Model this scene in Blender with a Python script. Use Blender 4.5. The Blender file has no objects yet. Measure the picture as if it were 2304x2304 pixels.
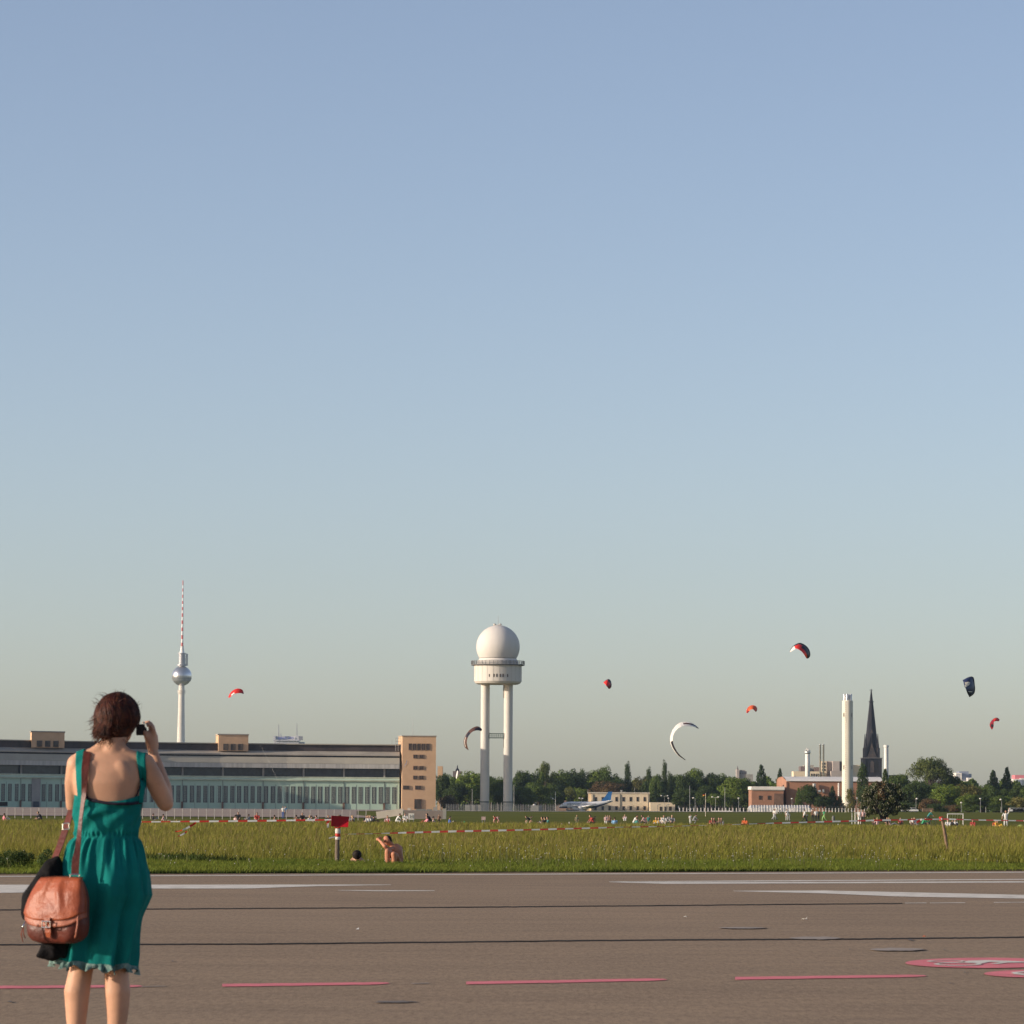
import bpy, math, random
import numpy as np
from mathutils import Vector, Matrix, Euler, noise
from mathutils.bvhtree import BVHTree
random.seed(7); RNG = np.random.default_rng(7)
C = bpy.context.scene.collection
R = math.radians

# ------------------------------------------------------------ camera, sky, sun, exposure
F = 8500.0            # focal length in pixels of the 2304 pixel wide photograph
CAMH = 1.15
TILT = math.atan(667.0/F); ROLL = R(0.35)
cam = bpy.data.cameras.new('camera'); camo = bpy.data.objects.new('camera', cam); C.objects.link(camo)
camo.matrix_world = Matrix.Translation((0,0,CAMH)) @ Euler((math.pi/2+TILT,0,0)).to_matrix().to_4x4() @ Matrix.Rotation(ROLL,4,'Z')
cam.sensor_width = 36; cam.lens = 36*F/2304; cam.clip_start = 0.5; cam.clip_end = 40000
cam.dof.use_dof = True; cam.dof.focus_distance = 120; cam.dof.aperture_fstop = 18
bpy.context.scene.camera = camo
SUN = Vector((-0.953,-0.295,0.255)).normalized()
SUN_EL = math.asin(SUN.z); SUN_AZ = math.atan2(SUN.x, SUN.y)
w = bpy.data.worlds.new('World'); bpy.context.scene.world = w; w.use_nodes = True
nt = w.node_tree; nt.nodes.clear()
sky = nt.nodes.new('ShaderNodeTexSky'); sky.sky_type = 'NISHITA'; sky.sun_disc = False
sky.sun_elevation = SUN_EL; sky.sun_rotation = SUN_AZ
sky.altitude = 50; sky.air_density = 0.8; sky.dust_density = 1.0; sky.ozone_density = 0.3
wb = nt.nodes.new('ShaderNodeMix'); wb.data_type='RGBA'; wb.blend_type='MULTIPLY'; wb.inputs[0].default_value=1; wb.inputs[7].default_value=(0.915,0.935,1.08,1)   # the camera's white balance
bg = nt.nodes.new('ShaderNodeBackground'); bg.inputs[1].default_value = 0.128
wo = nt.nodes.new('ShaderNodeOutputWorld')
nt.links.new(sky.outputs[0], wb.inputs[6]); hs_=nt.nodes.new('ShaderNodeHueSaturation'); hs_.inputs['Saturation'].default_value=0.88; nt.links.new(wb.outputs[2], hs_.inputs['Color']); nt.links.new(hs_.outputs[0], bg.inputs[0]); nt.links.new(bg.outputs[0], wo.inputs[0])
sl = bpy.data.lights.new('sun','SUN'); sl.energy = 4.8; sl.angle = R(0.6); sl.color = (1.0,0.86,0.70)
so = bpy.data.objects.new('sun', sl); C.objects.link(so); so.rotation_euler = SUN.to_track_quat('Z','Y').to_euler(); so.location = (-50,-20,60)
vs = bpy.context.scene.view_settings
vs.view_transform = 'Standard'; vs.look = 'None'; vs.exposure = 0.2; vs.gamma = 1; vs.use_curve_mapping = False

# ------------------------------------------------------------ where things stand
CR = camo.matrix_world.to_3x3()
def ray(px, py): return CR @ Vector(((px-1152)/F, -(py-1152)/F, -1))
def P(px, py, d):
    r = ray(px, py); k = d/r.y
    return Vector((r.x*k, d, CAMH+r.z*k))
def G(px, py, z=0.0):
    r = ray(px, py); k = (z-CAMH)/r.z
    return Vector((r.x*k, r.y*k, z))
def ss(a, b, x):
    t = max(0.0, min(1.0, (x-a)/(b-a))); return t*t*(3-2*t)
def gz(x, y):
    if y < 200: return 0.0
    px = 1152+F*x/y
    zf = np.interp(px, [0,1119,1700,2304], [0.45,0.26,0.55,0.95])
    return -0.45*ss(240,330,y)*(1-ss(480,1000,y)) + float(zf)*ss(600,1250,y)
def at(px, d, dz=0.0):
    x = P(px, 1819+(px-1152)*0.0061, d).x
    return Vector((x, d, gz(x,d)+dz))

# ------------------------------------------------------------ helpers
def tag(o, label=None, cat=None, group=None, kind=None):
    if label: o['label'] = label
    if cat: o['category'] = cat
    if group: o['group'] = group
    if kind: o['kind'] = kind
    return o
def thing(name, label, cat, loc=(0,0,0), group=None, rz=0.0):
    o = bpy.data.objects.new(name, None); C.objects.link(o); o.location = loc; o.rotation_euler = (0,0,rz)
    o.empty_display_size = 0.2
    return tag(o, label, cat, group)
def mesh_np(name, V, Fc, mats=(), midx=None, smooth=False):
    me = bpy.data.meshes.new(name); V = np.asarray(V, dtype=np.float32); Fc = np.asarray(Fc, dtype=np.int32)
    n, k = Fc.shape
    me.vertices.add(len(V)); me.vertices.foreach_set('co', V.ravel())
    me.loops.add(n*k); me.loops.foreach_set('vertex_index', Fc.ravel())
    me.polygons.add(n); me.polygons.foreach_set('loop_start', np.arange(0,n*k,k,dtype=np.int32))
    try: me.polygons.foreach_set('loop_total', np.full(n,k,dtype=np.int32))
    except Exception: pass
    for m in mats: me.materials.append(m)
    if midx is not None: me.polygons.foreach_set('material_index', np.asarray(midx,dtype=np.int32))
    me.update(calc_edges=True); me.validate()
    if smooth: me.shade_smooth()
    return me
def link(name, me, parent=None):
    o = bpy.data.objects.new(name, me); C.objects.link(o)
    if parent is not None: o.parent = parent
    return o
class MB:
    def __init__(s): s.v=[]; s.f=[]; s.m=[]
    def add(s, vs, fs, m=0):
        b = len(s.v); s.v += [tuple(v) for v in vs]; s.f += [tuple(i+b for i in f) for f in fs]; s.m += [m]*len(fs)
        return s
    def box(s, x0,x1,y0,y1,z0,z1, m=0):
        vs=[(x0,y0,z0),(x1,y0,z0),(x1,y1,z0),(x0,y1,z0),(x0,y0,z1),(x1,y0,z1),(x1,y1,z1),(x0,y1,z1)]
        return s.add(vs,[(0,3,2,1),(4,5,6,7),(0,1,5,4),(1,2,6,5),(2,3,7,6),(3,0,4,7)],m)
    def hexa(s, b4, t4, m=0):
        return s.add(list(b4)+list(t4),[(0,3,2,1),(4,5,6,7),(0,1,5,4),(1,2,6,5),(2,3,7,6),(3,0,4,7)],m)
    def prism(s, poly, d0, d1, m=0):      # poly of (x,z), extruded in y
        n=len(poly); vs=[(x,d0,z) for x,z in poly]+[(x,d1,z) for x,z in poly]
        fs=[tuple(range(n)), tuple(range(2*n-1,n-1,-1))]+[(i,n+i,n+(i+1)%n,(i+1)%n) for i in range(n)]
        return s.add(vs,fs,m)
    def tube(s, pts, rad, n=8, m=0, caps=True, flat=None):
        pts=[Vector(p) for p in pts]; k=len(pts)
        if not hasattr(rad,'__len__'): rad=[rad]*k
        vs=[]; up=None
        for i,p in enumerate(pts):
            t=(pts[min(i+1,k-1)]-pts[max(i-1,0)]).normalized()
            if up is None:
                up=Vector((0,0,1)) if abs(t.z)<0.9 else Vector((0,1,0))
            a=(up-t*up.dot(t)).normalized(); b=t.cross(a); up=a
            for j in range(n):
                q=2*math.pi*j/n; ra=rad[i]; rb=ra*(flat or 1)
                vs.append(p+a*math.cos(q)*ra+b*math.sin(q)*rb)
        fs=[(i*n+j,i*n+(j+1)%n,(i+1)*n+(j+1)%n,(i+1)*n+j) for i in range(k-1) for j in range(n)]
        if caps: fs+=[tuple(range(n-1,-1,-1)), tuple((k-1)*n+j for j in range(n))]
        return s.add(vs,fs,m)
    def limb(s, pts, rad, n=10, m=0):     # tube with rounded ends
        pts=[Vector(p) for p in pts]; P0=[];R0=[]
        t=(pts[0]-pts[1]).normalized()
        for a in (80,55,28): P0.append(pts[0]+t*rad[0]*math.sin(R(a))); R0.append(rad[0]*math.cos(R(a)))
        P0+=pts; R0+=list(rad); t=(pts[-1]-pts[-2]).normalized()
        for a in (28,55,80): P0.append(pts[-1]+t*rad[-1]*math.sin(R(a))); R0.append(rad[-1]*math.cos(R(a)))
        return s.tube(P0,R0,n,m)
    def ell(s, c, r, nu=12, nv=8, m=0, rot=None):
        c=Vector(c); vs=[]; 
        for i in range(nv+1):
            ph=math.pi*i/nv
            for j in range(nu):
                th=2*math.pi*j/nu; v=Vector((r[0]*math.sin(ph)*math.cos(th), r[1]*math.sin(ph)*math.sin(th), r[2]*math.cos(ph)))
                if rot: v=rot@v
                vs.append(c+v)
        fs=[(i*nu+j,(i+1)*nu+j,(i+1)*nu+(j+1)%nu,i*nu+(j+1)%nu) for i in range(nv) for j in range(nu)]
        return s.add(vs,fs,m)
    def lathe(s, prof, c=(0,0,0), n=24, m=0, caps=True):   # prof of (r,z)
        c=Vector(c); vs=[c+Vector((r*math.cos(2*math.pi*j/n), r*math.sin(2*math.pi*j/n), z)) for r,z in prof for j in range(n)]
        k=len(prof); fs=[(i*n+j,i*n+(j+1)%n,(i+1)*n+(j+1)%n,(i+1)*n+j) for i in range(k-1) for j in range(n)]
        if caps: fs+=[tuple(range(n-1,-1,-1)), tuple((k-1)*n+j for j in range(n))]
        return s.add(vs,fs,m)
    def build(s, name, mats, parent=None, smooth=False, org=None):
        if not isinstance(mats,(list,tuple)): mats=[mats]
        o0 = Vector(org) if org is not None else (parent.location.copy() if parent is not None else Vector((0,0,0)))
        if parent is not None and parent.parent is not None and org is None:
            o0 = parent.parent.location.copy()+parent.location
        me=bpy.data.meshes.new(name); me.from_pydata([tuple(Vector(v)-o0) for v in s.v],[],s.f)
        for m in mats: me.materials.append(m)
        if len(mats)>1: me.polygons.foreach_set('material_index', s.m)
        me.update()
        if smooth: me.shade_smooth()
        o=link(name,me,parent)
        if parent is None and org is not None: o.location=o0
        return o
def dup(o, parent=None):
    c=o.copy(); C.objects.link(c); c.parent=parent
    for ch in [q for q in ALLCH.get(o.name,())]: dup(ch,c)
    return c
ALLCH={}
def remember(root):
    ALLCH[root.name]=list(root.children)
    for ch in root.children: remember(ch)
def smooth_by_angle(o, ang=35):
    me=o.data; me.shade_smooth()
    try: me.set_sharp_from_angle(angle=R(ang))
    except Exception: pass

# ------------------------------------------------------------ materials
def M(name, col, rough=0.8, var=0.12, scale=3.0, col2=None, bump=0.0, bscale=None, metal=0.0, spec=0.3, island=0.0, coat=0.0, detail=4, stretch=None, trans=0.0):
    m=bpy.data.materials.new(name); m.use_nodes=True; t=m.node_tree; N=t.nodes; L=t.links
    b=N['Principled BSDF']; b.inputs['Roughness'].default_value=rough; b.inputs['Metallic'].default_value=metal
    b.inputs['Specular IOR Level'].default_value=spec; b.inputs['Coat Weight'].default_value=coat
    tc=N.new('ShaderNodeTexCoord'); mp=N.new('ShaderNodeMapping'); L.new(tc.outputs['Object'],mp.inputs[0])
    if stretch: mp.inputs['Scale'].default_value=stretch
    no=N.new('ShaderNodeTexNoise'); no.inputs['Scale'].default_value=scale; no.inputs['Detail'].default_value=detail; no.inputs['Roughness'].default_value=0.6
    L.new(mp.outputs[0],no.inputs['Vector'])
    c2=col2 or tuple(max(0,c*(1-2.2*var)) for c in col); c1=tuple(c*(1+0.6*var) for c in col) if not col2 else col
    cr=N.new('ShaderNodeValToRGB'); cr.color_ramp.elements[0].position=0.32; cr.color_ramp.elements[1].position=0.68
    cr.color_ramp.elements[0].color=(*c2,1); cr.color_ramp.elements[1].color=(*c1,1)
    L.new(no.outputs[0],cr.inputs[0]); out=cr.outputs[0]
    if island>0:
        g=N.new('ShaderNodeNewGeometry'); hs=N.new('ShaderNodeHueSaturation'); mr=N.new('ShaderNodeMapRange')
        L.new(g.outputs['Random Per Island'],mr.inputs[0]); mr.inputs[3].default_value=1-island; mr.inputs[4].default_value=1+island
        L.new(out,hs.inputs['Color']); L.new(mr.outputs[0],hs.inputs['Value'])
        mr2=N.new('ShaderNodeMapRange'); L.new(g.outputs['Random Per Island'],mr2.inputs[0]); mr2.inputs[3].default_value=0.5-0.05*island; mr2.inputs[4].default_value=0.5+0.04*island
        L.new(mr2.outputs[0],hs.inputs['Hue']); out=hs.outputs[0]
    L.new(out,b.inputs['Base Color'])
    if bump>0:
        n2=N.new('ShaderNodeTexNoise'); n2.inputs['Scale'].default_value=bscale or scale*6; n2.inputs['Detail'].default_value=4
        L.new(mp.outputs[0],n2.inputs['Vector']); bp=N.new('ShaderNodeBump'); bp.inputs['Strength'].default_value=min(bump,1); bp.inputs['Distance'].default_value=0.02
        L.new(n2.outputs[0],bp.inputs['Height']); L.new(bp.outputs[0],b.inputs['Normal'])
    if trans>0:
        tr=N.new('ShaderNodeBsdfTranslucent'); L.new(out,tr.inputs[0]); mx=N.new('ShaderNodeMixShader'); mx.inputs[0].default_value=trans
        L.new(b.outputs[0],mx.inputs[1]); L.new(tr.outputs[0],mx.inputs[2]); L.new(mx.outputs[0],N['Material Output'].inputs[0])
    return m
white_plaster=M('white_plaster',(.74,.72,.68),.7,.06,.15)

# ------------------------------------------------------------ the ground
def grid(name, ys, xfun, dz, mats, kind='structure', nx=40):
    V=[];Fc=[]
    for y in ys:
        xa,xb=xfun(y)
        for i in range(nx+1):
            x=xa+(xb-xa)*i/nx; V.append((x,y,gz(x,y)+dz))
    for j in range(len(ys)-1):
        for i in range(nx): a=j*(nx+1)+i; Fc.append((a,a+1,a+nx+2,a+nx+1))
    o=link(name, mesh_np(name,V,Fc,[mats],smooth=True)); tag(o,kind=kind); return o
m_field=M('field_soil_and_grass',(.075,.080,.020),.95,.3,.06,col2=(.055,.065,.017),detail=8,spec=0)
m_mown=M('mown_grass',(.150,.152,.042),.95,.2,.05,col2=(.090,.102,.030),detail=8,spec=0)
# the runway surface: worn brown-grey asphalt with fine aggregate
def asphalt():
    m=bpy.data.materials.new('runway_asphalt'); m.use_nodes=True; t=m.node_tree; N=t.nodes; L=t.links; b=N['Principled BSDF']
    b.inputs['Roughness'].default_value=.9; b.inputs['Specular IOR Level'].default_value=.06
    tc=N.new('ShaderNodeTexCoord')
    def nz(s,d,r=.6,st=None):
        mp=N.new('ShaderNodeMapping'); L.new(tc.outputs['Object'],mp.inputs[0]); 
        if st: mp.inputs['Scale'].default_value=st
        n=N.new('ShaderNodeTexNoise'); n.inputs['Scale'].default_value=s; n.inputs['Detail'].default_value=d; n.inputs['Roughness'].default_value=r; L.new(mp.outputs[0],n.inputs['Vector']); return n.outputs[0]
    def ramp(i,a,b_,ca,cb):
        c=N.new('ShaderNodeValToRGB'); c.color_ramp.elements[0].position=a; c.color_ramp.elements[1].position=b_; c.color_ramp.elements[0].color=(*ca,1); c.color_ramp.elements[1].color=(*cb,1); L.new(i,c.inputs[0]); return c.outputs[0]
    def mul(a,b_,f=1.0):
        x=N.new('ShaderNodeMix'); x.data_type='RGBA'; x.blend_type='MULTIPLY'; x.inputs[0].default_value=f; L.new(a,x.inputs[6]); L.new(b_,x.inputs[7]); return x.outputs[2]
    base=ramp(nz(.09,5),.3,.7,(.290,.215,.148),(.340,.255,.174))
    c=mul(base, ramp(nz(1.1,6,.7,(.35,1,1)),.25,.75,(.84,.84,.85),(1.12,1.1,1.07)))
    c=mul(c, ramp(nz(9,5,.9,(2.6,.45,1)),.32,.68,(.70,.69,.70),(1.28,1.27,1.24)))
    c=mul(c, ramp(nz(120,2,.8),.3,.72,(.62,.62,.64),(1.35,1.32,1.28)))
    vo=N.new('ShaderNodeTexVoronoi'); vo.inputs['Scale'].default_value=1.7; L.new(tc.outputs['Object'],vo.inputs['Vector'])
    c=mul(c, ramp(vo.outputs['Distance'],.02,.045,(.35,.32,.3),(1,1,1)))
    L.new(c,b.inputs['Base Color'])
    bp=N.new('ShaderNodeBump'); bp.inputs['Strength'].default_value=.35; bp.inputs['Distance'].default_value=.01; L.new(nz(90,3,.8),bp.inputs['Height']); L.new(bp.outputs[0],b.inputs['Normal'])
    return m
m_asph=asphalt()
EDGE0=G(-300,1968.5); EDGE1=G(2604,1958.2)      # the far edge of the runway
u=(EDGE1-EDGE0).normalized(); nrm=Vector((-u.y,u.x,0))
ys=[-60,-20,0,20,40,60,80,100,130,160,200,225,250,275,300,325,350,400,450,500,560,620,700,800,900,1000,1100,1200,1300,1500,1700,2200,3000,4500,7000,12000]
grid('ground',ys,lambda y:(-200-y*.6,200+y*.6),-0.06,m_mown)
e0=EDGE0-u*200; e1=EDGE1+u*260
mb=MB(); n0=14; vs=[]
for i in range(n0+1):
    p=e0.lerp(e1,i/n0); q=p-nrm*125; vs+=[(q.x,q.y,0),(p.x,p.y,0)]
mb.add(vs,[(2*i,2*i+2,2*i+3,2*i+1) for i in range(n0)])
runway=mb.build('runway',m_asph); tag(runway,kind='structure')

m_white=M('white_road_paint',(.82,.76,.66),.9,.18,3.5,col2=(.52,.47,.40),bump=.2,bscale=60,detail=8,spec=.05)
m_pink=M('pink_road_paint',(.80,.235,.26),.9,.12,3.5,col2=(.60,.19,.20),spec=.05,bump=.2,bscale=60,detail=8)
m_tar=M('black_joint_tar',(.045,.038,.034),.8,.3,1.2,spec=.05)
m_patch=M('grey_repair_patch',(.37,.31,.26),.9,.12,4,spec=.05)
m_stain=M('oil_stain',(.17,.135,.105),.7,.2,2)
Z=[0.004]
def gpoly(name, pts, m, z=0.004, label=None, parent=None):
    v=[G(x,y,z) for x,y in pts]
    me=bpy.data.meshes.new(name); me.from_pydata([tuple(p) for p in v],[],[tuple(range(len(v)))]); me.materials.append(m); me.update()
    o=link(name,me,parent or runway)
    if label: o['label']=label
    return o
def gstrip(name, top, bot, m, z=0.004, label=None, n=24, wob=0.0):
    """strip between two pixel polylines"""
    def samp(pl,t):
        xs=[p[0] for p in pl]; x=xs[0]+(xs[-1]-xs[0])*t; return x, float(np.interp(x,xs,[p[1] for p in pl]))
    vs=[];r=random.Random(len(name)+int(top[0][1]))
    for i in range(n+1):
        a=samp(top,i/n); b=samp(bot,i/n); w1=r.uniform(-wob,wob); vs+=[G(a[0],a[1]+w1,z),G(b[0],b[1]+w1,z)]
    me=bpy.data.meshes.new(name); me.from_pydata([tuple(p) for p in vs],[],[(2*i,2*i+1,2*i+3,2*i+2) for i in range(n)]); me.materials.append(m); me.update()
    o=link(name,me,runway)
    if label: o['label']=label
    return o
gstrip('edge_line',[(-60,1971.2),(2360,1961.4)],[(-60,1972.7),(2360,1962.8)],m_white,label='thin white line along the far edge of the runway',wob=.15)
gstrip('white_marking',[(-60,1990.5),(880,1990.2)],[(-60,2010),(60,2008),(340,1999.2),(560,1999),(700,1994),(880,1990.9)],m_white,label='long white wedge behind the woman',n=40)
gstrip('white_marking',[(760,2002.5),(978,2003.3)],[(760,2003.2),(850,2005),(978,2004.4)],m_white,label='short white sliver right of the woman')
gstrip('white_marking',[(1370,1983.2),(1500,1982.2),(1900,1979.8),(2360,1977.2)],[(1370,1983.8),(1640,1983.4),(1900,1981.8),(2360,1979)],m_white,z=.004,label='upper of the two parallel white lines')
gstrip('white_marking',[(1372,1984.2),(1640,1984.4),(1900,1984),(2360,1982.6)],[(1372,1984.9),(1500,1988.6),(1900,1987.2),(2360,1985.3)],m_white,label='lower of the two parallel white lines')
gstrip('white_marking',[(1650,2004.2),(1855,2003.5),(2020,2007),(2360,2014.5)],[(1650,2005),(1855,2010),(2020,2017),(2360,2022.5)],m_white,label='white wedge widening to the right')
for a,b in (((-60,2046.2),(1000,2040.4)),((1000,2040.4),(2030,2031.6))):
    gstrip('seam',[a,b],[(a[0],a[1]+1.9),(b[0],b[1]+1.7)],m_tar,n=60,wob=.28)
for a,b in (((-60,2124),(560,2122.6)),((560,2122.6),(1500,2113)),((1500,2113),(1900,2111.6)),((1900,2111.6),(2360,2106.6))):
    gstrip('seam',[a,b],[(a[0],a[1]+2.5),(b[0],b[1]+2.3)],m_tar,n=50,wob=.35)
for a,b,y in ((2036,2085,2031.4),(2092,2172,2031),(2236,2320,2029.8)):
    gstrip('worn_marking',[(a,y),(b,y-.6)],[(a,y+1),(b,y+.5)],m_white,n=8)
gstrip('worn_marking',[(318,2219),(372,2218)],[(318,2220.4),(372,2219.2)],m_patch,n=6); gstrip('worn_marking',[(925,2212),(965,2211)],[(925,2213.5),(965,2212.5)],m_patch,n=6)
def blot(name,cx,cy,hw,hh,m,z,label=None,seed=1,rag=.25):
    r=random.Random(seed); pts=[]
    for i in range(40):
        a=2*math.pi*i/40; k=1+r.uniform(-rag,rag)*.6; pts.append((cx+hw*k*math.cos(a),cy+hh*k*math.sin(a)))
    return gpoly(name,pts,m,z,label)
def patch(cx,cy,hw,hh,seed):
    r=random.Random(seed); top=[];bot=[]
    for i in range(13):
        t=-1+i/6; e=math.sqrt(max(0.02,1-t*t)); top.append((cx+hw*t,cy-hh*e*r.uniform(.75,1.1))); bot.append((cx+hw*t,cy+hh*e*r.uniform(.75,1.1)))
    gstrip('repair_patch',top,bot,m_patch,z=.008,label='pale grey repair patch with a dark lower edge',n=24)
    gstrip('patch_crack',[(p[0]+6,p[1]) for p in bot],[(p[0]+6,p[1]+.9) for p in bot],m_tar,z=.006,n=24)
patch(1668,2087.3,52,1.9,3); patch(1833,2110.3,58,3.4,4); patch(2018,2135.8,60,3.6,5)
blot('oil_stain',884,2253.5,42,2.4,m_stain,.006,'dark smudge on the asphalt right of the woman',2,.5)
blot('oil_stain',2048,2114.5,5,1.6,m_stain,.006,seed=8); blot('oil_stain',2125,2137,2.2,1,m_stain,.006,seed=9); blot('oil_stain',1912,2135.5,2,1.3,m_stain,.006,seed=9)
blot('oil_stain',388,2162.5,2.4,1.3,m_stain,.006,seed=19); blot('oil_stain',22,2253,5,1.6,m_stain,.006,seed=12); blot('oil_stain',2171,2187,2.5,1.3,m_stain,.006,seed=14); blot('oil_stain',2137,2212,2.5,1.2,m_stain,.006,seed=15)
for (xa,ya,xb,yb) in ((-60,2221.4,314,2218.4),(500,2216.6,870,2212),(1049,2211.5,1494,2203.6),(1654,2200.7,2078,2195.3)):
    gstrip('pink_dash',[(xa,ya-3.1),(xb-22,yb-2.4),(xb,yb-1.6)],[(xa,ya+3.3),(xb-22,yb+3.0),(xb+8,yb+.6)],m_pink,n=14,wob=.3,label='pink dash of the cycle lane line')
# the two pink pictogram discs at the right edge
def disc(cx,cy,hw,hh,label):
    return gpoly('pink_pictogram',[(cx+hw*math.cos(2*math.pi*i/72),cy+hh*math.sin(2*math.pi*i/72)) for i in range(72)],m_pink,.006,label)
b1=disc(2219,2166.2,182,11.6,'pink disc with a white bicycle'); b2=disc(2372,2190.4,158,9.6,'pink disc with a white arrow shape')
Q=lambda x,y:(2000+x/6.355,2130+y/6.355)
def on_disc(name,pts,par): return gpoly(name,pts,m_white,.010,parent=par)
def ring(par,cx,cy,a,b,ta,tb):
    n=40; vs=[]
    for i in range(n):
        q=2*math.pi*i/n
        for k in ((a,b),(a-ta,b-tb)): vs.append(G(*Q(cx+k[0]*math.cos(q),cy+k[1]*math.sin(q)),.010))
    me=bpy.data.meshes.new('bicycle_wheel'); me.from_pydata([tuple(v) for v in vs],[],[(2*i,2*i+1,(2*i+3)%(2*n),(2*i+2)%(2*n)) for i in range(n)]); me.materials.append(m_white); me.update(); link('bicycle_wheel',me,par)
ring(b1,820,206,280,17,60,5); ring(b1,985,247,345,23,75,7)
on_disc('bicycle_frame',[Q(*p) for p in ((1050,208),(1180,196),(1400,190),(1700,200),(1960,212),(1960,224),(1700,228),(1560,244),(1440,240),(1590,224),(1450,216),(1330,238),(1200,234),(1100,222))],b1)
on_disc('arrow',[Q(*p) for p in ((1740,364),(1960,348),(2200,340),(2200,352),(1980,360),(1830,372),(1980,392),(2200,412),(2200,428),(1960,412),(1850,398),(1730,386),(1790,380))],b2)
# crumbs of litter on the asphalt
m_litter=M('pale_litter',(.75,.73,.68),.7,.1,5); m_orange=M('orange_litter',(.7,.13,.03),.6,.1,5)
for i,(x,y,m,lab) in enumerate(((1540,2065,m_litter,'small white scrap on the runway left of the two paired ones'),(1806,2070,m_litter,'left one of two white scraps lying side by side'),(1812.5,2070,m_litter,'right one of two white scraps lying side by side'),(2080,2108.5,m_orange,'small orange scrap on the black seam'),(804,2093,m_litter,'pale crumpled scrap on the runway below the sign'))):
    p=G(x,y,.0); s=(.02,.016,.016,.012,.015)[i]; mb=MB(); r=random.Random(i); vs=[Vector((p.x+r.uniform(-1,1)*s*1.6,p.y+r.uniform(-1,1)*s,.004+abs(r.gauss(0,1))*s*.7)) for _ in range(7)]
    mb.add(vs,[(0,1,2),(1,3,2),(2,3,4),(3,5,4),(4,5,6),(0,2,6)]); o=mb.build('litter_scrap',m,org=p); tag(o,lab,'litter','litter on the runway')

# ---- tall meadow, short verge, flowers (real blades)
def blades(name, n, d0, d1, hfun, wfun, m, lean, seed, kind='stuff', near_u=False, par=0.25, segs=2, zf=None):
    r=np.random.default_rng(seed)
    uu=r.random(n)
    D=1/((1/d0)+(1/d1-1/d0)*uu)                          # even in the picture
    X=(r.random(n)*2-1)*(D*.150+2)
    if near_u is not False:                              # distance measured from the runway edge instead
        t=uu**near_u[2]*(near_u[1]-near_u[0])+near_u[0]; s=(r.random(n)*2-1)
        base=EDGE0+ (EDGE1-EDGE0)*0.5; L_=(EDGE1-EDGE0).length*.53
        X=base.x+u.x*s*L_+nrm.x*t; D=base.y+u.y*s*L_+nrm.y*t
    else:                                                # keep off the asphalt
        t=(X-EDGE0.x)*nrm.x+(D-EDGE0.y)*nrm.y; k=t>par; X=X[k]; D=D[k]; t=t[k]; n=len(X)
    z0=np.array([gz(x,y) for x,y in zip(X,D)]) if D.max()>200 else np.zeros(n)
    z0=z0-0.03
    patchv=np.array([noise.noise(Vector((x*.18,y*.10,seed*.1))) for x,y in zip(X,D)])
    h=hfun(D,r.random(n),patchv)*(np.clip((t-par)/5+.3,.3,1) if near_u is False else 1); wd=wfun(D,r.random(n))
    az=r.random(n)*math.tau; la=r.random(n)*math.tau; ln=h*lean*(.3+r.random(n))
    wind=np.array([.35,.1])
    dx=np.cos(az)*wd/2; dy=np.sin(az)*wd/2
    lx=np.cos(la)*ln+wind[0]*ln; ly=np.sin(la)*ln+wind[1]*ln
    def V(x,y,z): return np.stack([x,y,z],1)
    if segs==1:
        A=np.stack([V(X-dx,D-dy,z0),V(X+dx,D+dy,z0),V(X+lx,D+ly,z0+h)],1).reshape(-1,3); Fc=np.arange(3*n).reshape(-1,3)
    else:
        A=np.stack([V(X-dx,D-dy,z0),V(X+dx,D+dy,z0),V(X+dx*.75+lx*.35,D+dy*.75+ly*.35,z0+h*.6),V(X-dx*.75+lx*.35,D-dy*.75+ly*.35,z0+h*.6),V(X+lx,D+ly,z0+h)],1).reshape(-1,3)
        b=np.arange(n)[:,None]*5; Fc=np.concatenate([b+[0,1,2],b+[0,2,3],b+[3,2,4]],0)
    o=link(name,mesh_np(name,A,Fc,[m])); tag(o,kind=kind); return o
m_tall=M('tall_meadow_grass',(.245,.215,.045),.8,.3,.12,col2=(.150,.160,.030),island=.26,trans=.3,spec=.05)
m_seed=M('dry_grass_heads',(.28,.21,.09),.85,.25,.3,island=.3,trans=.25,spec=.1)
m_verge=M('short_verge_grass',(.165,.185,.028),.8,.3,.4,col2=(.095,.130,.018),island=.35,trans=.3,spec=.15)
m_dark=M('dark_clover_leaves',(.060,.085,.020),.85,.3,.6,island=.3,trans=.2,spec=.1)
blades('meadow_grass',230000,73,300,lambda D,q,p:(.20+.17*q+.10*p),lambda D,q:.006+.00012*D*(.6+q),m_tall,.45,11,par=11)
blades('meadow_seed_heads',24000,76,300,lambda D,q,p:(.33+.16*q+.10*p),lambda D,q:.005+.00010*D*(.6+q),m_seed,.35,12,par=12.5,segs=1)
blades('verge_grass',230000,1,2,lambda D,q,p:(.05+.09*q+.06*p),lambda D,q:.011+.007*q,m_verge,.6,13,near_u=(-.05,13.5,1.05))
blades('verge_clover',16000,1,2,lambda D,q,p:(.03+.06*q)*(p>-.02)+.01,lambda D,q:.02+.02*q,m_dark,.8,14,near_u=(-.06,.8,1.3))
blades('verge_clover',36000,1,2,lambda D,q,p:(.10+.14*q)*(p>.27)+.01,lambda D,q:.02+.02*q,m_dark,.6,15,near_u=(8.5,13.5,1.0))
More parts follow.
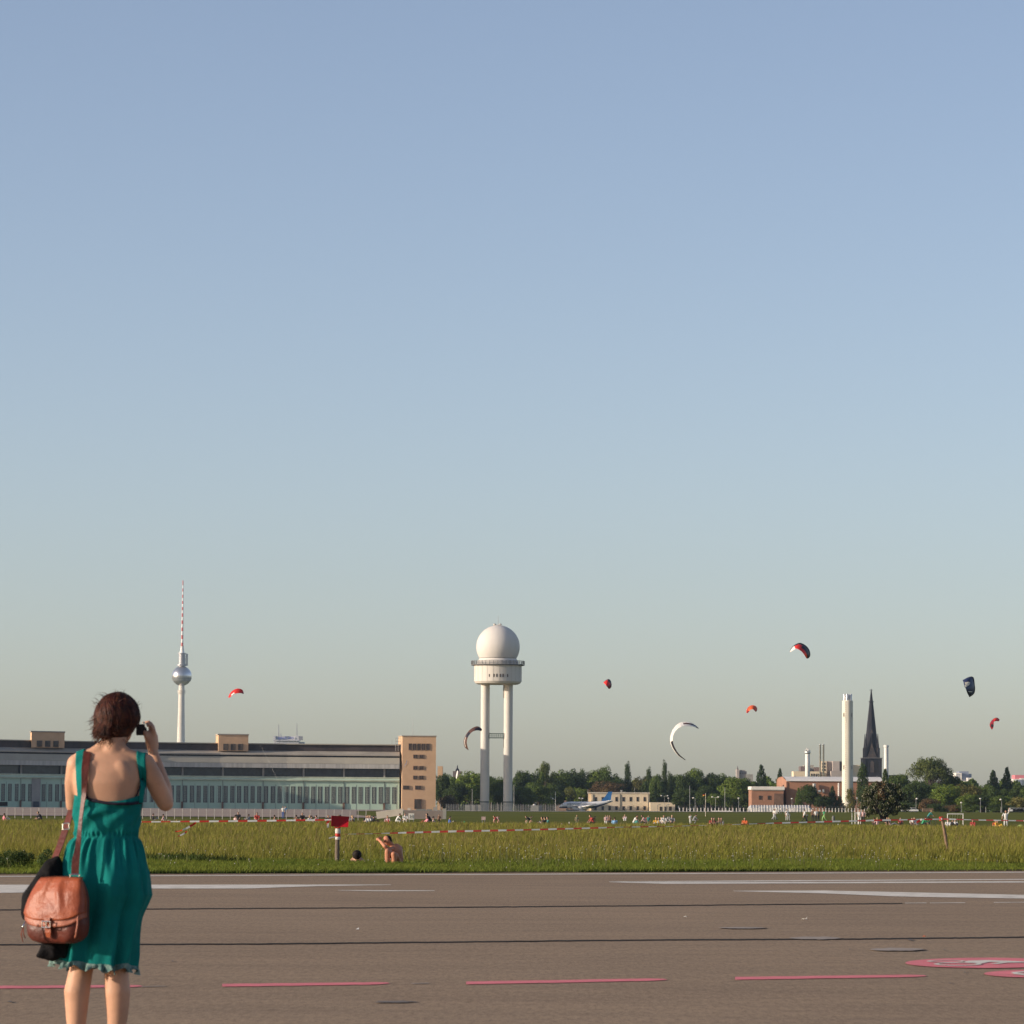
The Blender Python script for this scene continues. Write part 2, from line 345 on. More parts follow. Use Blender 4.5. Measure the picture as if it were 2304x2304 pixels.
# soil lip where the turf meets the asphalt
m_soil=M('dark_soil_edge',(.120,.098,.050),.95,.3,2.0,col2=(.06,.055,.028),spec=0)
mb=MB(); r=random.Random(4); nn=420; vs=[]
L_=(e1-e0)
for i in range(nn+1):
    p=e0+L_*(i/nn); j=r.uniform(-.10,.10)+.12*noise.noise(Vector((i*.15,0,0)))
    a=p-nrm*(.05+j); b=p+nrm*.05; c=p+nrm*.5; d=p+nrm*3
    vs+=[(a.x,a.y,.003),(b.x,b.y,.012+.012*r.random()),(c.x,c.y,.02),(d.x,d.y,-.01)]
mb.add(vs,[(4*i+k,4*i+4+k,4*i+5+k,4*i+1+k) for i in range(nn) for k in range(3)]); o=mb.build('soil_edge',m_soil); tag(o,kind='structure')
# meadow floor
mb=MB()
grid('meadow_floor',[70+i*10 for i in range(26)],lambda y:(max(-80,(EDGE0.x+(y-EDGE0.y-1)/u.y*u.x) if False else -y*.17-4),y*.17+4),-0.045,m_field,nx=30)
# daisies, dandelion clocks, tall stems
m_clock=M('dandelion_clock',(.55,.52,.44),.9,.1,5,trans=.3); m_stem=M('flower_stem',(.16,.17,.05),.8,.2,3)
r=random.Random(9); mb=MB()
base=EDGE0+(EDGE1-EDGE0)*0.5; LL=(EDGE1-EDGE0).length*.52
for i in range(750):
    s=r.uniform(-1,1); t=r.choice([r.uniform(.4,9),r.uniform(7,13)])
    dens=.5+.5*noise.noise(Vector((s*9,t*.3,3.3)))+(.3 if s>.1 else -.25)
    if r.random()>dens: continue
    x=base.x+u.x*s*LL+nrm.x*t; y=base.y+u.y*s*LL+nrm.y*t; h=r.uniform(.10,.30) if t<8 else r.uniform(.22,.42)
    if s<.1: h*=.8
    q=r.uniform(-.04,.04); w_=.006
    mb.add([(x-w_,y,0),(x+w_,y,0),(x+q+w_,y,h),(x+q-w_,y,h)],[(0,1,2,3)],1)
    rr=r.uniform(.007,.014); cx,cy,cz=x+q,y,h
    mb.add([(cx,cy,cz+rr),(cx+rr,cy,cz),(cx,cy+rr,cz),(cx-rr,cy,cz),(cx,cy-rr,cz),(cx,cy,cz-rr)],[(0,1,2),(0,2,3),(0,3,4),(0,4,1),(5,2,1),(5,3,2),(5,4,3),(5,1,4)],0)
    if r.random()<.3:
        for k in range(2): a=r.uniform(-.05,.05); mb.add([(x-w_,y,0),(x+w_,y,0),(x+a,y,h*r.uniform(.7,1.15))],[(0,1,2)],1)
o=mb.build('meadow_flowers',[m_clock,m_stem]); tag(o,kind='stuff')
# concrete apron in front of the hangars and the pale taxiway strip farther right
m_conc=M('old_concrete_apron',(.37,.285,.225),.9,.1,.02,col2=(.31,.24,.19),detail=8,spec=.05)
grid('apron',[575,600,650,700,800,900,1000,1100,1200,1300,1400,1460],lambda y:(-.16*y,(-.0325-.008*ss(575,700,y))*y if y<1100 else -.022*y),.05,m_conc,nx=12)
m_pale=M('pale_taxiway_concrete',(.50,.45,.38),.9,.1,.02)
grid('taxiway',[1130,1165,1200,1240],lambda y:(-.030*y,.075*y),.06,m_pale,nx=12)

# ------------------------------------------------------------ buildings
m_brick=M('tan_brick',(.62,.40,.235),.85,.10,.25,col2=(.54,.34,.20),detail=8)
m_glass=M('dark_window_glass',(.035,.040,.045),.25,.2,.5,spec=.5)
m_gbrown=M('brown_window_glass',(.06,.045,.035),.4,.2,.5,spec=.4)
m_frame=M('weathered_grey_frame',(.20,.21,.19),.8,.1,.5)
m_teal=M('mint_green_hangar_steel',(.47,.60,.46),.8,.12,.12,col2=(.39,.51,.40),detail=8,stretch=(1,1,.25))
m_ledge=M('mint_ledge',(.50,.54,.40),.8,.15,.2)
m_roofgrey=M('weathered_grey_roof_slab',(.40,.36,.28),.9,.12,.12,col2=(.33,.295,.235),detail=8)
m_ribs=M('grey_ribbed_eave',(.50,.47,.42),.85,.12,.9,stretch=(1,1,.05))
m_roofpale=M('pale_stained_ledge',(.42,.37,.30),.9,.2,.12,col2=(.30,.265,.22),detail=8)
m_darkband=M('dark_brown_clerestory',(.075,.055,.050),.8,.3,.15,col2=(.035,.028,.03),stretch=(1,1,.2))
m_black=M('black_gap',(.012,.012,.014),.8,.1,1)
m_pillar=M('grey_concrete_pillar',(.34,.32,.29),.9,.1,.4)
m_rust=M('rusty_brown_post',(.20,.12,.085),.9,.2,.4)
m_bluegrey=M('dark_blue_door',(.06,.075,.10),.7,.1,1)
HREF=804.0
def hang_depth(px):   # gentle arc of the hangar row
    k=np.interp(px,[-200,0,300,600,902],[0,1,2,3,4]); 
    return float(np.interp(px,[-260,-100,50,200,350,500,650,780,910],[1352,1383,1404,1420,1431,1439,1444,1446.5,1448]))
def hz(py):           # height above the apron from pixel rows measured at the right-hand end
    return (1821.5-py)/ (F/1447.0)
def hp(px,off,z):     # point of the facade: px column, metres in front(-)/behind(+), height
    d=hang_depth(px)+off; x=(px-1152)/F*d
    return (x,d,gz(x,hang_depth(px))+z)
hangar=thing('hangar','long mint green airport hangar with tall dark windows, left of the tan brick block','hangar',at(450,1436))
COLS=[px for px in np.arange(-218.6+90.6*0.06,903,30.2)]; COLS=sorted([c for c in COLS if c<900]+[903,-260,-100,50,200,350,500,650,780])
COLS=[c for c in COLS if c>=-218]
def sheet(name,specs,mats,parent=hangar):
    """specs: list of (off0,z0,off1,z1,mat) profile strips run along the facade"""
    mb=MB()
    for (o0,z0,o1,z1,m) in specs:
        vs=[]
        for c in COLS: vs+=[hp(c,o0,z0),hp(c,o1,z1)]
        mb.add(vs,[(2*i,2*i+2,2*i+3,2*i+1) for i in range(len(COLS)-1)],m)
    return mb.build(name,mats,parent)
Zb=dict(door=hz(1758),green=hz(1752.5),ledge=hz(1748.5),band=hz(1729.5),rib=hz(1719.5),slab=hz(1704.8),line=hz(1701.2),top=hz(1691.5),dark=hz(1676.8),roof=hz(1674.5))
sheet('door_wall',[(0,-1,0,Zb['door'],0)],[m_teal])
sheet('door_track',[(0,Zb['door'],-.7,Zb['door'],0),(-.7,Zb['door'],-.7,Zb['door']+.5,0),(-.7,Zb['door']+.5,-.35,Zb['green'],1),(-.35,Zb['green'],-.35,Zb['ledge'],0),(-.35,Zb['ledge'],1.2,Zb['ledge'],0)],[m_ledge,m_teal])
sheet('window_band',[(1.0,Zb['ledge'],1.0,Zb['band']+.2,0)],[m_glass])
sheet('ribbed_eave',[(1.1,Zb['band'],-2.2,Zb['band'],0),(-2.2,Zb['band'],-2.2,Zb['rib'],0)],[m_ribs])
sheet('roof_slab',[(-2.25,Zb['rib'],-2.25,Zb['rib']+.15,0),(-2.25,Zb['rib']+.15,-.6,Zb['slab'],0)],[m_roofgrey])
sheet('roof_gap',[(-.3,Zb['slab']-.2,-.3,Zb['line'],0)],[m_black])
sheet('upper_ledge',[(-.3,Zb['line'],-.9,Zb['line'],0),(-.9,Zb['line'],-.9,Zb['line']+.5,0),(-.9,Zb['line']+.5,2.6,Zb['top']+.1,0)],[m_roofpale])
sheet('clerestory',[(2.5,Zb['top'],2.5,Zb['dark'],0)],[m_darkband])
sheet('top_roof',[(2.6,Zb['dark'],1.7,Zb['dark'],0),(1.7,Zb['dark'],1.7,Zb['roof'],0),(1.7,Zb['roof'],45,Zb['roof'],1),(45,Zb['roof'],45,-1,1)],[m_roofgrey,m_roofgrey])
def winproto():
    f=MB(); w_,h=1.6,hz(1771)-hz(1807.5)
    f.box(-w_/2,w_/2,-.08,-.02,-.12,0); f.box(-w_/2,w_/2,-.08,-.02,h,h+.12)
    for k in (-w_/2,w_/2-.1): f.box(k,k+.1,-.08,-.02,0,h)
    for k in (-.33,.17): f.box(k,k+.16,-.06,-.02,0,h,1)
    for j in range(1,7): f.box(-w_/2,w_/2,-.05,-.02,h*j/7-.03,h*j/7+.03)
    fm=f.build('window',[m_frame,M('pale_window_bar',(.42,.45,.37),.8,.1,1)]); g=MB(); g.box(-w_/2,w_/2,-.03,.3,0,h); gp=g.build('pane',m_glass,fm,org=(0,0,0)); return fm,gp
wf,wg=winproto(); first=True; zw=hz(1807.5)
for k in range(0,72):
    px=891.5-15.13*k
    if 80<px<97 or -12<px<2: continue
    if first: o,g=wf,wg; first=False
    else:
        o=wf.copy(); C.objects.link(o); g=wg.copy(); C.objects.link(g); g.parent=o
    o.parent=hangar; p=Vector(hp(px,0,zw)); q=Vector(hp(px+8,0,zw)); o.location=p-hangar.location; o.rotation_euler=(0,0,math.atan2(q.y-p.y,q.x-p.x))
for i,c in enumerate([869-90.6*k for k in range(12)]):
    mb=MB(); a=hp(c-2,.2,Zb['ledge']); b=hp(c+2,.2,Zb['band']); mb.box(a[0],b[0],a[1],a[1]+.7,a[2],b[2]); mb.build('band_pillar',m_pillar,hangar)
    mb=MB(); a=hp(c-.5,-.06,0); b=hp(c+.5,-.06,Zb['door']); mb.box(a[0],b[0],a[1]-.1,a[1]+.1,a[2]-.3,b[2]); mb.build('door_joint',m_frame,hangar)
    mb=MB(); a=hp(c-2.2,-.5,0); b=hp(c+2.2,-.5,hz(1806)); mb.box(a[0],b[0],a[1],a[1]+.4,a[2]-.3,b[2]); mb.build('door_post',m_rust,hangar)
    for e in (28,58):
        mb=MB(); a=hp(c+e,-.05,0); b=hp(c+e+.6,-.05,hz(1766)); mb.box(a[0],b[0],a[1],a[1]+.1,a[2]-.3,b[2]); mb.build('panel_joint',m_frame,hangar)
mb=MB(); a=hp(78,-.25,0); b=hp(98,-.25,Zb['door']); mb.hexa([(a[0],a[1],a[2]-.5),(b[0],b[1],a[2]-.5),(b[0],b[1]+.4,a[2]-.5),(a[0],a[1]+.4,a[2]-.5)],[(a[0],a[1],b[2]),(b[0],b[1],b[2]),(b[0],b[1]+.4,b[2]),(a[0],a[1]+.4,b[2])]); mb.build('wide_pillar',m_pillar,hangar)
mb=MB(); a=hp(82,-.5,0); b=hp(96,-.5,hz(1808.5)); mb.box(a[0],b[0],a[1],a[1]+.3,a[2]-.5,b[2]); mb.build('side_door',m_bluegrey,hangar)
for (xa,xb,lab) in ((64,150,'left one of the two tan boxes on the hangar roof'),(484,563,'right one of the two tan boxes on the hangar roof')):
    mb=MB(); sc=F/1440; 
    A=Vector(hp(xa+12,.0,0)); B=Vector(hp(xb,.0,0)); z0=Zb['top']-.2; z1=Zb['top']+34.5/sc; dv=Vector((A.x-hp(xa,0,0)[0],0,0)); back=Vector((-1.9,11,0))
    if xa<100: z0+=.3
    b4=[A,B,B+back,A+back]; mb.hexa([tuple(p+Vector((0,0,z0))) for p in b4],[tuple(p+Vector((0,0,z1))) for p in b4]); t=mb.build('roof_box',m_brick,hangar); t['label']=lab
    mb=MB(); o_=[Vector((-.3,-.3,0)),Vector((.3,-.3,0)),Vector((.3,.3,0)),Vector((-.3,.3,0))]; mb.hexa([tuple(b4[i]+o_[i]+Vector((0,0,z1+.01))) for i in range(4)],[tuple(b4[i]+o_[i]+Vector((0,0,z1+.45))) for i in range(4)]); mb.build('roof_edge',m_roofpale,t,org=hangar.location)
    for i in range(3):
        k0=.16+i*.25; p=A.lerp(B,k0); q=A.lerp(B,k0+.17); mb=MB(); mb.box(p.x,q.x,min(p.y,q.y)-.12,max(p.y,q.y)+.1,z0+p.z+.3,z0+p.z+(z1-z0)*.45); mb.build('roof_box_window',m_gbrown,t,org=hangar.location)
# things standing against the hangar doors
mb=MB(); a=hp(-3,-6,0); b=hp(26,-6,hz(1810)); mb.box(a[0],b[0],a[1],a[1]+2.4,a[2]+.4,b[2]); o=mb.build('dark_trailer',m_black,org=(a[0],a[1],a[2])); tag(o,'dark low trailer parked before the hangar doors at the left edge','trailer')
# ---- brick stair block
blk=thing('stair_block','tall tan brick stair block with small windows at the right end of the hangar','building',at(945,1446))
zb=gz(blk.location.x,1446)
def bp(px,off=0): d=1446+off; return (px-1152)/F*d
A=Vector((bp(909),1446,0)); B=Vector((bp(984.5),1446+1.0,0)); back=Vector((-1.9,13,0)); b4=[A,B,B+back,A+back]; ztop=zb+(1823.2-1658)/(F/1446)
mb=MB(); mb.hexa([tuple(p+Vector((0,0,zb-1))) for p in b4],[tuple(p+Vector((0,0,ztop))) for p in b4]); mb.build('wall',m_brick,blk)
mb=MB(); mb.hexa([tuple(b4[i]+o_[i]+Vector((0,0,ztop+.01))) for i in range(4)],[tuple(b4[i]+o_[i]+Vector((0,0,ztop+.35))) for i in range(4)]); mb.build('parapet',m_roofpale,blk)
def bz(py): return zb+(1823.2-py)/(F/1446)
def bwin(x0,x1,y0,y1,name='window',m=m_gbrown):
    mb=MB(); k=(x0-909)/75.5; d=1446+1.0*k
    X0,X1=bp(x0),bp(x1); z0,z1=bz(y1),bz(y0); t=.12
    mb.box(X0-t,X1+t,d-.14,d+.1,z0-t,z0); mb.box(X0-t,X1+t,d-.14,d+.1,z1,z1+t); mb.box(X0-t,X0,d-.14,d+.1,z0,z1); mb.box(X1,X1+t,d-.14,d+.1,z0,z1); mb.box((X0+X1)/2-.05,(X0+X1)/2+.05,d-.12,d+.05,z0,z1)
    f=mb.build(name,m_rust,blk); g=MB(); g.box(X0,X1,d-.06,d+.2,z0,z1); g.build('pane' if name=='window' else 'door_leaf',m,f,org=blk.location)
for k in range(5): bwin(923.6+k*9.95,930+k*9.95,1674.7,1688.4)
for y in (1699.6,1725,1746.6): 
    for x in (934.4,948): bwin(x,x+8.4,y,y+7.2)
bwin(912,925,1769,1776.5); bwin(939,952,1769,1776.5)
bwin(937.5,953,1799,1820,'door',m_gbrown)
m_scrib=M('blue_white_graffiti',(.16,.22,.40),.7,.3,1.5,col2=(.55,.52,.5))
mb=MB(); x0=bp(914.5); mb.add([(bp(915.5),1445.9,bz(1722)),(bp(917.5),1445.95,bz(1723)),(bp(920),1445.98,bz(1713)),(bp(919),1445.96,bz(1710)),(bp(918),1445.93,bz(1716))],[(0,1,2,3,4)]); mb.add([(bp(912),1445.86,bz(1728)),(bp(913),1445.88,bz(1728)),(bp(917),1445.94,bz(1721)),(bp(916),1445.94,bz(1720))],[(0,1,2,3)]); mb.build('graffiti',m_scrib,blk)
m_metal=M('grey_metal',(.25,.25,.25),.5,.1,2,metal=.4)
def stick(name,px,py0,py1,d,r,m,lab=None,cat=None,group=None,parent=None,top=None):
    a=P(px,py1,d); b=P(px,py0,d); 
    if parent is None: a.z=gz(a.x,d)-.3
    mb=MB(); mb.tube([a,(a+b)/2,b],[r,r*.85,r*.6],6); 
    if parent is None: o=mb.build(name,m,org=a); tag(o,lab,cat,group); return o
    return mb.build(name,m,parent)
stick('antenna',929,1615,1659,1450,.09,m_metal,parent=blk)
# ladder cage on the roof to the left of the block
lad=MB()
for x in (890,896,902): lad.tube([P(x,1690,1449),P(x,1661,1449)],.07,4)
for y in (1661,1668,1675,1683): lad.tube([P(890,y,1449),P(902,y,1449)],.06,4)
lad.tube([P(882,1674,1449),P(882,1664,1449)],.08,4); lad.tube([P(905,1661,1449),P(905,1654,1449)],.07,4)
lad.build('roof_ladder',m_metal,blk)
# loading ramp, low plinth and yard objects in front of the block
m_ramp=M('pale_concrete_ramp',(.60,.52,.42),.9,.08,.3)
a=at(846,545)
rp=[P(846,1826.3,545),P(907,1819,545),P(907,1833.5,545),P(848,1843,545)]
mb=MB(); mb.prism([(p.x,p.z) for p in rp],545,546.2); o=mb.build('ramp',m_ramp,org=a); tag(o,'slanting pale concrete ramp wall at the foot of the brick stair block','ramp')
m_plinth=M('grey_brown_plinth',(.27,.22,.19),.9,.12,.2)
rp=[P(909,1823,556),P(1001,1824.5,556),P(1001,1845,556),P(909,1845,556)]
mb=MB(); mb.prism([(p.x,p.z) for p in rp],556,559); o=mb.build('plinth_wall',m_plinth,org=at(950,556)); tag(o,'low grey brown yard wall in front of the brick stair block','wall')
m_greybox=M('grey_container',(.33,.31,.27),.8,.1,.4)
def pbox(name,x0,y0,x1,y1,d,depth,m,lab,cat,group=None,org=True):
    a=P(x0,y1,d); b=P(x1,y0,d); mb=MB(); mb.box(a.x,b.x,d,d+depth,a.z,b.z); o=mb.build(name,m,org=(a.x,d,a.z)); return tag(o,lab,cat,group)
pbox('grey_container',996,1819,1004,1843,553,1.5,m_greybox,'narrow grey container right of the low yard wall','container')
for i,(x0,x1,y0,y1) in enumerate(((917,924,1818,1823.6),(936,958,1820.5,1823.8),(960,972,1821,1823.8),(975,984,1816,1823.8))):
    lab=('small pale box on the yard wall left of the brick block door','long dark crate below the brick block door','dark crate right of the brick block door','grey crate at the right corner of the brick block')[i]
    pbox('crate',x0,y0,x1,y1,557,.9,(m_ramp,m_frame,m_frame,m_greybox)[i],lab,'crate','crates on the yard wall')
# ---- radar tower
m_rad=M('radar_tower_white',(.64,.59,.52),.7,.06,.08,col2=(.58,.535,.47))
m_dome=M('radome_white',(.64,.595,.54),.7,.03,.05)
m_base=M('grey_tower_foot',(.52,.48,.42),.8,.12,.3)
rt=thing('radar_tower','white radar tower with a round dome carried on two tall legs','tower',at(1119,1458))
DR=1458.; S=F/DR; cx=P(1119,1700,DR).x; zt=gz(cx,DR)
def rz_(py): return CAMH+(1819-.2-py)/S
cl,crr=P(1090.5,1800,DR).x,P(1142.5,1800,DR).x
for x,nm in ((cl,'left'),(crr,'right')):
    mb=MB(); mb.lathe([(10.3/S,rz_(1803)),(10.0/S,rz_(1700)),(9.9/S,rz_(1541))],(x,DR,0),28,caps=False); mb.build('leg',m_rad,rt,smooth=True)
    mb=MB(); mb.lathe([(10.6/S,zt-1),(10.6/S,rz_(1805.6)),(10.3/S,rz_(1805.4))],(x,DR,0),28); o=mb.build('leg_foot',m_base,rt); smooth_by_angle(o)
    mb=MB(); mb.lathe([(10.75/S,rz_(1806)),(10.75/S,rz_(1803.6)),(10.3/S,rz_(1803.4))],(x,DR,0),28); o=mb.build('leg_collar',m_frame,rt); smooth_by_angle(o)
mb=MB(); mb.lathe([(.1,rz_(1541.5)),(45/S,rz_(1541)),(50/S,rz_(1539)),(53/S,rz_(1535)),(53.5/S,rz_(1534.8)),(53.5/S,rz_(1499.5)),(53/S,rz_(1498.8))],(cx,DR,0),48); o=mb.build('drum',m_rad,rt); smooth_by_angle(o,30)
for a in range(0,360,15):      # flat cladding joints
    mb=MB(); c_,s_=math.cos(R(a+4)),math.sin(R(a+4)); r0=53.5/S
    mb.box(cx+c_*r0-.05,cx+c_*r0+.05,DR+s_*r0-.05,DR+s_*r0+.05,rz_(1534.5),rz_(1500)); mb.build('drum_joint',m_base,rt)
mb=MB(); mb.box(cx+4/S,cx+50/S,DR-54.2/S,DR-50/S,rz_(1518.4),rz_(1517.6))
for i,x in enumerate((1100.3,1110.5,1117.0,1124.5,1130.9,1141)):
    dx=(x-1119)/S; dy=math.sqrt((53.5/S)**2-dx*dx); mb=MB(); h=(3.1,3.6,3.6,3.6,3.6,3.2)[i]; hw=(1.1,1.5,1.5,1.5,1.5,1.3)[i]
    mb.box(cx+dx-hw/S,cx+dx+hw/S,DR-dy-.08,DR-dy+.5,rz_(1522.5+h),rz_(1522.5-h)); mb.build('drum_window',m_gbrown,rt)
m_rail=M('dark_grey_railing',(.17,.165,.155),.7,.1,1)
mb=MB(); mb.lathe([(53/S,rz_(1498.8)),(59.5/S,rz_(1498.6)),(60.3/S,rz_(1497.6)),(60.3/S,rz_(1496.4)),(44/S,rz_(1496.2))],(cx,DR,0),48,caps=False); o=mb.build('gallery_deck',m_rail,rt); smooth_by_angle(o)
mb=MB(); 
for zz in (1488.6,1491.2,1493.8):
    mb.tube([(cx+59.8/S*math.cos(2*math.pi*i/48),DR+59.8/S*math.sin(2*math.pi*i/48),rz_(zz)) for i in range(49)],.085,4,caps=False)
for i in range(40):
    a=2*math.pi*i/40; x,y=cx+59.8/S*math.cos(a),DR+59.8/S*math.sin(a); mb.box(x-.09,x+.09,y-.09,y+.09,rz_(1497),rz_(1488.5))
mb.build('railing',m_rail,rt)
mb=MB(); mb.lathe([(46/S,rz_(1496.4)),(46/S,rz_(1489)),(43/S,rz_(1485.5)),(42/S,rz_(1483))],(cx,DR,0),48,caps=False); o=mb.build('dome_ring',m_dome,rt); smooth_by_angle(o)
mb=MB(); rr=48.8/S; zc=rz_(1456.5); prof=[]
for i in range(33):
    a=-math.asin(min(1,26.5/48.8))+(math.pi/2+math.asin(26.5/48.8))*i/32; prof.append((max(.02,rr*math.cos(a)),zc+rr*math.sin(a)))
mb.lathe(prof,(cx,DR,0),64); o=mb.build('dome',m_dome,rt,smooth=True)
# faint panel seams of the dome
mb=MB()
for i in range(20):
    a=2*math.pi*i/20; mb.tube([(cx+(p[0]+.01)*math.cos(a),DR+(p[0]+.01)*math.sin(a),p[1]) for p in prof[::2]],.025,3,caps=False)
o=mb.build('dome_seams',m_rad,rt)
mb=MB(); mb.box(cx-8/S,cx+8.5/S,DR-1,DR+1,rz_(1408.6),rz_(1407)); mb.ell((cx-8/S,DR,rz_(1406.5)),(.6,.6,.5),8,6); mb.ell((cx+5/S,DR,rz_(1406)),(.5,.5,.45),8,6); mb.build('dome_cap',m_base,rt)
mb=MB(); mb.tube([(cx,DR,rz_(1408)),(cx,DR,rz_(1386))],[.13,.05],6); mb.build('antenna',m_metal,rt)
br=MB()
for z0 in (1651.6,1661): br.box(cl+9/S,crr-9/S,DR-1.0,DR+1.0,rz_(z0)-.15,rz_(z0)+.15)
for i in range(9):
    x=cl+9.5/S+(crr-cl-19/S)*i/8; br.box(x-.1,x+.1,DR-1.0,DR-.8,rz_(1661),rz_(1651.6)); br.box(x-.1,x+.1,DR+.8,DR+1,rz_(1661),rz_(1651.6))
br.box(cl+9/S,crr-9/S,DR-.95,DR-.85,rz_(1657),rz_(1656.2)); br.build('bridge',M('dark_green_steel',(.10,.13,.11),.7,.1,1),rt)
mb=MB(); mb.box(crr-10.8/S,crr-9.2/S,DR-.5,DR+.5,rz_(1684),rz_(1655)); mb.build('cable_duct',m_rail,rt)
mb=MB(); mb.box(crr-12/S,crr-9/S,DR-.6,DR+.6,rz_(1571.5),rz_(1541)); mb.build('lift_box',m_base,rt)
# ---- television tower far behind
m_tvc=M('tv_tower_concrete',(.66,.60,.52),.7,.05,.02); m_ball=M('steel_ball',(.62,.60,.60),.28,.08,.08,metal=.85)
m_tvr=M('red_mast_paint',(.55,.12,.10),.7,.05,.1); m_tvw=M('white_mast_paint',(.80,.77,.74),.7,.05,.1); m_cage=M('pale_cage_metal',(.40,.39,.40),.5,.1,.1,metal=.5)
TD=5900.; T=F/TD; tx=P(408.5,1560,TD).x
def tz(py): return P(408.5,py,TD).z
tv=thing('tv_tower','slender television tower with a steel ball and a red and white striped mast','tower',(tx,TD,0))
mb=MB(); mb.lathe([(9.5/T*1.1,-5),(8.9/T,tz(1672)),(7.2/T,tz(1590)),(6.5/T,tz(1550)),(6.2/T,tz(1540))],(tx,TD,0),24,caps=False); mb.build('shaft',m_tvc,tv,smooth=True)
mb=MB()
for y in (1553.5,1556.6,1559.5): mb.lathe([(6.8/T,tz(y+.9)),(9.2/T,tz(y+.7)),(9.2/T,tz(y-.5)),(6.8/T,tz(y-.7))],(tx,TD,0),20)
mb.build('shaft_rings',m_tvc,tv)
mb=MB(); prof=[]; rb=22.3/T; zc=tz(1521)
for i in range(25): a=-math.pi/2+math.pi*i/24; prof.append((max(.3,rb*math.cos(a)),zc+rb*math.sin(a)))
mb.lathe(prof,(tx,TD,0),40); mb.build('ball',m_ball,tv,smooth=True)
mb=MB()
for y,k in ((1526.5,1.012),(1529,1.012),(1531.5,1.012)):
    rr_=math.sqrt(max(1,rb*rb-(tz(y)-zc)**2))*k; mb.lathe([(rr_-.8,tz(y+.9)),(rr_+.35,tz(y+.7)),(rr_+.35,tz(y-.7)),(rr_-.8,tz(y-.9))],(tx,TD,0),40)
mb.build('ball_windows',m_frame,tv)
mb=MB(); mb.lathe([(7/T,tz(1503)),(6.4/T,tz(1470))],(tx,TD,0),16)
for y in np.arange(1473,1499,3.4): mb.lathe([(5/T,tz(y+1)),(8/T,tz(y+.9)),(8/T,tz(y-.6)),(5/T,tz(y-.8))],(tx,TD,0),16)
mb.lathe([(5/T,tz(1471.5)),(10/T,tz(1471)),(10/T,tz(1469.4)),(4/T,tz(1469))],(tx,TD,0),16); mb.lathe([(5/T,tz(1500)),(11/T,tz(1498)),(11/T,tz(1495)),(5/T,tz(1494))],(tx,TD,0),16)
for k in (9.5,11,12.5): mb.tube([(tx+k/T,TD,tz(1498)),(tx+k/T,TD,tz(1471))],.6/T,4)
for y in np.arange(1473,1499,4): mb.box(tx+7/T,tx+13.5/T,TD-2,TD+2,tz(y+.6),tz(y-.6))
mb.build('antenna_cage',m_cage,tv)
mb=MB(); mb.lathe([(5.5/T,tz(1469)),(4.2/T,tz(1463)),(4.2/T,tz(1460)),(3.2/T,tz(1457)),(3,tz(1454))],(tx,TD,0),14); mb.build('mast_foot',m_tvw,tv)
ysb=[1454,1446,1438,1429,1420,1412,1404,1396,1388,1380,1373,1366,1359,1352,1345,1338,1331,1324,1317,1306]
for i in range(len(ysb)-1):
    k=i/(len(ysb)-1); r0=(2.5-1.5*k)/T; r1=(2.5-1.5*(i+1)/(len(ysb)-1))/T; mb=MB(); lean=0
    mb.lathe([(r0,tz(ysb[i])),(r1,tz(ysb[i+1]))],(tx,TD,0),10); mb.build('mast_band',m_tvr if i%2==0 else m_tvw,tv)
# ---- hotel slab with sign, behind the hangar roof
m_hotel=M('pale_hotel_cladding',(.52,.51,.52),.6,.05,.03); m_hdark=M('hotel_dark_band',(.22,.22,.24),.6,.05,.05); m_sign=M('blue_sign_letters',(.10,.12,.42),.6,.05,.1)  # the hotel band is an even grey, darker than the cladding
HD=5850.; ht=thing('hotel_tower','pale hotel top with blue rooftop lettering behind the hangar roof','building',P(650,1800,HD))
ht.location.z=0
def hx(px): return P(px,1665,HD).x
def hzz(py): return P(650,py,HD).z
mb=MB(); mb.box(hx(616),hx(672),HD,HD+25,0,hzz(1667)); mb.box(hx(672),hx(684),HD+6,HD+25,0,hzz(1669)); mb.build('body',m_hotel,ht)
mb=MB(); mb.box(hx(615),hx(674),HD-2,HD+25,hzz(1667.0),hzz(1664.6)); mb.box(hx(615),hx(620),HD-2,HD+25,hzz(1664.6),hzz(1656)); mb.box(hx(664),hx(674),HD-1,HD+25,hzz(1664.6),hzz(1655.5)); mb.box(hx(620),hx(664),HD+4,HD+20,hzz(1664.6),hzz(1656.5)); mb.build('roof_storey',m_hotel,ht)
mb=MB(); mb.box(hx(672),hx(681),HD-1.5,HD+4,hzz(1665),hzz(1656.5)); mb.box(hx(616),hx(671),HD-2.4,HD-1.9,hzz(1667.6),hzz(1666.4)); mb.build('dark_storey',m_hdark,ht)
fc=bpy.data.curves.new('hotel_sign','FONT'); fc.body='park inn'; fc.size=1; fc.extrude=.05; fo=bpy.data.objects.new('t',fc); C.objects.link(fo)
dg=bpy.context.evaluated_depsgraph_get(); me=bpy.data.meshes.new_from_object(fo.evaluated_get(dg)); bpy.data.objects.remove(fo)
xs=[v.co.x for v in me.vertices]; wdt=max(xs)-min(xs); kx=(hx(660)-hx(626.5))/wdt; zs=[v.co.y for v in me.vertices]; kz=(hzz(1655)-hzz(1664))/(max(zs)-min(zs))
me.transform(Matrix(((kx,0,0,0),(0,0,-12,0),(0,kz,0,0),(0,0,0,1)))); me.materials.clear(); me.materials.append(m_sign)
so_=link('sign_lettering',me,ht); so_.location=Vector((hx(626.5),HD-2.2,hzz(1663)))-ht.location
mb=MB()
for x,y in ((627,1630),(668,1627),(632,1648)): mb.tube([P(x,1657,HD),P(x,y,HD)],[.9,.4],5)
mb.build('roof_aerials',m_cage,ht)
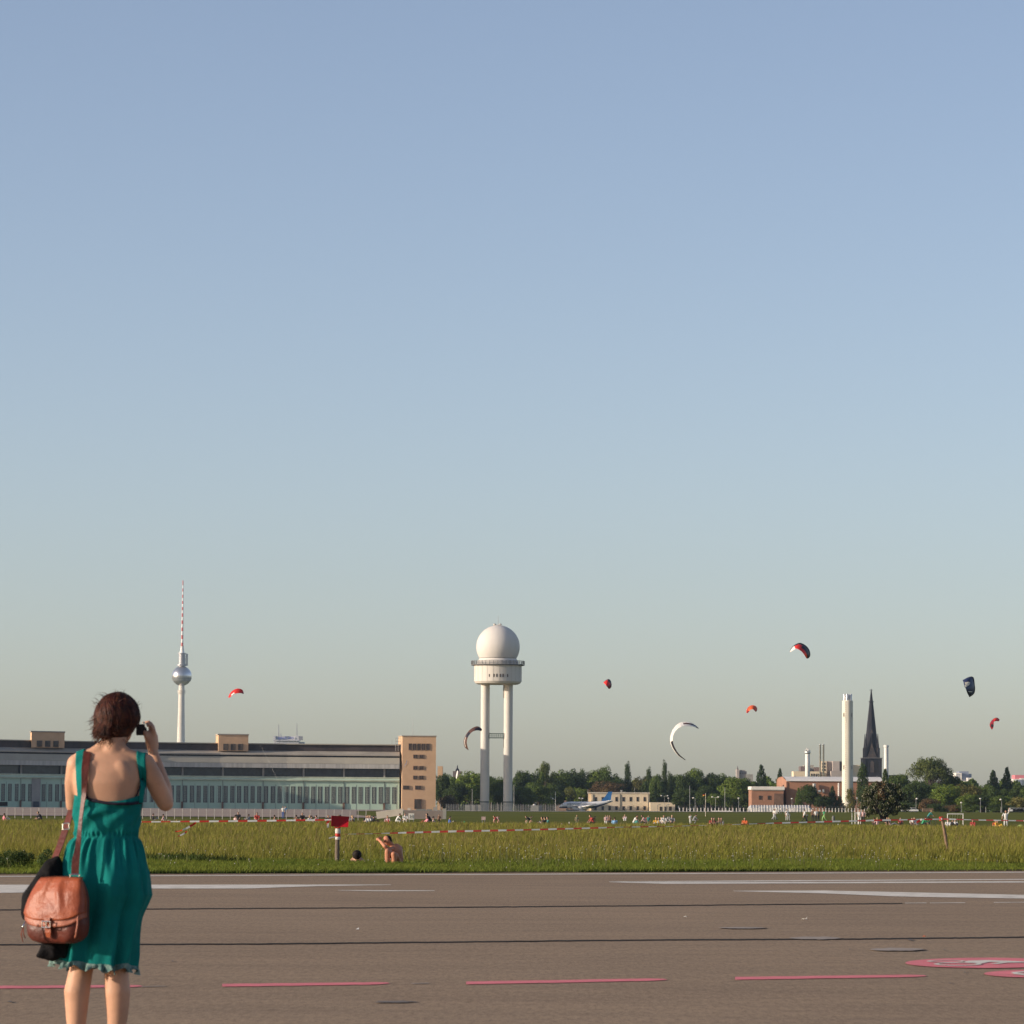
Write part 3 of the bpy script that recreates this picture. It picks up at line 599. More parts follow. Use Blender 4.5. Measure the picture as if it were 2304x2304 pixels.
# ---- heating plant with big chimney
m_redbrick=M('red_brown_brick',(.36,.185,.115),.9,.12,.3,col2=(.29,.145,.092),detail=8)
m_whiteroof=M('white_roof',(.78,.73,.66),.7,.06,.15)
PD=1400.; K=F/PD
hp_=thing('heating_plant','red brick heating plant hall with a curved white roof','building',at(1860,PD))
def X(px,d=PD): return P(px,1800,d).x
def Zp(py,px=1850,d=PD): return P(px,py,d).z
zg=gz(hp_.location.x,PD)-.6
mb=MB(); mb.prism([(X(1770),zg),(X(1985),zg),(X(1985),Zp(1758)),(X(1770),Zp(1758))],PD,PD+22); mb.add([(X(1770),PD,zg),(X(1757),PD+22,zg),(X(1757),PD+22,Zp(1754)),(X(1759),PD+16,Zp(1749)),(X(1764),PD+8,Zp(1747.5)),(X(1770),PD,Zp(1758))],[(0,1,2,3,4,5)]); mb.build('wall',m_redbrick,hp_)
mb=MB(); prof=[(-.5,1758.6),(-.7,1757.6),(1.5,1753.5),(5,1749.5),(10,1747),(16,1748.5),(23,1754)]
vs=[]
for px in (1769,1986):
    for o,y in prof: vs.append((X(px)-(.09*max(o,0) if px<1800 else 0),PD+o,Zp(y)))
n=len(prof); mb.add(vs,[(i,i+n,i+n+1,i+1) for i in range(n-1)]); mb.build('roof',m_whiteroof,hp_)
mb=MB(); mb.box(X(1769),X(1771.4),PD-.25,PD+.05,zg,Zp(1760)); mb.build('corner_pilaster',m_redbrick,hp_)
for y0,y1 in ((1766,1771),(1779,1784),(1806,1812)):
    mb=MB(); mb.box(X(1764.5),X(1767.5),PD+6,PD+9,Zp(y1),Zp(y0)); mb.build('window',m_gbrown,hp_)
mb=MB(); mb.box(X(1690),X(1762),PD-3,PD+15,zg,Zp(1778)); mb.build('annex_wall',m_redbrick,hp_)
mb=MB(); mb.box(X(1689),X(1764),PD-3.6,PD+16,Zp(1777.6),Zp(1770.5)); mb.box(X(1690),X(1763),PD-3.4,PD+15,Zp(1779),Zp(1777.6)); mb.build('annex_roof',m_whiteroof,hp_)
for x in (1706,1726): mb=MB(); mb.box(X(x),X(x+5.5),PD-3.2,PD-2.5,Zp(1800),Zp(1791)); mb.build('window',m_gbrown,hp_)
mb=MB(); mb.box(X(1740),X(1761),PD-3.3,PD-2.6,zg+.3,Zp(1786)); mb.build('gate',m_rust,hp_)
m_silver=M('silver_duct',(.62,.60,.57),.35,.08,.5,metal=.6)
mb=MB(); mb.tube([(X(1831),PD-1.2,Zp(1763)),(X(1832),PD-1.2,Zp(1774)),(X(1836),PD-1.4,Zp(1779))],[3.6/K,3.6/K,3.2/K],12); mb.tube([(X(1840),PD-2,Zp(1782)),(X(1846),PD-2,Zp(1780))],[3.6/K,3/K],12); mb.box(X(1850),X(1854),PD-1.2,PD-.1,Zp(1783),Zp(1776)); mb.build('duct',m_silver,hp_)
mb=MB()
for i in range(7): mb.lathe([(1.6/K,Zp(1791-i*4.2)),(1.9/K,Zp(1790-i*4.2)),(1.9/K,Zp(1788-i*4.2)),(1.6/K,Zp(1787-i*4.2))],(X(1886.5),PD-1,0),10)
mb.build('white_flue',m_whiteroof,hp_)
for i,x in enumerate((1792,1833,1872,1905,1925,1978)):
    mb=MB(); mb.tube([(X(x),PD+8,Zp(1749)),(X(x),PD+8,Zp(1744.5))],.12,5); mb.build('roof_vent',m_metal,hp_)
m_chim=M('cream_chimney_concrete',(.72,.66,.54),.75,.06,.08)
CD=1380.; K2=F/CD; ch=thing('chimney','thick cream chimney with metal flue pipes on top beside the black spire','chimney',at(1907,CD))
cxx=P(1907,1700,CD).x
def Zc(py): return P(1907,py,CD).z
mb=MB(); mb.lathe([(12.8/K2,gz(cxx,CD)-.5),(12.3/K2,Zc(1700)),(12.1/K2,Zc(1577)),(10.8/K2,Zc(1576))],(cxx,CD,0),36); o=mb.build('shaft',m_chim,ch); smooth_by_angle(o,40)
for k,(dx,dy) in enumerate(((-7,-2),(-1.5,-6),(3.5,5),(7,-2.5))):
    mb=MB(); mb.lathe([(2.9/K2,Zc(1577)),(2.9/K2,Zc(1562)),(2.6/K2,Zc(1561.5))],(cxx+dx/K2,CD+dy/K2,0),12); o=mb.build('flue_pipe',m_silver,ch); smooth_by_angle(o,40)
mb=MB()
for yy in np.arange(1580,1808,4.2): mb.box(cxx-5.6/K2,cxx-4.4/K2,CD-11.8/K2,CD-10/K2,Zc(yy+1.1),Zc(yy-1.1))
mb.build('climbing_rungs',m_metal,ch)
for yy in (1613,1731): 
    mb=MB(); mb.box(cxx-10/K2,cxx-8.2/K2,CD-9.5/K2,CD-6/K2,Zc(yy),Zc(yy-9)); mb.box(cxx+8.2/K2,cxx+9.6/K2,CD-9.5/K2,CD-6/K2,Zc(yy),Zc(yy-8)); mb.build('fixing_plate',m_rail,ch)
# smaller chimneys behind
m_whitech=M('white_small_chimney',(.76,.72,.66),.7,.06,.1)
sc_=thing('chimney','short white chimney with a crown of small pipes left of the thick cream chimney','chimney',at(1817,1800))
K3=F/1800; x3=P(1817,1700,1800).x
def Z3(py): return P(1817,py,1800).z
mb=MB(); mb.lathe([(5.8/K3,-1),(5.2/K3,Z3(1698)),(4.8/K3,Z3(1697))],(x3,1800,0),20); mb.build('shaft',m_whitech,sc_,smooth=True)
mb=MB(); mb.lathe([(4.8/K3,Z3(1696.8)),(7/K3,Z3(1694)),(7/K3,Z3(1691)),(4/K3,Z3(1690))],(x3,1800,0),16)
for dx,dy,h in ((-4.5,0,1686.5),(-1.5,3,1683),(1.6,-3,1684),(5,0,1687.5),(0,0,1685)): mb.lathe([(1.3/K3,Z3(1692)),(1.3/K3,Z3(h))],(x3+dx/K3,1800+dy/K3,0),8)
mb.build('crown_pipes',m_silver,sc_)
sc_=thing('chimney','pair of thin steel flue pipes standing between the white and the cream chimney','chimney',at(1850,1850))
K3=F/1850
for x in (1845.3,1852.8): mb=MB(); a=P(x,1800,1850); mb.lathe([(1.9/K3,0),(1.9/K3,P(x,1676,1850).z),(2.5/K3,P(x,1675.5,1850).z),(2.3/K3,P(x,1674.5,1850).z)],(a.x,1850,0),12); mb.build('flue_pipe',m_silver,sc_,smooth=True)
sc_=thing('chimney','white round chimney with a collar right of the black spire','chimney',at(1994,1800)); K3=F/1800; x3=P(1994,1700,1800).x
def Z3(py): return P(1994,py,1800).z
mb=MB(); mb.lathe([(5.4/K3,-1),(4.9/K3,Z3(1681.5)),(5.9/K3,Z3(1681)),(5.9/K3,Z3(1677.5)),(5.2/K3,Z3(1677)),(5.2/K3,Z3(1676.4))],(x3,1800,0),20); o=mb.build('shaft',m_whitech,sc_); smooth_by_angle(o,40)
# ---- church spire
m_stone=M('soot_black_stone',(.026,.023,.028),.9,.3,.15,col2=(.014,.015,.022),detail=8,stretch=(1,1,.5)); m_stone2=M('brown_worn_stone',(.11,.085,.07),.9,.3,.3,col2=(.035,.03,.033),detail=8)
SD=2450.; K4=F/SD; sx=P(1960.5,1700,SD).x
def Z4(py): return P(1960.5,py,SD).z
sp=thing('church_tower','black gothic church spire with pinnacles behind the heating plant','church tower',(sx,SD,0))
mb=MB(); hw=19.3/K4; mb.box(sx-hw,sx+hw,SD-hw,SD+hw,0,Z4(1706)); mb.build('tower_body',m_stone,sp)
for s in (-1,1):
    for t in (-1,1):
        mb=MB(); x,y=sx+s*(hw-.3),SD+t*(hw-.3); b=3.4/K4; mb.box(x-b,x+b,y-b,y+b,0,Z4(1706)); mb.build('buttress',m_stone,sp)
        mb=MB(); b=2.5/K4; x,y=sx+s*(hw-1.2),SD+t*(hw-1.2)
        mb.box(x-b,x+b,y-b,y+b,Z4(1705.5),Z4(1683)); n=6; mb.lathe([(b*1.35,Z4(1683)),(b*.7,Z4(1668)),(.15,Z4(1651))],(x-s*.6,y,0),6); mb.build('pinnacle',m_stone,sp)
for s in (-1,1):   # inner pinnacles
    for t in (-1,1):
        mb=MB(); x,y=sx+s*hw*.62,SD+t*hw*.75; b=1.7/K4; mb.box(x-b,x+b,y-b,y+b,Z4(1705.5),Z4(1690)); mb.lathe([(b*1.3,Z4(1690)),(.12,Z4(1668))],(x,y,0),6); mb.build('pinnacle',m_stone2,sp)
mb=MB(); mb.box(sx-hw-1.2,sx+hw+1.2,SD-hw-1.2,SD+hw+1.2,Z4(1706.6),Z4(1705)); mb.build('gallery',M('grey_gallery_stone',(.16,.15,.15),.9,.1,.3),sp)
mb=MB(); mb.lathe([(hw*.80,Z4(1705.5)),(hw*.76,Z4(1690)),(hw*.70,Z4(1672)),(hw*.60,Z4(1650)),(hw*.44,Z4(1620)),(hw*.21,Z4(1580)),(.35,Z4(1554))],(sx,SD,0),8); mb.build('spire',m_stone,sp)
mb=MB(); mb.lathe([(hw*.20,Z4(1580.6)),(hw*.30,Z4(1579.4)),(hw*.30,Z4(1578.2)),(hw*.17,Z4(1577.6))],(sx,SD,0),8); mb.tube([(sx,SD,Z4(1556)),(sx,SD,Z4(1550))],.25,5); mb.box(sx-1.1,sx+1.1,SD-.15,SD+.15,Z4(1553.2),Z4(1552.2)); mb.build('spire_cross',m_stone,sp)
for s in (-.46,.0,.46):
    mb=MB(); mb.box(sx+s*hw*1.15-1.25,sx+s*hw*1.15+1.25,SD-hw-.25,SD-hw+.4,Z4(1738),Z4(1716)); mb.prism([(sx+s*hw*1.15-1.25,Z4(1716)),(sx+s*hw*1.15+1.25,Z4(1716)),(sx+s*hw*1.15,Z4(1711))],SD-hw-.25,SD-hw+.4); mb.build('belfry_opening',m_black if s else m_stone2,sp)
mb=MB(); mb.prism([(sx-3.2,Z4(1706)),(sx+3.2,Z4(1706)),(sx,Z4(1676))],SD-hw*.95,SD-hw*.4); mb.build('gable',m_stone2,sp)
for a,b,t in ((1671,1688,.30),(1640,1650,.2)):
    mb=MB(); mb.prism([(sx-1.6*t*3,Z4(b)),(sx+1.6*t*3,Z4(b)),(sx,Z4(a))],SD-hw*(.8 if t>.25 else .58),SD-hw*.3); mb.build('dormer',m_stone2,sp)
# ---- other buildings behind the trees
def simple(name,lab,boxes,m,d,depth,cat='building',wins=(),wm=m_gbrown,roof=None):
    x0=min(b[0] for b in boxes); t=thing(name,lab,cat,at(x0,d)); t.location.z=0
    for b in boxes:
        a=P(b[0],b[3],d); c=P(b[2],b[1],d); off=b[4] if len(b)>4 else 0; mm=b[5] if len(b)>5 else m
        mb=MB(); mb.box(a.x,c.x,d+off,d+off+depth,min(a.z,0) if b[3]>1790 else a.z,c.z); mb.build('wall',mm,t)
    for wv in wins:
        a=P(wv[0],wv[3],d); c=P(wv[2],wv[1],d); off=wv[4] if len(wv)>4 else 0; mb=MB(); mb.box(a.x,c.x,d+off-.15,d+off+.3,a.z,c.z); mb.build('window',wm,t)
    return t
m_beige=M('beige_render',(.74,.60,.42),.85,.06,.2); m_beigeside=m_beige
m_conc2=M('brown_grey_concrete',(.42,.36,.32),.85,.1,.1); m_conc3=M('dark_brown_concrete',(.17,.13,.125),.85,.1,.1)
simple('concrete_offices','stepped brown grey concrete block behind the plant, left of the cream chimney',
  [(1848,1712.5,1860,1800),(1860,1712.5,1873,1800,2,m_conc2),(1873,1713,1888,1800,-3,m_conc2),(1888,1713,1896,1800,-2,m_conc3),(1868,1735,1897,1800,-6,m_conc2),(1833,1726,1848,1800,3,m_conc3),(1802,1724,1812,1800,2,m_conc3),(1812,1721,1833,1800,6,m_greybox),(1784,1736,1845,1800,-5,m_beige),(1920,1721,1935,1800,2,m_beige)],m_beige,2050,14,
  wins=[(1849.5+5*i,1716+7*j,1852+5*i,1720.5+7*j) for i in range(2) for j in range(3)]+[(1823+5.5*i,1741,1826+5.5*i,1748,-5) for i in range(4)])
simple('flat_roof_building','long dark flat roof showing between the black spire and the big willow',[(2000,1744,2042,1800)],m_black,1900,14)
m_bluew=M('blue_grey_glass_cladding',(.27,.30,.38),.5,.1,.05)
simple('apartment_tower','blue grey and white apartment tower behind the trees right of the big willow',[(2151,1739,2164,1800,0,m_whiteroof),(2159,1735.5,2180,1800,2,m_bluew),(2180,1741,2187,1800,3,m_bluew),(2168,1757,2188,1800,-6,m_whiteroof),(2175,1750,2184,1757.5,-6,m_whiteroof)],m_bluew,3200,20,
  wins=[(2152,1742.5+4.4*i,2160,1744.3+4.4*i) for i in range(5)]+[(2170+4.5*i,1758.5,2173+4.5*i,1760.5,-6) for i in range(4)],wm=m_bluew)
m_pinkb=M('pink_render',(.62,.20,.22),.8,.06,.05)
simple('pink_apartment_block','pink apartment block with a white lower wing at the right edge',[(2284,1744,2330,1800,0,m_pinkb),(2294,1751,2303,1800,-3,m_whiteroof),(2277,1753,2296,1800,-8,m_whiteroof),(2286,1755,2296,1800,-8.5,m_bluew)],m_pinkb,3000,20,wins=[(2281,1757+4*i,2284.5,1759+4*i,-8) for i in range(2)])
t=simple('old_turreted_building','pale stone building with small turrets above the trees left of the tall conifer',[(1662,1735,1680,1790),(1657,1731,1663,1790,-2),(1678,1742,1694,1790,-1,m_greybox),(1666,1732.5,1671,1735.2),(1673,1732.5,1677,1735.2)],m_conc2,2600,10,wins=[(1665+4*i,1738,1667+4*i,1742) for i in range(4)],wm=m_conc3)
mb=MB(); a=P(1660,1731,2598); mb.lathe([(2.2/F*2600,a.z),(1.0/F*2600,a.z+.9),(.1,a.z+2.6)],(a.x,2600,0),8); mb.build('turret',m_conc3,t)
t=thing('dome_with_lantern','small dark church dome with a pointed lantern left of the radar tower','church',P(1029,1800,2600)); t.location.z=0
a=P(1029,1735,2600); k=2600/F
mb=MB(); mb.box(a.x-10*k,a.x+9*k,2600,2610,0,a.z); mb.build('body',m_conc3,t)
mb=MB(); mb.lathe([(4.5*k,a.z),(4.2*k,a.z+3*k),(2.2*k,a.z+6*k),(1.2*k,a.z+8*k),(1.2*k,a.z+9.5*k),(.1,a.z+14*k)],(a.x,2603,0),12); mb.build('dome',m_stone,t,smooth=True)
simple('tan_block_behind','small tan roof block peeping out right of the brick stair block',[(984,1724,996,1800)],m_brick,1700,10)
# hill mass seen faintly above the trees
# ---- terminal building, plane, kiosk
B1=1640.
t=simple('office_building','two storey beige building with dark windows behind the parked plane',[(1330,1784.5,1462,1824),(1323.5,1784.5,1330.2,1824,3.0,m_beige)],m_beige,B1,14)
for j,(y0,y1,xs) in enumerate(((1794,1802.5,(1340,1356,1387,1403,1419,1434.6,1450.4)),(1814.5,1822,(1340,1356,1371.5,1387,1403,1419,1434.6,1450.4)))):
    for x in xs:
        a=P(x-2.1,y1,B1); c=P(x+2.1,y0,B1); mb=MB(); mb.box(a.x-.12,c.x+.12,B1-.1,B1,a.z-.15,c.z+.15); f=mb.build('window',m_rust,t); mb=MB(); mb.box(a.x,c.x,B1-.14,B1-.02,a.z,c.z); mb.build('pane',m_glass,f,org=t.location)
mb=MB(); a=P(1323,1785,B1); c=P(1462.5,1783,B1); mb.box(a.x,c.x,B1-.3,B1+17,a.z,c.z); mb.build('roof_edge',m_ramp,t)
for x in (1333.5,1394.5,1458.5): mb=MB(); a=P(x,1824,B1); c=P(x+.8,1787,B1); mb.box(a.x,c.x,B1-.3,B1-.05,a.z,c.z); mb.build('downpipe',m_rail,t)
mb=MB(); a=P(1397,1784,B1); c=P(1401,1777.5,B1); mb.box(a.x,c.x,B1+4,B1+6,a.z,c.z); a=P(1403,1784,B1); c=P(1408,1781.5,B1); mb.box(a.x,c.x,B1+4,B1+6,a.z,c.z); mb.build('roof_fan',m_greybox,t)
t=simple('annex_building','single storey beige annex with garage openings right of the two storey building',[(1462.8,1805.5,1519,1826)],m_beige,1630,9,wins=[(1484,1815,1489,1824),(1494.5,1815,1500,1824),(1504.5,1814.5,1511,1824)])
for x in (1480,1500): 
    mb=MB(); mb.tube([P(x,1825,1629),P(x,1811,1629),P(x+6,1810.6,1629)],.14,5); mb.build('vent_pipe',m_metal,t)
simple('brick_shed','low pinkish brown shed behind the nose of the plane',[(1250,1801.5,1324,1826)],M('pinkish_brown_render',(.33,.22,.175),.9,.1,.3),1660,9)
t=simple('kiosk','square grey cabin with a flat roof left of the parked plane',[(1194,1812,1212,1828,0,m_greybox),(1212,1813,1219,1828,1,m_metal)],m_greybox,1440,4)
mb=MB(); a=P(1202,1812,1440); mb.ell((a.x,1442,a.z),(.6,.6,.5),8,6); mb.build('roof_vent',m_whiteroof,t)
# plane
m_pw=M('white_aircraft_paint',(.78,.76,.74),.35,.04,.3,spec=.5); m_pb=M('dark_blue_belly_paint',(.035,.06,.17),.4,.06,.3,spec=.5); m_pt=M('bright_blue_tail_paint',(.03,.16,.40),.4,.1,.3,spec=.5)
AD=1565.; ka=AD/F
pl=thing('airliner','parked white and blue jet airliner with a bright blue tail fin','airplane',at(1318,AD)); ax=P(1318,1812,AD).x; az_=P(1318,1814,AD).z
def ap(px,py,dy=0): return Vector(((px-1318)*ka+ax, AD+dy, az_-(py-1814)*ka))
rings_=[(1257.5,1816,.4),(1259.5,1815.5,2.4),(1263,1814.2,4.2),(1268,1812.6,5.8),(1274,1811.7,6.7),(1285,1811.4,7.2),(1330,1811.2,7.2),(1343,1809.6,6.4),(1356,1807,4.6),(1368,1804.4,2.8),(1378,1802.4,1.0)]
vs=[];n=16
for x,y,r0 in rings_:
    for j in range(n):
        a=2*math.pi*j/n; q=ap(x,y); vs.append((q.x,q.y+r0*ka*math.cos(a),q.z+r0*ka*1.05*math.sin(a)))
fs=[];ms=[]
mb=MB()
for i in range(len(rings_)-1):
    for j in range(n):
        f=(i*n+j,(i+1)*n+j,(i+1)*n+(j+1)%n,i*n+(j+1)%n); fs.append(f); ms.append(1 if (9<=j<15) else 0)
mb.v=vs; mb.f=fs; mb.m=ms; mb.build('fuselage',[m_pw,m_pb],pl,smooth=True)
mb=MB(); rb_=7.25*ka
for i in range(26):
    q=ap(1277+i*2.5,1809.2); a=R(20); mb.box(q.x-.13,q.x+.13,AD-rb_*.985,AD-rb_*.8,q.z-.17,q.z+.2)
mb.build('cabin_windows',m_glass,pl)
mb=MB(); q=ap(1266,1808.6); mb.add([tuple(ap(1263.2,1810.2,-3.6*ka)),tuple(ap(1269.5,1810.4,-5.4*ka)),tuple(ap(1270,1807.8,-4*ka)),tuple(ap(1265.5,1808.6,-2.6*ka))],[(0,1,2,3)]); mb.build('cockpit_glass',m_glass,pl)
mb=MB(); pts=[ap(1352.5,1801.5),(ap(1361,1792)),ap(1368.5,1781.5),ap(1377.5,1781),ap(1375,1792),ap(1374,1801.6)]
mb.prism([(p.x,p.z) for p in pts],AD-.18,AD+.18); mb.build('tail_fin',m_pt,pl)
for s in (-1,1):
    mb=MB(); a=ap(1364,1802); b=ap(1374,1802.6); mb.hexa([(a.x,AD+s*.4,a.z-.08),(b.x,AD+s*.4,a.z-.08),(b.x+1.2,AD+s*5,a.z+.3),(a.x+2.6,AD+s*5,a.z+.3)],[(a.x,AD+s*.4,a.z+.1),(b.x,AD+s*.4,a.z+.1),(b.x+1.2,AD+s*5,a.z+.36),(a.x+2.6,AD+s*5,a.z+.36)]); mb.build('tailplane',m_pw,pl)
    mb=MB(); a=ap(1300,1816); b=ap(1330,1816); mb.hexa([(a.x,AD+s*1.0,a.z-.2),(b.x,AD+s*1.0,a.z-.2),(b.x+1.2,AD+s*12,a.z+.7),(a.x+5.4,AD+s*12,a.z+.7)],[(a.x,AD+s*1.0,a.z+.25),(b.x,AD+s*1.0,a.z+.1),(b.x+1.2,AD+s*12,a.z+.78),(a.x+5.4,AD+s*12,a.z+.8)]); mb.build('wing',m_pw,pl)
    mb=MB(); c0=ap(1303,1818.6); mb.tube([(c0.x,AD+s*4.2,c0.z),(c0.x+.4,AD+s*4.2,c0.z+.05),(c0.x+2.6,AD+s*4.2,c0.z),(c0.x+3.8,AD+s*4.2,c0.z)],[.62,.78,.7,.4],12); mb.build('engine',m_silver,pl)
for x,dy in ((1276,0),(1316,-2.1),(1316,2.1)):
    mb=MB(); q=ap(x,1818,dy); mb.tube([q,(q.x,q.y,gz(q.x,AD)+.4)],.12,6); mb.tube([(q.x,q.y-.25,gz(q.x,AD)+.45),(q.x,q.y+.25,gz(q.x,AD)+.45)],.45,12); mb.build('landing_gear',m_rail,pl)
t=thing('boarding_stairs','pale mobile boarding stairs standing in front of the airliner','stairs',at(1296,1545)); 
kb=1545/F
def sp_(px,py,dy=0): p=P(px,py,1545+dy); return p
st=[sp_(1276,1812),sp_(1288,1812.5),sp_(1316,1824),sp_(1316,1826.4),sp_(1304,1827),sp_(1278,1826)]
mb=MB(); mb.prism([(p.x,p.z) for p in [sp_(1275.5,1811.6),sp_(1287,1811.8),sp_(1289,1816.5),sp_(1277,1817)]],1545,1547); mb.build('platform',m_whiteroof,t)
mb=MB(); mb.prism([(p.x,p.z) for p in [sp_(1287,1813.5),sp_(1316,1823),sp_(1316,1826),sp_(1287,1820)]],1545,1547); mb.build('stair_flight',m_whiteroof,t)
mb=MB(); mb.prism([(p.x,p.z) for p in [sp_(1276,1821.5),sp_(1300,1821.5),sp_(1302,1826),sp_(1276,1826)]],1545.2,1546.8); mb.tube([sp_(1279,1817),sp_(1279,1822)],.15,5); mb.tube([sp_(1285,1817),sp_(1285,1822)],.15,5); mb.build('chassis',m_greybox,t)
for x in (1281,1298,1311):
    mb=MB(); p=sp_(x,1826.8); mb.tube([(p.x,1544.9,p.z+.05),(p.x,1545.4,p.z+.05)],.36,10); mb.build('wheel',m_black,t)

# ------------------------------------------------------------ trees
m_bark=M('tree_bark',(.09,.07,.055),.95,.2,.5)
def leafmat(name,c,c2): return M(name,c,.75,.3,.35,col2=c2,island=.32,trans=.22,spec=.15)
LM={'mid':leafmat('mid_green_leaves',(0.121,0.164,0.029),(0.068,0.103,0.022)),'light':leafmat('light_green_leaves',(0.178,0.223,0.033),(0.104,0.152,0.024)),'dark':leafmat('dark_green_leaves',(0.072,0.103,0.024),(0.041,0.064,0.017)),
    'conif':leafmat('blue_green_needles',(0.056,0.086,0.031),(0.032,0.054,0.022)),'olive':leafmat('olive_leaves',(0.192,0.169,0.048),(0.121,0.116,0.033)),'brown':leafmat('brownish_leaves',(0.161,0.093,0.041),(0.101,0.071,0.029)),'willow':leafmat('grey_green_leaves',(0.157,0.178,0.046),(0.085,0.107,0.027)),'blossom':leafmat('cream_blossom_leaves',(0.202,0.197,0.054),(0.080,0.098,0.024))}
def crown_mesh(kind, seed, nleaf, size):
    r=np.random.default_rng(seed); blobs=[]
    if kind in('round','loose','wide'):
        nb={'round':34,'loose':26,'wide':44}[kind]
        for i in range(nb):
            v=r.normal(size=3); v/=np.linalg.norm(v); q=r.random()**.45
            cz=.56+v[2]*q*.34; k=1.0-.25*max(0,cz-.6); blobs.append((v[0]*q*.36*k,v[1]*q*.36*k,cz,(.10+.08*r.random())*(1.0 if kind!='loose' else .8)))
    elif kind=='poplar':
        for i in range(34): z=.08+.86*i/33; w_=.34*math.sin(math.pi*min(1,(z*.93+.05))**.8)**.6; a=r.random()*6.28; blobs.append((math.cos(a)*w_*.45,math.sin(a)*w_*.45,z,.10+.10*w_))
    elif kind=='conifer':
        for i in range(60): z=.08+.9*(i/59); w_=.46*(1-z)**.8; a=i*2.4; q=.55+.45*r.random(); blobs.append((math.cos(a)*w_*q,math.sin(a)*w_*q,z-.03*q,.045+.06*(1-z)))
    elif kind=='bush':
        for i in range(18):
            v=r.normal(size=3); v/=np.linalg.norm(v); q=r.random()**.5; blobs.append((v[0]*q*.36,v[1]*q*.36,.45+v[2]*q*.33,.14+.08*r.random()))
    elif kind=='willow':
        for i in range(70):
            v=r.normal(size=3); v/=np.linalg.norm(v); v[2]=abs(v[2])*1.0-.25; q=.72+.28*r.random(); z=.60+v[2]*q*.36
            blobs.append((v[0]*q*.42,v[1]*q*.42,z,.055+.055*r.random()))
        for i in range(22):
            v=r.normal(size=2); v/=np.linalg.norm(v); q=.5+.5*r.random(); blobs.append((v[0]*q*.36,v[1]*q*.36,.2+.18*r.random(),.07+.05*r.random()))
    B=np.array(blobs); wts=B[:,3]**2; idx=r.choice(len(B),nleaf,p=wts/wts.sum())
    v=r.normal(size=(nleaf,3)); v/=np.linalg.norm(v,axis=1)[:,None]
    rad=B[idx,3]*(.55+.5*r.random(nleaf)**.6); rad*=np.where(r.random(nleaf)<.06,1.25,1)
    c=B[idx,:3]+v*rad[:,None]*np.array([1,1,.85])
    c[:,2]=np.maximum(c[:,2],.015)
    nn=v+r.normal(size=(nleaf,3))*.55; nn[:,2]+=.25; nn/=np.linalg.norm(nn,axis=1)[:,None]
    t=np.cross(nn,r.normal(size=(nleaf,3))); t/=np.linalg.norm(t,axis=1)[:,None]; b=np.cross(nn,t)
    s=size*(.6+.8*r.random(nleaf))[:,None]
    Vv=np.stack([c-t*s,c-b*s*.6,c+t*s,c+b*s*.6],1).reshape(-1,3); Fc=np.arange(4*nleaf).reshape(-1,4)
    return Vv,Fc,blobs
def trunk_mb(kind,blobs,seed):
    r=random.Random(seed); mb=MB(); 
    mb.tube([(0,0,-.02),(.01,0,.2),(0,.01,.45),(.0,0,.7 if kind!='willow' else .5)],[.035,.026,.02,.006],7)
    for b in blobs[::3 if kind!='willow' else 2]:
        z0=min(.5,max(.12,b[2]-.28)); m_=(b[0]*.5+r.uniform(-.02,.02),b[1]*.5,(z0+b[2])/2-.02)
        mb.tube([(0,0,z0),m_,(b[0],b[1],b[2])],[.012,.008,.003],4,caps=False)
    return mb
PROTO={}
def proto(kind,variant,nleaf,size):
    Vv,Fc,bl=crown_mesh(kind,variant*17+len(kind),nleaf,size)
    me=mesh_np('crown_'+kind,Vv,Fc,[LM['mid']]); tm=trunk_mb(kind,bl,variant)
    t=bpy.data.meshes.new('trunk_'+kind); t.from_pydata(tm.v,[],tm.f); t.materials.append(m_bark); t.update(); t.shade_smooth()
    PROTO[(kind,variant)]=(me,t)
for k,n,s in (('round',9000,.020),('loose',5200,.019),('wide',9500,.018),('bush',3800,.028)):
    for v in (0,1,2): proto(k,v,n,s)
for v in (0,1): proto('poplar',v,5200,.020); proto('conifer',v,5200,.022)
proto('willow',0,15000,.0125)
CM={}
def tree(px,ytop,wpx,d,kind,col,lab,name='tree',cat='tree',group='trees along the far edge of the field',ybase=None):
    if 1318<px<1530: d=max(d,1690+(px%7)*6)
    p=at(px,d); top=P(px,ytop,d).z; h=top-p.z+.3; h=max(h,.5); w_=wpx*d/F
    v=(int(px)*7+int(ytop))%{'poplar':2,'conifer':2,'willow':1}.get(kind,3)
    t=thing(name,lab,cat,(p.x,d,p.z-.3),group,rz=(px*1.7)%6.28); 
    fx={'poplar':1.75,'conifer':1.95,'willow':1.0}.get(kind,1.55)
    t.scale=(w_*fx*1.0,w_*fx*1.0,h*(1.0 if kind in('poplar','conifer') else 1.03))
    key=(kind,v,col)
    if key not in CM:
        me=PROTO[(kind,v)][0].copy() if any(k[:2]==(kind,v) for k in CM) else PROTO[(kind,v)][0]; me.materials[0]=LM[col]; CM[key]=me
    link('crown',CM[key],t); link('trunk',PROTO[(kind,v)][1],t)
    return t
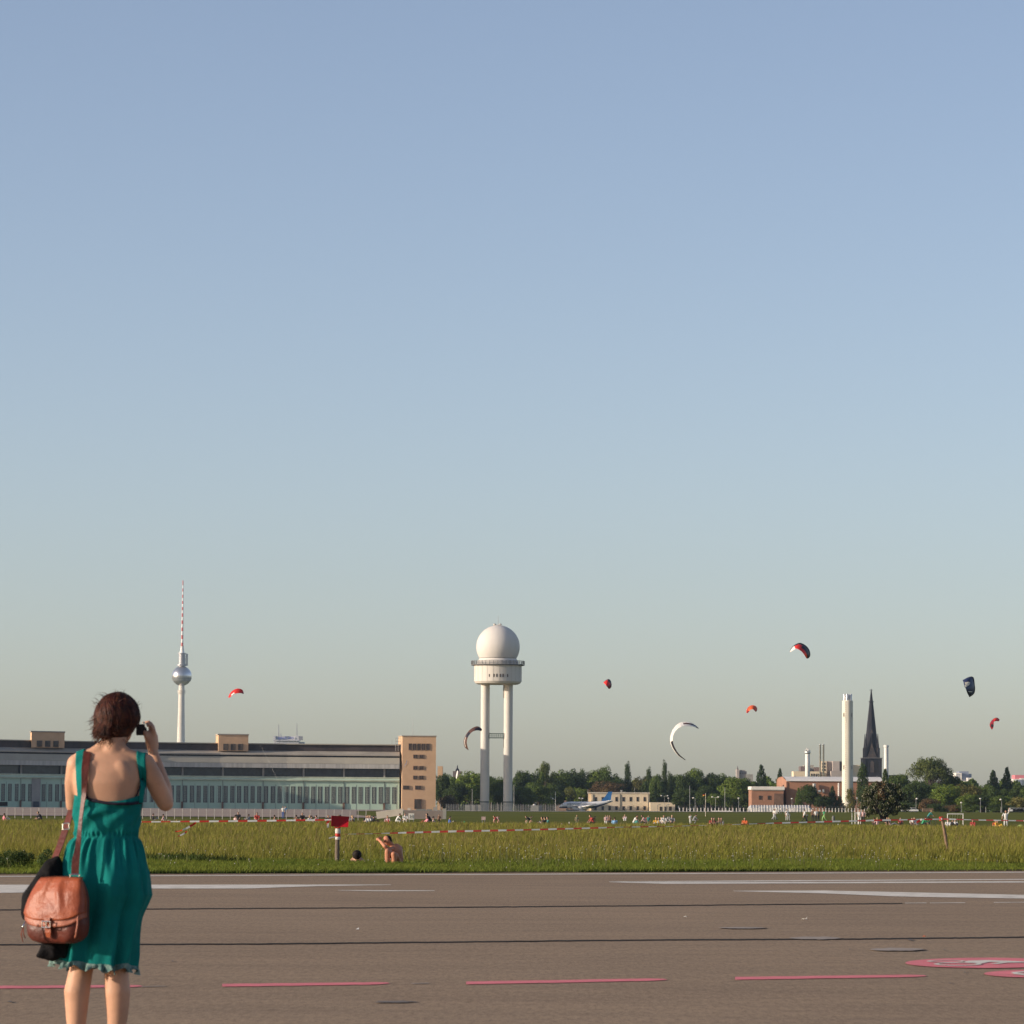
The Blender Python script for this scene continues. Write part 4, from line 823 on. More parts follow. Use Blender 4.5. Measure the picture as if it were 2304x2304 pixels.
TREES=[
(992,1729,34,1560,'round','dark','dark tree close beside the right edge of the brick stair block'),
(1012,1733,34,1600,'round','mid','tree in front of the small dark church dome'),
(1060,1724,62,1530,'round','light','broad light green tree just left of the radar tower left leg'),
(1030,1762,44,1520,'round','dark','low dark tree between the brick block and the broad light green tree'),
(1010,1784,34,1500,'bush','brown','brownish bush at the foot of the trees right of the brick block'),
(1104,1741,40,1560,'round','dark','dark tree partly behind the radar tower left leg'),
(1122,1737,38,1540,'round','mid','tree seen between the two legs of the radar tower'),
(1134,1770,40,1500,'round','dark','low dark tree behind the radar tower right leg'),
(1176,1736,44,1560,'round','dark','dark tree just right of the radar tower right leg'),
(1172,1770,50,1500,'round','mid','lower bushy tree right of the radar tower right leg'),
(1203,1713,34,1580,'loose','mid','tall loose tree, left one of the airy pair right of the radar tower'),
(1228,1714,36,1590,'loose','willow','tall loose tree, right one of the airy pair right of the radar tower'),
(1212,1752,54,1520,'round','mid','full lower tree in front of the airy pair'),
(1250,1742,40,1690,'round','dark','dark tree above the low brown shed'),
(1262,1724,46,1700,'round','mid','round topped tree left of the pale blossom tree'),
(1288,1722,44,1710,'round','dark','rounded dark tree behind the pale blossom tree'),
(1310,1728,34,1720,'wide','dark','dark tree left above the two storey beige building'),
(1284,1762,24,1630,'loose','blossom','small pale cream blossoming tree behind the airliner fuselage'),
(1300,1766,44,1650,'round','light','light green tree behind the left corner of the beige building'),
(1246,1770,50,1630,'round','dark','dark bushy tree behind the low brown shed'),
(1342,1735,50,1600,'round','light','light green tree above the left half of the beige building'),
(1356,1720,46,1620,'wide','mid','high broad crown above the tail fin of the airliner'),
(1384,1734,40,1640,'round','mid','mid green tree directly left of the first poplar'),
(1372,1756,80,1660,'wide','brown','brownish tree just above the roof of the beige building'),
(1412,1716,21,1680,'poplar','dark','leftmost dark poplar, above the beige building'),
(1440,1737,40,1690,'round','olive','olive tree between the first and second poplar'),
(1460,1728,19,1690,'poplar','dark','second dark poplar, above the right end of the beige building'),
(1449,1760,24,1670,'poplar','dark','short dark poplar right above the beige roof edge'),
(1480,1744,30,1710,'round','mid','mid green tree between the second and the tallest poplar'),
(1495,1713,17,1690,'poplar','dark','tallest dark poplar, above the beige annex'),
(1506,1738,20,1720,'poplar','dark','lower dark poplar leaning on the tallest one'),
(1478,1775,50,1710,'round','dark','dark low tree behind the beige annex'),
(1518,1745,44,1690,'round','mid','bushy tree right of the tallest poplar'),
(1543,1731,44,1590,'round','dark','dark tree left of the light crown behind the flag pole'),
(1568,1731,46,1600,'round','light','light green round crown behind the flag pole'),
(1600,1741,44,1600,'round','dark','dark tree behind the twin lamp post'),
(1540,1770,54,1510,'round','dark','dark low tree behind the left end of the white post fence'),
(1585,1768,44,1500,'round','dark','dark low tree behind the flag'),
(1630,1738,40,1600,'wide','mid','mid green tree left of the turreted building'),
(1648,1750,64,1440,'round','light','broad light green tree left of the brick annex'),
(1622,1780,50,1430,'round','mid','low bushy tree behind the white post fence, right of the flag pole'),
(1676,1752,42,1500,'round','mid','tree below the turreted building'),
(1684,1782,46,1430,'bush','dark','dark bush at the left corner of the brick annex'),
(1713,1719,32,1500,'conifer','conif','ragged dark conifer behind the brick annex'),
(1735,1754,34,1520,'round','light','light green tree between the two dark conifers'),
(1755,1727,24,1540,'conifer','conif','smaller dark conifer at the left end of the plant roof'),
(1782,1740,40,1700,'round','mid','tree top showing above the left end of the white plant roof'),
(1797,1771,16,1340,'conifer','mid','slim small cypress before the brick plant wall'),
(1823,1767,44,1330,'round','dark','round dark tree before the middle of the brick plant wall'),
(1852,1784,44,1330,'round','dark','low dark tree right of the silver duct'),
(1873,1767,20,1335,'conifer','conif','dark spruce left of the thick cream chimney'),
(1889,1792,20,1330,'conifer','conif','small spruce at the foot of the thick cream chimney'),
(1914,1774,28,1320,'poplar','olive','olive bushy tree covering the foot of the thick cream chimney'),
(1941,1719,30,1350,'poplar','dark','tall dark tree in front of the left side of the black spire'),
(1956,1755,40,1340,'round','dark','dark tree below the black spire'),
(1992,1727,24,1350,'conifer','dark','pointed dark tree right of the black spire'),
(2020,1744,60,1380,'round','mid','mid green tree between the blossoming tree and the big willow'),
(2050,1752,60,1300,'round','dark','dark tree at the lower left of the big willow'),
(2093,1693,112,1420,'willow','willow','biggest tree of the row, broad domed crown with bare limbs showing through'),
(2080,1748,60,1400,'round','mid','bushy tree under the left half of the biggest crown'),
(2131,1757,58,1270,'round','light','bright green round tree below the right side of the biggest crown'),
(2140,1744,50,1420,'round','dark','dark tree behind the bright green round one'),
(2090,1788,40,1260,'bush','brown','reddish brown bush left of the bright green round tree'),
(2175,1762,54,1300,'wide','olive','pale olive tree below the blue grey apartment tower'),
(2176,1782,44,1260,'round','light','low yellow green tree below the apartment tower'),
(2150,1806,40,1240,'bush','brown','low brown green bush left of the yellow green tree'),
(2180,1804,50,1235,'bush','mid','low bush below the yellow green tree'),
(2208,1758,46,1330,'round','mid','tree left of the ragged spruce pair at the right'),
(2214,1790,70,1260,'round','dark','dark low tree under the left spruce'),
(2235,1731,34,1400,'conifer','conif','left one of the ragged spruce pair near the right edge'),
(2266,1724,30,1400,'conifer','conif','right, taller one of the ragged spruce pair near the right edge'),
(2246,1765,46,1320,'round','dark','dark tree in front of the ragged spruce pair'),
(2262,1785,60,1250,'round','mid','mid green tree below the right spruce'),
(2295,1766,44,1350,'round','dark','dark tree below the pink block'),
(2296,1788,44,1230,'bush','olive','olive bush in the right corner before the dark trees'),
(2250,1806,60,1225,'bush','dark','dark low bush under the right spruce'),
(2060,1800,50,1270,'bush','dark','dark bush left of the reddish brown bush'),
(2115,1802,44,1250,'bush','dark','dark bush under the bright green round tree'),
(2330,1760,60,1300,'round','mid','tree cut by the right edge below the pink block'),
]
for T_ in TREES: tree(*T_)
# a far wooded belt closing the gaps low down
r=np.random.default_rng(5); n=34000; X_=(990+r.random(n)*1400); base=1760+ 10*np.sin(X_*.05); D_=1720+r.random(n)*20
x_=(X_-1152)/F*D_; ztop=13.6+1.6*np.sin(X_*.07)+1.2*np.sin(X_*.19); z_=r.random(n)**.8*ztop
c=np.stack([x_,D_,z_],1); nn=r.normal(size=(n,3)); nn/=np.linalg.norm(nn,axis=1)[:,None]; t_=np.cross(nn,r.normal(size=(n,3))); t_/=np.linalg.norm(t_,axis=1)[:,None]; b_=np.cross(nn,t_); s_=(.7+.7*r.random(n))[:,None]
o=link('far_wood',mesh_np('far_wood',np.stack([c-t_*s_,c-b_*s_*.6,c+t_*s_,c+b_*s_*.6],1).reshape(-1,3),np.arange(4*n).reshape(-1,4),[LM['mid']])); tag(o,kind='stuff')
# blossoming multi-stem tree standing in the field
TD2=560.
p=at(1990,TD2); ct=thing('tree','low wide chestnut tree with several stems and cream blossoms standing in the field','tree',(p.x,p.y,p.z))
kk=TD2/F; r=np.random.default_rng(21); blobs=[]
for i in range(120):
    a=r.random()*6.28; q=math.sqrt(r.random()); z=r.random(); env=math.sqrt(max(0,1-((z-.35)/.72)**2)); env*=(1 if z>.12 else .9)
    blobs.append((math.cos(a)*q*55*kk*env,math.sin(a)*q*50*kk*env,(24+z*60)*kk-(q*q*9*kk if z<.4 else 0),(5+4*r.random())*kk))
B=np.array(blobs); n=26000; idx=r.integers(0,len(B),n); v=r.normal(size=(n,3)); v/=np.linalg.norm(v,axis=1)[:,None]
c=B[idx,:3]+v*(B[idx,3]*(.5+.6*r.random(n)))[:,None]; nn=v+r.normal(size=(n,3))*.6; nn/=np.linalg.norm(nn,axis=1)[:,None]; t_=np.cross(nn,r.normal(size=(n,3))); t_/=np.linalg.norm(t_,axis=1)[:,None]; b_=np.cross(nn,t_); s_=(.07+.07*r.random(n))[:,None]
Vv=np.stack([c-t_*s_,c-b_*s_*.6,c+t_*s_,c+b_*s_*.6],1).reshape(-1,3)
m_cb=M('chestnut_leaves',(.075,.085,.024),.7,.3,.5,col2=(.030,.042,.014),island=.35,trans=.2); m_rust2=M('rusty_chestnut_leaves',(.17,.085,.035),.8,.3,.5,island=.3,trans=.2)
rustm=(np.abs(c[:,0]+10*kk)<9*kk)&(c[:,2]>48*kk)&(r.random(n)<.55)
link('crown',mesh_np('crown',Vv,np.arange(4*n).reshape(-1,4),[m_cb,m_rust2],rustm.astype(int)),ct)
mb=MB(); rr_=random.Random(3)
for i in range(900):
    b=blobs[rr_.randrange(len(blobs))]; v=Vector((rr_.gauss(0,1),rr_.gauss(0,1),rr_.gauss(0,1))).normalized(); 
    if v.y>.3: v.y=-v.y
    q=Vector(b[:3])+v*b[3]*1.1; s=rr_.uniform(.06,.11); mb.add([q+Vector((0,0,s*1.7)),q+Vector((s*.6,0,0)),q+Vector((0,s*.6,0)),q+Vector((-s*.6,0,0)),q+Vector((0,-s*.6,0))],[(0,1,2),(0,2,3),(0,3,4),(0,4,1)])
o=mb.build('blossoms',M('cream_blossom',(.42,.38,.26),.9,.1,3,trans=.2),ct,org=(0,0,0)); o['kind']='stuff'
mb=MB()
for i in range(11):
    a=i*.57+.2; rr0=rr_.uniform(.05,.5); x0=math.cos(a)*rr0; y0=math.sin(a)*rr0; x1=math.cos(a)*rr_.uniform(.8,2.6); y1=math.sin(a)*rr_.uniform(.6,2)
    mb.tube([(x0,y0,-.2),(x0*1.5+rr_.uniform(-.15,.15),y0*1.5,.8),(x1*.6,y1*.6,1.8),(x1,y1,3.2)],[.13,.11,.08,.03],6)
mb.build('stems',M('dark_chestnut_bark',(.045,.035,.03),.95,.2,1),ct,org=(0,0,0),smooth=True)
# bushy plant at the left on the verge
p=G(48,1958,0); bs=thing('bush','leafy low bush at the runway edge on the far left','bush',(p.x,p.y+.3,0)); r=np.random.default_rng(8); n=3800
Bb=[((r.random()-.5)*.9,(r.random()-.5)*.4,.1+.2*r.random(),.08+.09*r.random()) for _ in range(16)]; B=np.array(Bb); idx=r.integers(0,16,n); v=r.normal(size=(n,3)); v/=np.linalg.norm(v,axis=1)[:,None]; c=B[idx,:3]+v*B[idx,3:4]*(.6+.5*r.random((n,1))); c[:,2]=np.abs(c[:,2]); nn=v+r.normal(size=(n,3))*.5; t_=np.cross(nn,r.normal(size=(n,3))); t_/=np.linalg.norm(t_,axis=1)[:,None]; b_=np.cross(nn,t_); b_/=np.linalg.norm(b_,axis=1)[:,None]; s_=(.010+.010*r.random(n))[:,None]
link('foliage',mesh_np('foliage',np.stack([c-t_*s_,c-b_*s_*.6,c+t_*s_,c+b_*s_*.6],1).reshape(-1,3),np.arange(4*n).reshape(-1,4),[M('verge_bush_leaves',(.06,.095,.02),.7,.25,6,col2=(.035,.06,.014),island=.3,trans=.25)]),bs)

# ------------------------------------------------------------ the woman in the foreground
WD=16.7; WK=WD/F
W0=P(230,1813,WD); W0.z=0
def wx(px): return (px-230)*WK
def wz(py): return CAMH+(1813.4-py)*WK
def remesh(mb, name, mat, parent, voxel, smooth=3, org=(0,0,0), factor=.5):
    o=mb.build('tmp',[mat],None); m=o.modifiers.new('r','REMESH'); m.mode='VOXEL'; m.voxel_size=voxel; m.use_smooth_shade=True
    if smooth: s=o.modifiers.new('s','SMOOTH'); s.iterations=smooth; s.factor=factor
    dg=bpy.context.evaluated_depsgraph_get(); dg.update(); me=bpy.data.meshes.new_from_object(o.evaluated_get(dg)); bpy.data.objects.remove(o)
    me.name=name; me.transform(Matrix.Translation(-Vector(org))); me.materials.clear(); me.materials.append(mat); me.shade_smooth()
    return link(name,me,parent)
def bvh_of(objs):
    V=[];T=[]
    for o in objs:
        b=len(V); V+=[v.co.copy() for v in o.data.vertices]; T+=[tuple(i+b for i in p.vertices) for p in o.data.polygons]
    return BVHTree.FromPolygons(V,T)
def skin(name,c,sss=True):
    m=M(name,c,.55,.10,7,bump=.06,bscale=160,spec=.3); b=m.node_tree.nodes['Principled BSDF']
    b.inputs['Subsurface Weight'].default_value=.12; b.inputs['Subsurface Radius'].default_value=(.02,.008,.004); b.inputs['Subsurface Scale'].default_value=.35
    return m
m_skin=skin('fair_skin',(.56,.31,.195)); m_skint=skin('sun_reddened_skin',(.50,.21,.12)); m_skin3=skin('tanned_skin',(.40,.20,.12))
wm=thing('person','woman in a green sleeveless dress seen from behind, holding up a camera','person',W0)
def loft(mb, rows, n=48, p=2.3, m=0):
    vs=[]
    for (z,xc,yc,rx,ry) in rows:
        for j in range(n):
            t=2*math.pi*j/n; c,s=math.cos(t),math.sin(t)
            vs.append((xc+rx*math.copysign(abs(c)**(2/p),c), yc+ry*math.copysign(abs(s)**(2/p),s), z))
    k=len(rows); fs=[(i*n+j,i*n+(j+1)%n,(i+1)*n+(j+1)%n,(i+1)*n+j) for i in range(k-1) for j in range(n)]
    fs+=[tuple(range(n-1,-1,-1)),tuple((k-1)*n+j for j in range(n))]
    mb.add(vs,fs,m)
B=MB()
loft(B,[(.66,.015,0,.12,.09),(.76,.015,-.01,.165,.125),(.86,.015,-.005,.155,.115),(.96,.018,.0,.128,.095),(1.03,.02,.005,.118,.088),(1.10,.018,.005,.125,.092),
  (wz(1790),.02,.0,.140,.098),(wz(1762),.02,-.004,.148,.100),(wz(1735),.022,-.004,.152,.092),(wz(1716),.026,.0,.146,.078),(wz(1702),.032,.004,.118,.062),(wz(1690),.040,.008,.078,.05),(wz(1680),.044,.012,.055,.048)])
# neck and head, turned a little to the right and bowed to the camera
B.limb([(wx(250),.005,wz(1704)),(wx(253),.012,wz(1672)),(wx(257),.03,wz(1640))],[.060,.053,.055],16)
hd=Euler((R(8),R(3),R(-12))).to_matrix(); hc=Vector((wx(258.5),.045,wz(1620)))
B.ell(hc,(.075,.092,.104),20,16,rot=hd)
B.ell(hc+hd@Vector((0,.040,-.050)),(.056,.062,.070),16,12,rot=hd)      # jaw
B.limb([hc+hd@Vector((0,.094,-.005)),hc+hd@Vector((0,.112,-.035))],[.011,.014],8)   # nose
for s in (-1,1):
    B.ell(hc+hd@Vector((s*.075,.005,-.022)),(.008,.020,.031),10,8,rot=hd)          # ears
    B.ell(hc+hd@Vector((s*.032,.082,.004)),(.016,.012,.011),8,6,rot=hd)
B.ell(hc+hd@Vector((0,.095,-.066)),(.024,.012,.010),10,6,rot=hd)      # mouth
# shoulder blades, spine and shoulder muscles
for s in (-1,1):
    B.ell((.022+s*.070,-.060,wz(1748)),(.050,.034,.075),14,10,rot=Euler((R(6),R(-s*14),0)).to_matrix())
    B.limb([(.035+s*.02,.0,wz(1676)),(.03+s*.07,-.008,wz(1699)),(.025+s*.125,-.004,wz(1712))],[.030,.034,.040],12)
# arms
shL=Vector((wx(172),.0,wz(1722))); shR=Vector((wx(325),.0,wz(1719)))
elL=Vector((wx(160),.085,wz(1812))); B.ell(shL,(.047,.050,.050),14,10)
B.limb([shL,shL.lerp(elL,.45)+Vector((-.006,-.002,0)),elL],[.046,.042,.034],16)
wrL=Vector((wx(238),.23,wz(1668))); B.limb([elL,elL.lerp(wrL,.35),wrL],[.034,.034,.021],14)
B.ell(wrL+Vector((.02,.01,.03)),(.022,.032,.042),12,8)
elR=Vector((wx(368),.075,wz(1806))); B.ell(shR,(.045,.048,.048),14,10)
B.limb([shR,shR.lerp(elR,.4)+Vector((.004,-.006,0)),shR.lerp(elR,.8),elR],[.045,.044,.041,.038],16)
wrR=Vector((wx(334),.17,wz(1690))); B.limb([elR,elR.lerp(wrR,.3)+Vector((.008,0,0)),wrR],[.037,.038,.023],14)
# right hand: palm, four fingers curled round the camera, thumb below
B.limb([wrR,Vector((wx(332),.175,wz(1672))),Vector((wx(329),.178,wz(1655)))],[.023,.030,.031],14)
for i,(x,y,z,l,c) in enumerate(((339,.150,1654,.040,-.016),(337,.165,1648,.044,-.02),(333,.182,1645,.044,-.021),(328,.198,1646,.038,-.02))):
    p0=Vector((wx(x-3),y+.01,wz(z+4))); p1=Vector((wx(x-2),y,wz(z-13))); p2=Vector((wx(x-9),y+.004,wz(z-23))); p3=Vector((wx(x-19),y+.012,wz(z-22)))
    B.limb([p0,p1,p2,p3],[.0105,.0098,.0088,.0075],8)
B.limb([Vector((wx(326),.16,wz(1668))),Vector((wx(318),.152,wz(1656))),Vector((wx(316),.152,wz(1645)))],[.013,.0115,.0095],8)
# legs and feet
for (x0,x1,x2,x3,y0) in (((200,190,180,178,.0),(254,265,271,268,.005))):
    B.limb([(wx(x0),0,.74),(wx(x1),y0-.005,.50),(wx(x1),y0,.445)],[.074,.057,.054],18)
    B.limb([(wx(x1),y0,.455),(wx(x2),y0-.012,.335),(wx(x2),y0-.008,.25),(wx(x3),y0,.09)],[.052,.0575,.049,.031],18)
    B.limb([(wx(x3),y0-.03,.045),(wx(x3),y0+.08,.04),(wx(x3),y0+.15,.025)],[.036,.038,.024],12)
body=remesh(B,'body',m_skin,wm,.0062,9)
# ---- green dress
def dressmat():
    m=M('green_cotton',(.006,.175,.155),.85,.10,6,col2=(.004,.13,.118),bump=.25,bscale=220,spec=.1); b=m.node_tree.nodes['Principled BSDF']
    return m
m_dress=dressmat()
ROWS=[(1789,168,321,.103),(1798,167,320,.109),(1812,166,318,.112),(1832,165,316,.110),(1852,166,314,.104),(1868,168,312,.101),(1876,168,311,.100),(1883,169,311,.101),(1891,161,314,.108),(1903,154,318,.118),(1919,149,321,.130),(1943,146.5,326,.142),(1967,145,331,.150),(1991,143,334,.155),(2012,142,336,.156),(2033,141,330,.155),(2061,140,319,.153),(2100,138,310,.151),(2132,136,307,.150),(2165,132,303,.149)]
n=260; nr=150; VV=[]; rng=random.Random(2)
ph=[rng.uniform(0,6.28) for _ in range(12)]
def fold(t,py):
    d=0.0
    gath=ss(1880,1893,py)*(1-ss(1905,1990,py)); low=ss(1893,2000,py)
    d+=.006*gath*(math.sin(24*t+ph[0]+.6*math.sin(3*t))+.6*math.sin(37*t+ph[1]))
    wob=.5*math.sin((py-1880)*.013+ph[2])
    d+=.0155*low*(math.sin(9*t+ph[3]+wob)+.55*math.sin(15*t+ph[4]-wob*1.4))
    d+=.010*low*noise.noise(Vector((math.cos(t)*2.2,math.sin(t)*2.2,py*.010)))*2
    d+=.004*noise.noise(Vector((math.cos(t)*5,math.sin(t)*5,py*.03)))
    up=(1-ss(1872,1884,py))
    s_=math.sin(t)
    d+=.0065*up*noise.noise(Vector((math.cos(t)*2.5+py*.012,s_*3,py*.045)))*1.6*ss(1800,1820,py)
    d+=.0032*up*math.sin(py*.16+math.cos(t)*9)*ss(1815,1835,py)*max(0,-s_)
    d+=.0030*ss(1866,1874,py)*(1-ss(1878,1885,py))*math.sin(46*t)
    return d
def dress_row(k):
    py=1789+(2165-1789)*(k/(nr-1))
    L=np.interp(py,[r[0] for r in ROWS],[r[1] for r in ROWS]); Rr=np.interp(py,[r[0] for r in ROWS],[r[2] for r in ROWS]); ry=np.interp(py,[r[0] for r in ROWS],[r[3] for r in ROWS])
    return py,L,Rr,ry
for k in range(nr):
    py,L,Rr,ry=dress_row(k); xc=wx((L+Rr)/2); rx=(Rr-L)/2*WK
    for j in range(n):
        t=2*math.pi*j/n; c,s=math.cos(t),math.sin(t); f=fold(t,py)
        pz=py
        if k<12: pz=py+ (1-k/12)*(14*max(0,-s)**1.5*(1-abs(c)**3) )            # the back neckline dips
        lo=ss(2085,2165,py)
        pz+= lo*( -13*max(0,-c)**2 + 3.0*math.sin(5*t+1.0)+2.0*math.sin(11*t) + 4*max(0,c))   # hem wave, higher at the left
        bulge=-.022*math.exp(-((py-1985)/50.)**2)*max(0,-s)                      # seat
        q=2.35+.25*ss(2000,2120,py); x=xc+(rx+f)*math.copysign(abs(c)**(2/q),c); y=.004+(ry-.004+f)*math.copysign(abs(s)**(2/q),s)+bulge
        VV.append((x,y,wz(pz)))
FF=[(i*n+j,(i+1)*n+j,(i+1)*n+(j+1)%n,i*n+(j+1)%n) for i in range(nr-1) for j in range(n)]
dress=link('dress',mesh_np('dress',VV,FF,[m_dress],smooth=True),wm)
# pale ruffled trim at the hem
m_trim=M('pale_printed_trim',(.22,.30,.26),.85,.3,38,col2=(.03,.10,.10),bump=.2,bscale=120)
vs=[]; last=[VV[(nr-1)*n+j] for j in range(n)]
for i,(dz,k) in enumerate(((.006,1.000),(-.004,1.010),(-.014,1.015),(-.022,1.02))):
    for j in range(n):
        v=last[j]; t=2*math.pi*j/n; r_=.0045*i*math.sin(31*t+i*.4)+.003*i*math.sin(53*t); cx_=.0
        vs.append((v[0]*k+math.cos(t)*(r_+.002), v[1]*k+math.sin(t)*(r_+.002), v[2]+dz+(.004*i*math.sin(17*t+2))))
o=link('hem_trim',mesh_np('hem_trim',vs,[(i*n+j,(i+1)*n+j,(i+1)*n+(j+1)%n,i*n+(j+1)%n) for i in range(3) for j in range(n)],[m_trim],smooth=True),wm)
bv_body=bvh_of([body]); bv_all=bvh_of([body,dress])
def hit(bv,x,z,off=.005,yd=-.05):
    h=bv.ray_cast(Vector((x,-1,z)),Vector((0,1,0)))
    return (h[0].y-off) if h[0] is not None else yd
def band(name,pts,mat,parent,bv,off=.005,thick=.0025,front=None,wrap=True,n=40,label=None,sidecut=True):
    """pts: (left px, right px, py) lying on the back of the figure"""
    ys=[p[2] for p in pts]; vs=[]; rows=0; m=6
    for i in range(n+1):
        py=ys[0]+(ys[-1]-ys[0])*i/n; L=np.interp(py,ys,[p[0] for p in pts]); Rr=np.interp(py,ys,[p[1] for p in pts])
        for j in range(m+1): x=wx(L+(Rr-L)*j/m); z=wz(py); vs.append([x,hit(bv,x,z,off),z])
        rows+=1
    Vn=np.array(vs).reshape(rows,m+1,3)
    for _ in range(3): Vn[1:-1,:,1]=(Vn[:-2,:,1]+Vn[1:-1,:,1]*2+Vn[2:,:,1])/4
    top=Vn[0].copy(); ext=[]
    for dy in (.010,.022,.036,.050,.064,.078,.090):
        e=top.copy(); e[:,1]+=dy
        for q in range(len(e)):
            h=bv.ray_cast(Vector((e[q,0],e[q,1],1.415)),Vector((0,0,-1))); e[q,2]=(h[0].z+off) if h[0] is not None and h[0].z>top[q,2]-.06 else (ext[-1][q,2]-.02 if ext else top[q,2])
        ext.append(e)
    Vn=np.concatenate([np.array(ext[::-1]),Vn],0); rows=len(Vn)
    inner=Vn.copy(); inner[:,:,1]+=thick
    A=np.concatenate([Vn.reshape(-1,3),inner.reshape(-1,3)]); w_=m+1; N_=rows*w_; F_=[]
    for i in range(rows-1):
        for j in range(m): a=i*w_+j; F_.append((a,a+1,a+w_+1,a+w_)); F_.append((N_+a,N_+a+w_,N_+a+w_+1,N_+a+1))
        F_.append((i*w_,(i+1)*w_,N_+(i+1)*w_,N_+i*w_)); F_.append((i*w_+m,N_+i*w_+m,N_+(i+1)*w_+m,(i+1)*w_+m))
    o=link(name,mesh_np(name,A,F_,[mat],smooth=True),parent)
    if label: o['label']=label
    return o
band('dress_strap',[(171,190,1699),(172,189,1730),(175,189,1765),(178,188,1797)],m_dress,wm,bv_body,.006,label='left shoulder strap of the dress')
band('dress_strap',[(307,327,1704),(313,330,1735),(316,329,1765),(314,324,1806)],m_dress,wm,bv_body,.006,label='right shoulder strap of the dress')
m_navy=M('dark_navy_fabric',(.012,.010,.022),.7,.1,10)
def strip_on(name,pl,halfw,mat,parent,bv,off=.004):
    vs=[]; n_=30; xs=[p[0] for p in pl]
    for i in range(n_+1):
        x=xs[0]+(xs[-1]-xs[0])*i/n_; y=np.interp(x,xs,[p[1] for p in pl])
        for s in (-1,1): vs.append((wx(x),hit(bv,wx(x),wz(y+s*halfw),off),wz(y+s*halfw)))
    for i in range(n_+1): 
        for s in (0,1): v=vs[2*i+s]; vs.append((v[0],v[1]+.004,v[2]))
    k=2*(n_+1); F_=[(2*i,2*i+2,2*i+3,2*i+1) for i in range(n_)]+[(k+2*i,k+2*i+1,k+2*i+3,k+2*i+2) for i in range(n_)]+[(2*i,k+2*i,k+2*i+2,2*i+2) for i in range(n_)]+[(2*i+1,2*i+3,k+2*i+3,k+2*i+1) for i in range(n_)]
    return link(name,mesh_np(name,vs,F_,[mat],smooth=True),parent)
strip_on('undertop_band',[(196,1794.5),(212,1800.5),(240,1806),(270,1808.5),(300,1808),(322,1804)],3.2,m_navy,wm,bv_all,.010)
def vband(name,pts,mat):
    vs=[]
    for (L,Rr,py) in pts:
        for x in (L,Rr): vs.append((wx(x),hit(bv_body,wx(x),wz(py),.005),wz(py)))
    F_=[(2*i,2*i+1,2*i+3,2*i+2) for i in range(len(pts)-1)]; o=link(name,mesh_np(name,vs,F_,[mat]),wm); s=o.modifiers.new('t','SOLIDIFY'); s.thickness=.003; return o
vband('undertop_strap',[(318,322,1752),(315,318.5,1770),(308,312,1788),(298,303,1806)],m_navy)
vband('undertop_strap',[(193,196,1752),(195,199,1775),(199,204,1796)],m_navy)
# ---- hair
m_hair=M('dark_auburn_hair',(.090,.024,.010),.6,.35,40,col2=(.014,.005,.004),spec=.22,island=.45)
H=MB(); H.ell(hc+Vector((-.0,-.012,.008)),(.091,.104,.103),28,20,rot=hd); H.ell(hc+Vector((-.014,-.026,-.030)),(.078,.076,.070),24,16,rot=hd); H.ell((wx(236),-.030,wz(1647)),(.044,.040,.036),20,12); H.ell((wx(264),-.02,wz(1644)),(.038,.040,.032),20,12)
cap=remesh(H,'hair_mass',m_hair,None,.007,6); bvh=bvh_of([cap]); cap.parent=wm
hr=np.random.default_rng(5); verts=[];faces=[]
crownp=hc+Vector((-.01,-.02,.112))
def ribbon(pts,w_):
    b=len(verts); k=len(pts)
    for i,p in enumerate(pts):
        t=(pts[min(i+1,k-1)]-pts[max(i-1,0)]).normalized(); o=(p-hc).normalized(); s=t.cross(o).normalized()*w_*(1-.75*(i/(k-1))**2)
        verts.extend([p-s,p+o*w_*.35,p+s])
    for i in range(k-1): a=b+3*i; faces.extend([(a,a+1,a+4,a+3),(a+1,a+2,a+5,a+4)])
for i in range(2600):
    az=hr.random()*6.283; t0=hr.random()**1.3*.75; d=Vector((math.cos(az),math.sin(az),0)); 
    if d.y>.62: continue
    a0=t0*1.25; p=hc+Vector((d.x*math.sin(a0)*.12,d.y*math.sin(a0)*.13,math.cos(a0)*.13))+Vector((-.005,-.012,0))
    clump=noise.noise(Vector((az*2.2,t0*3,1.7))); flow=d*.6+Vector((-.18+clump*.5,-.05,0)); down=Vector((0,0,-1)); pts=[]; L=.012+.004*hr.random(); lift=.002+.013*abs(clump)+.004*hr.random()
    q=p; zend=wz(1656)+.022*hr.random()+(.03 if d.y>.2 else 0)+max(0,d.x)*.055
    for s in range(15):
        f=bvh.find_nearest(q)
        if f[0] is None: break
        nrm_=(q-f[0]); nn=f[1]; q=f[0]+nn*(lift+.0015*math.sin(s*.8+az*7))
        pts.append(q.copy())
        tang=(down*(.35+s*.10)+flow*.55+Vector((clump*.55*math.sin(s*.5+az*3)+hr.normal()*.07,0,hr.normal()*.05))); tang=tang-nn*tang.dot(nn); 
        if tang.length<1e-5: break
        q=q+tang.normalized()*L
        if q.z<zend: break
    if len(pts)<4: continue
    # free ends past the nape
    v=(pts[-1]-pts[-2]).normalized()
    for s in range(hr.integers(1,4)): v=(v+Vector((-.15+hr.normal()*.12,-.05,-.25))).normalized(); pts.append(pts[-1]+v*.008)
    ribbon(pts,.0013+.0010*hr.random())
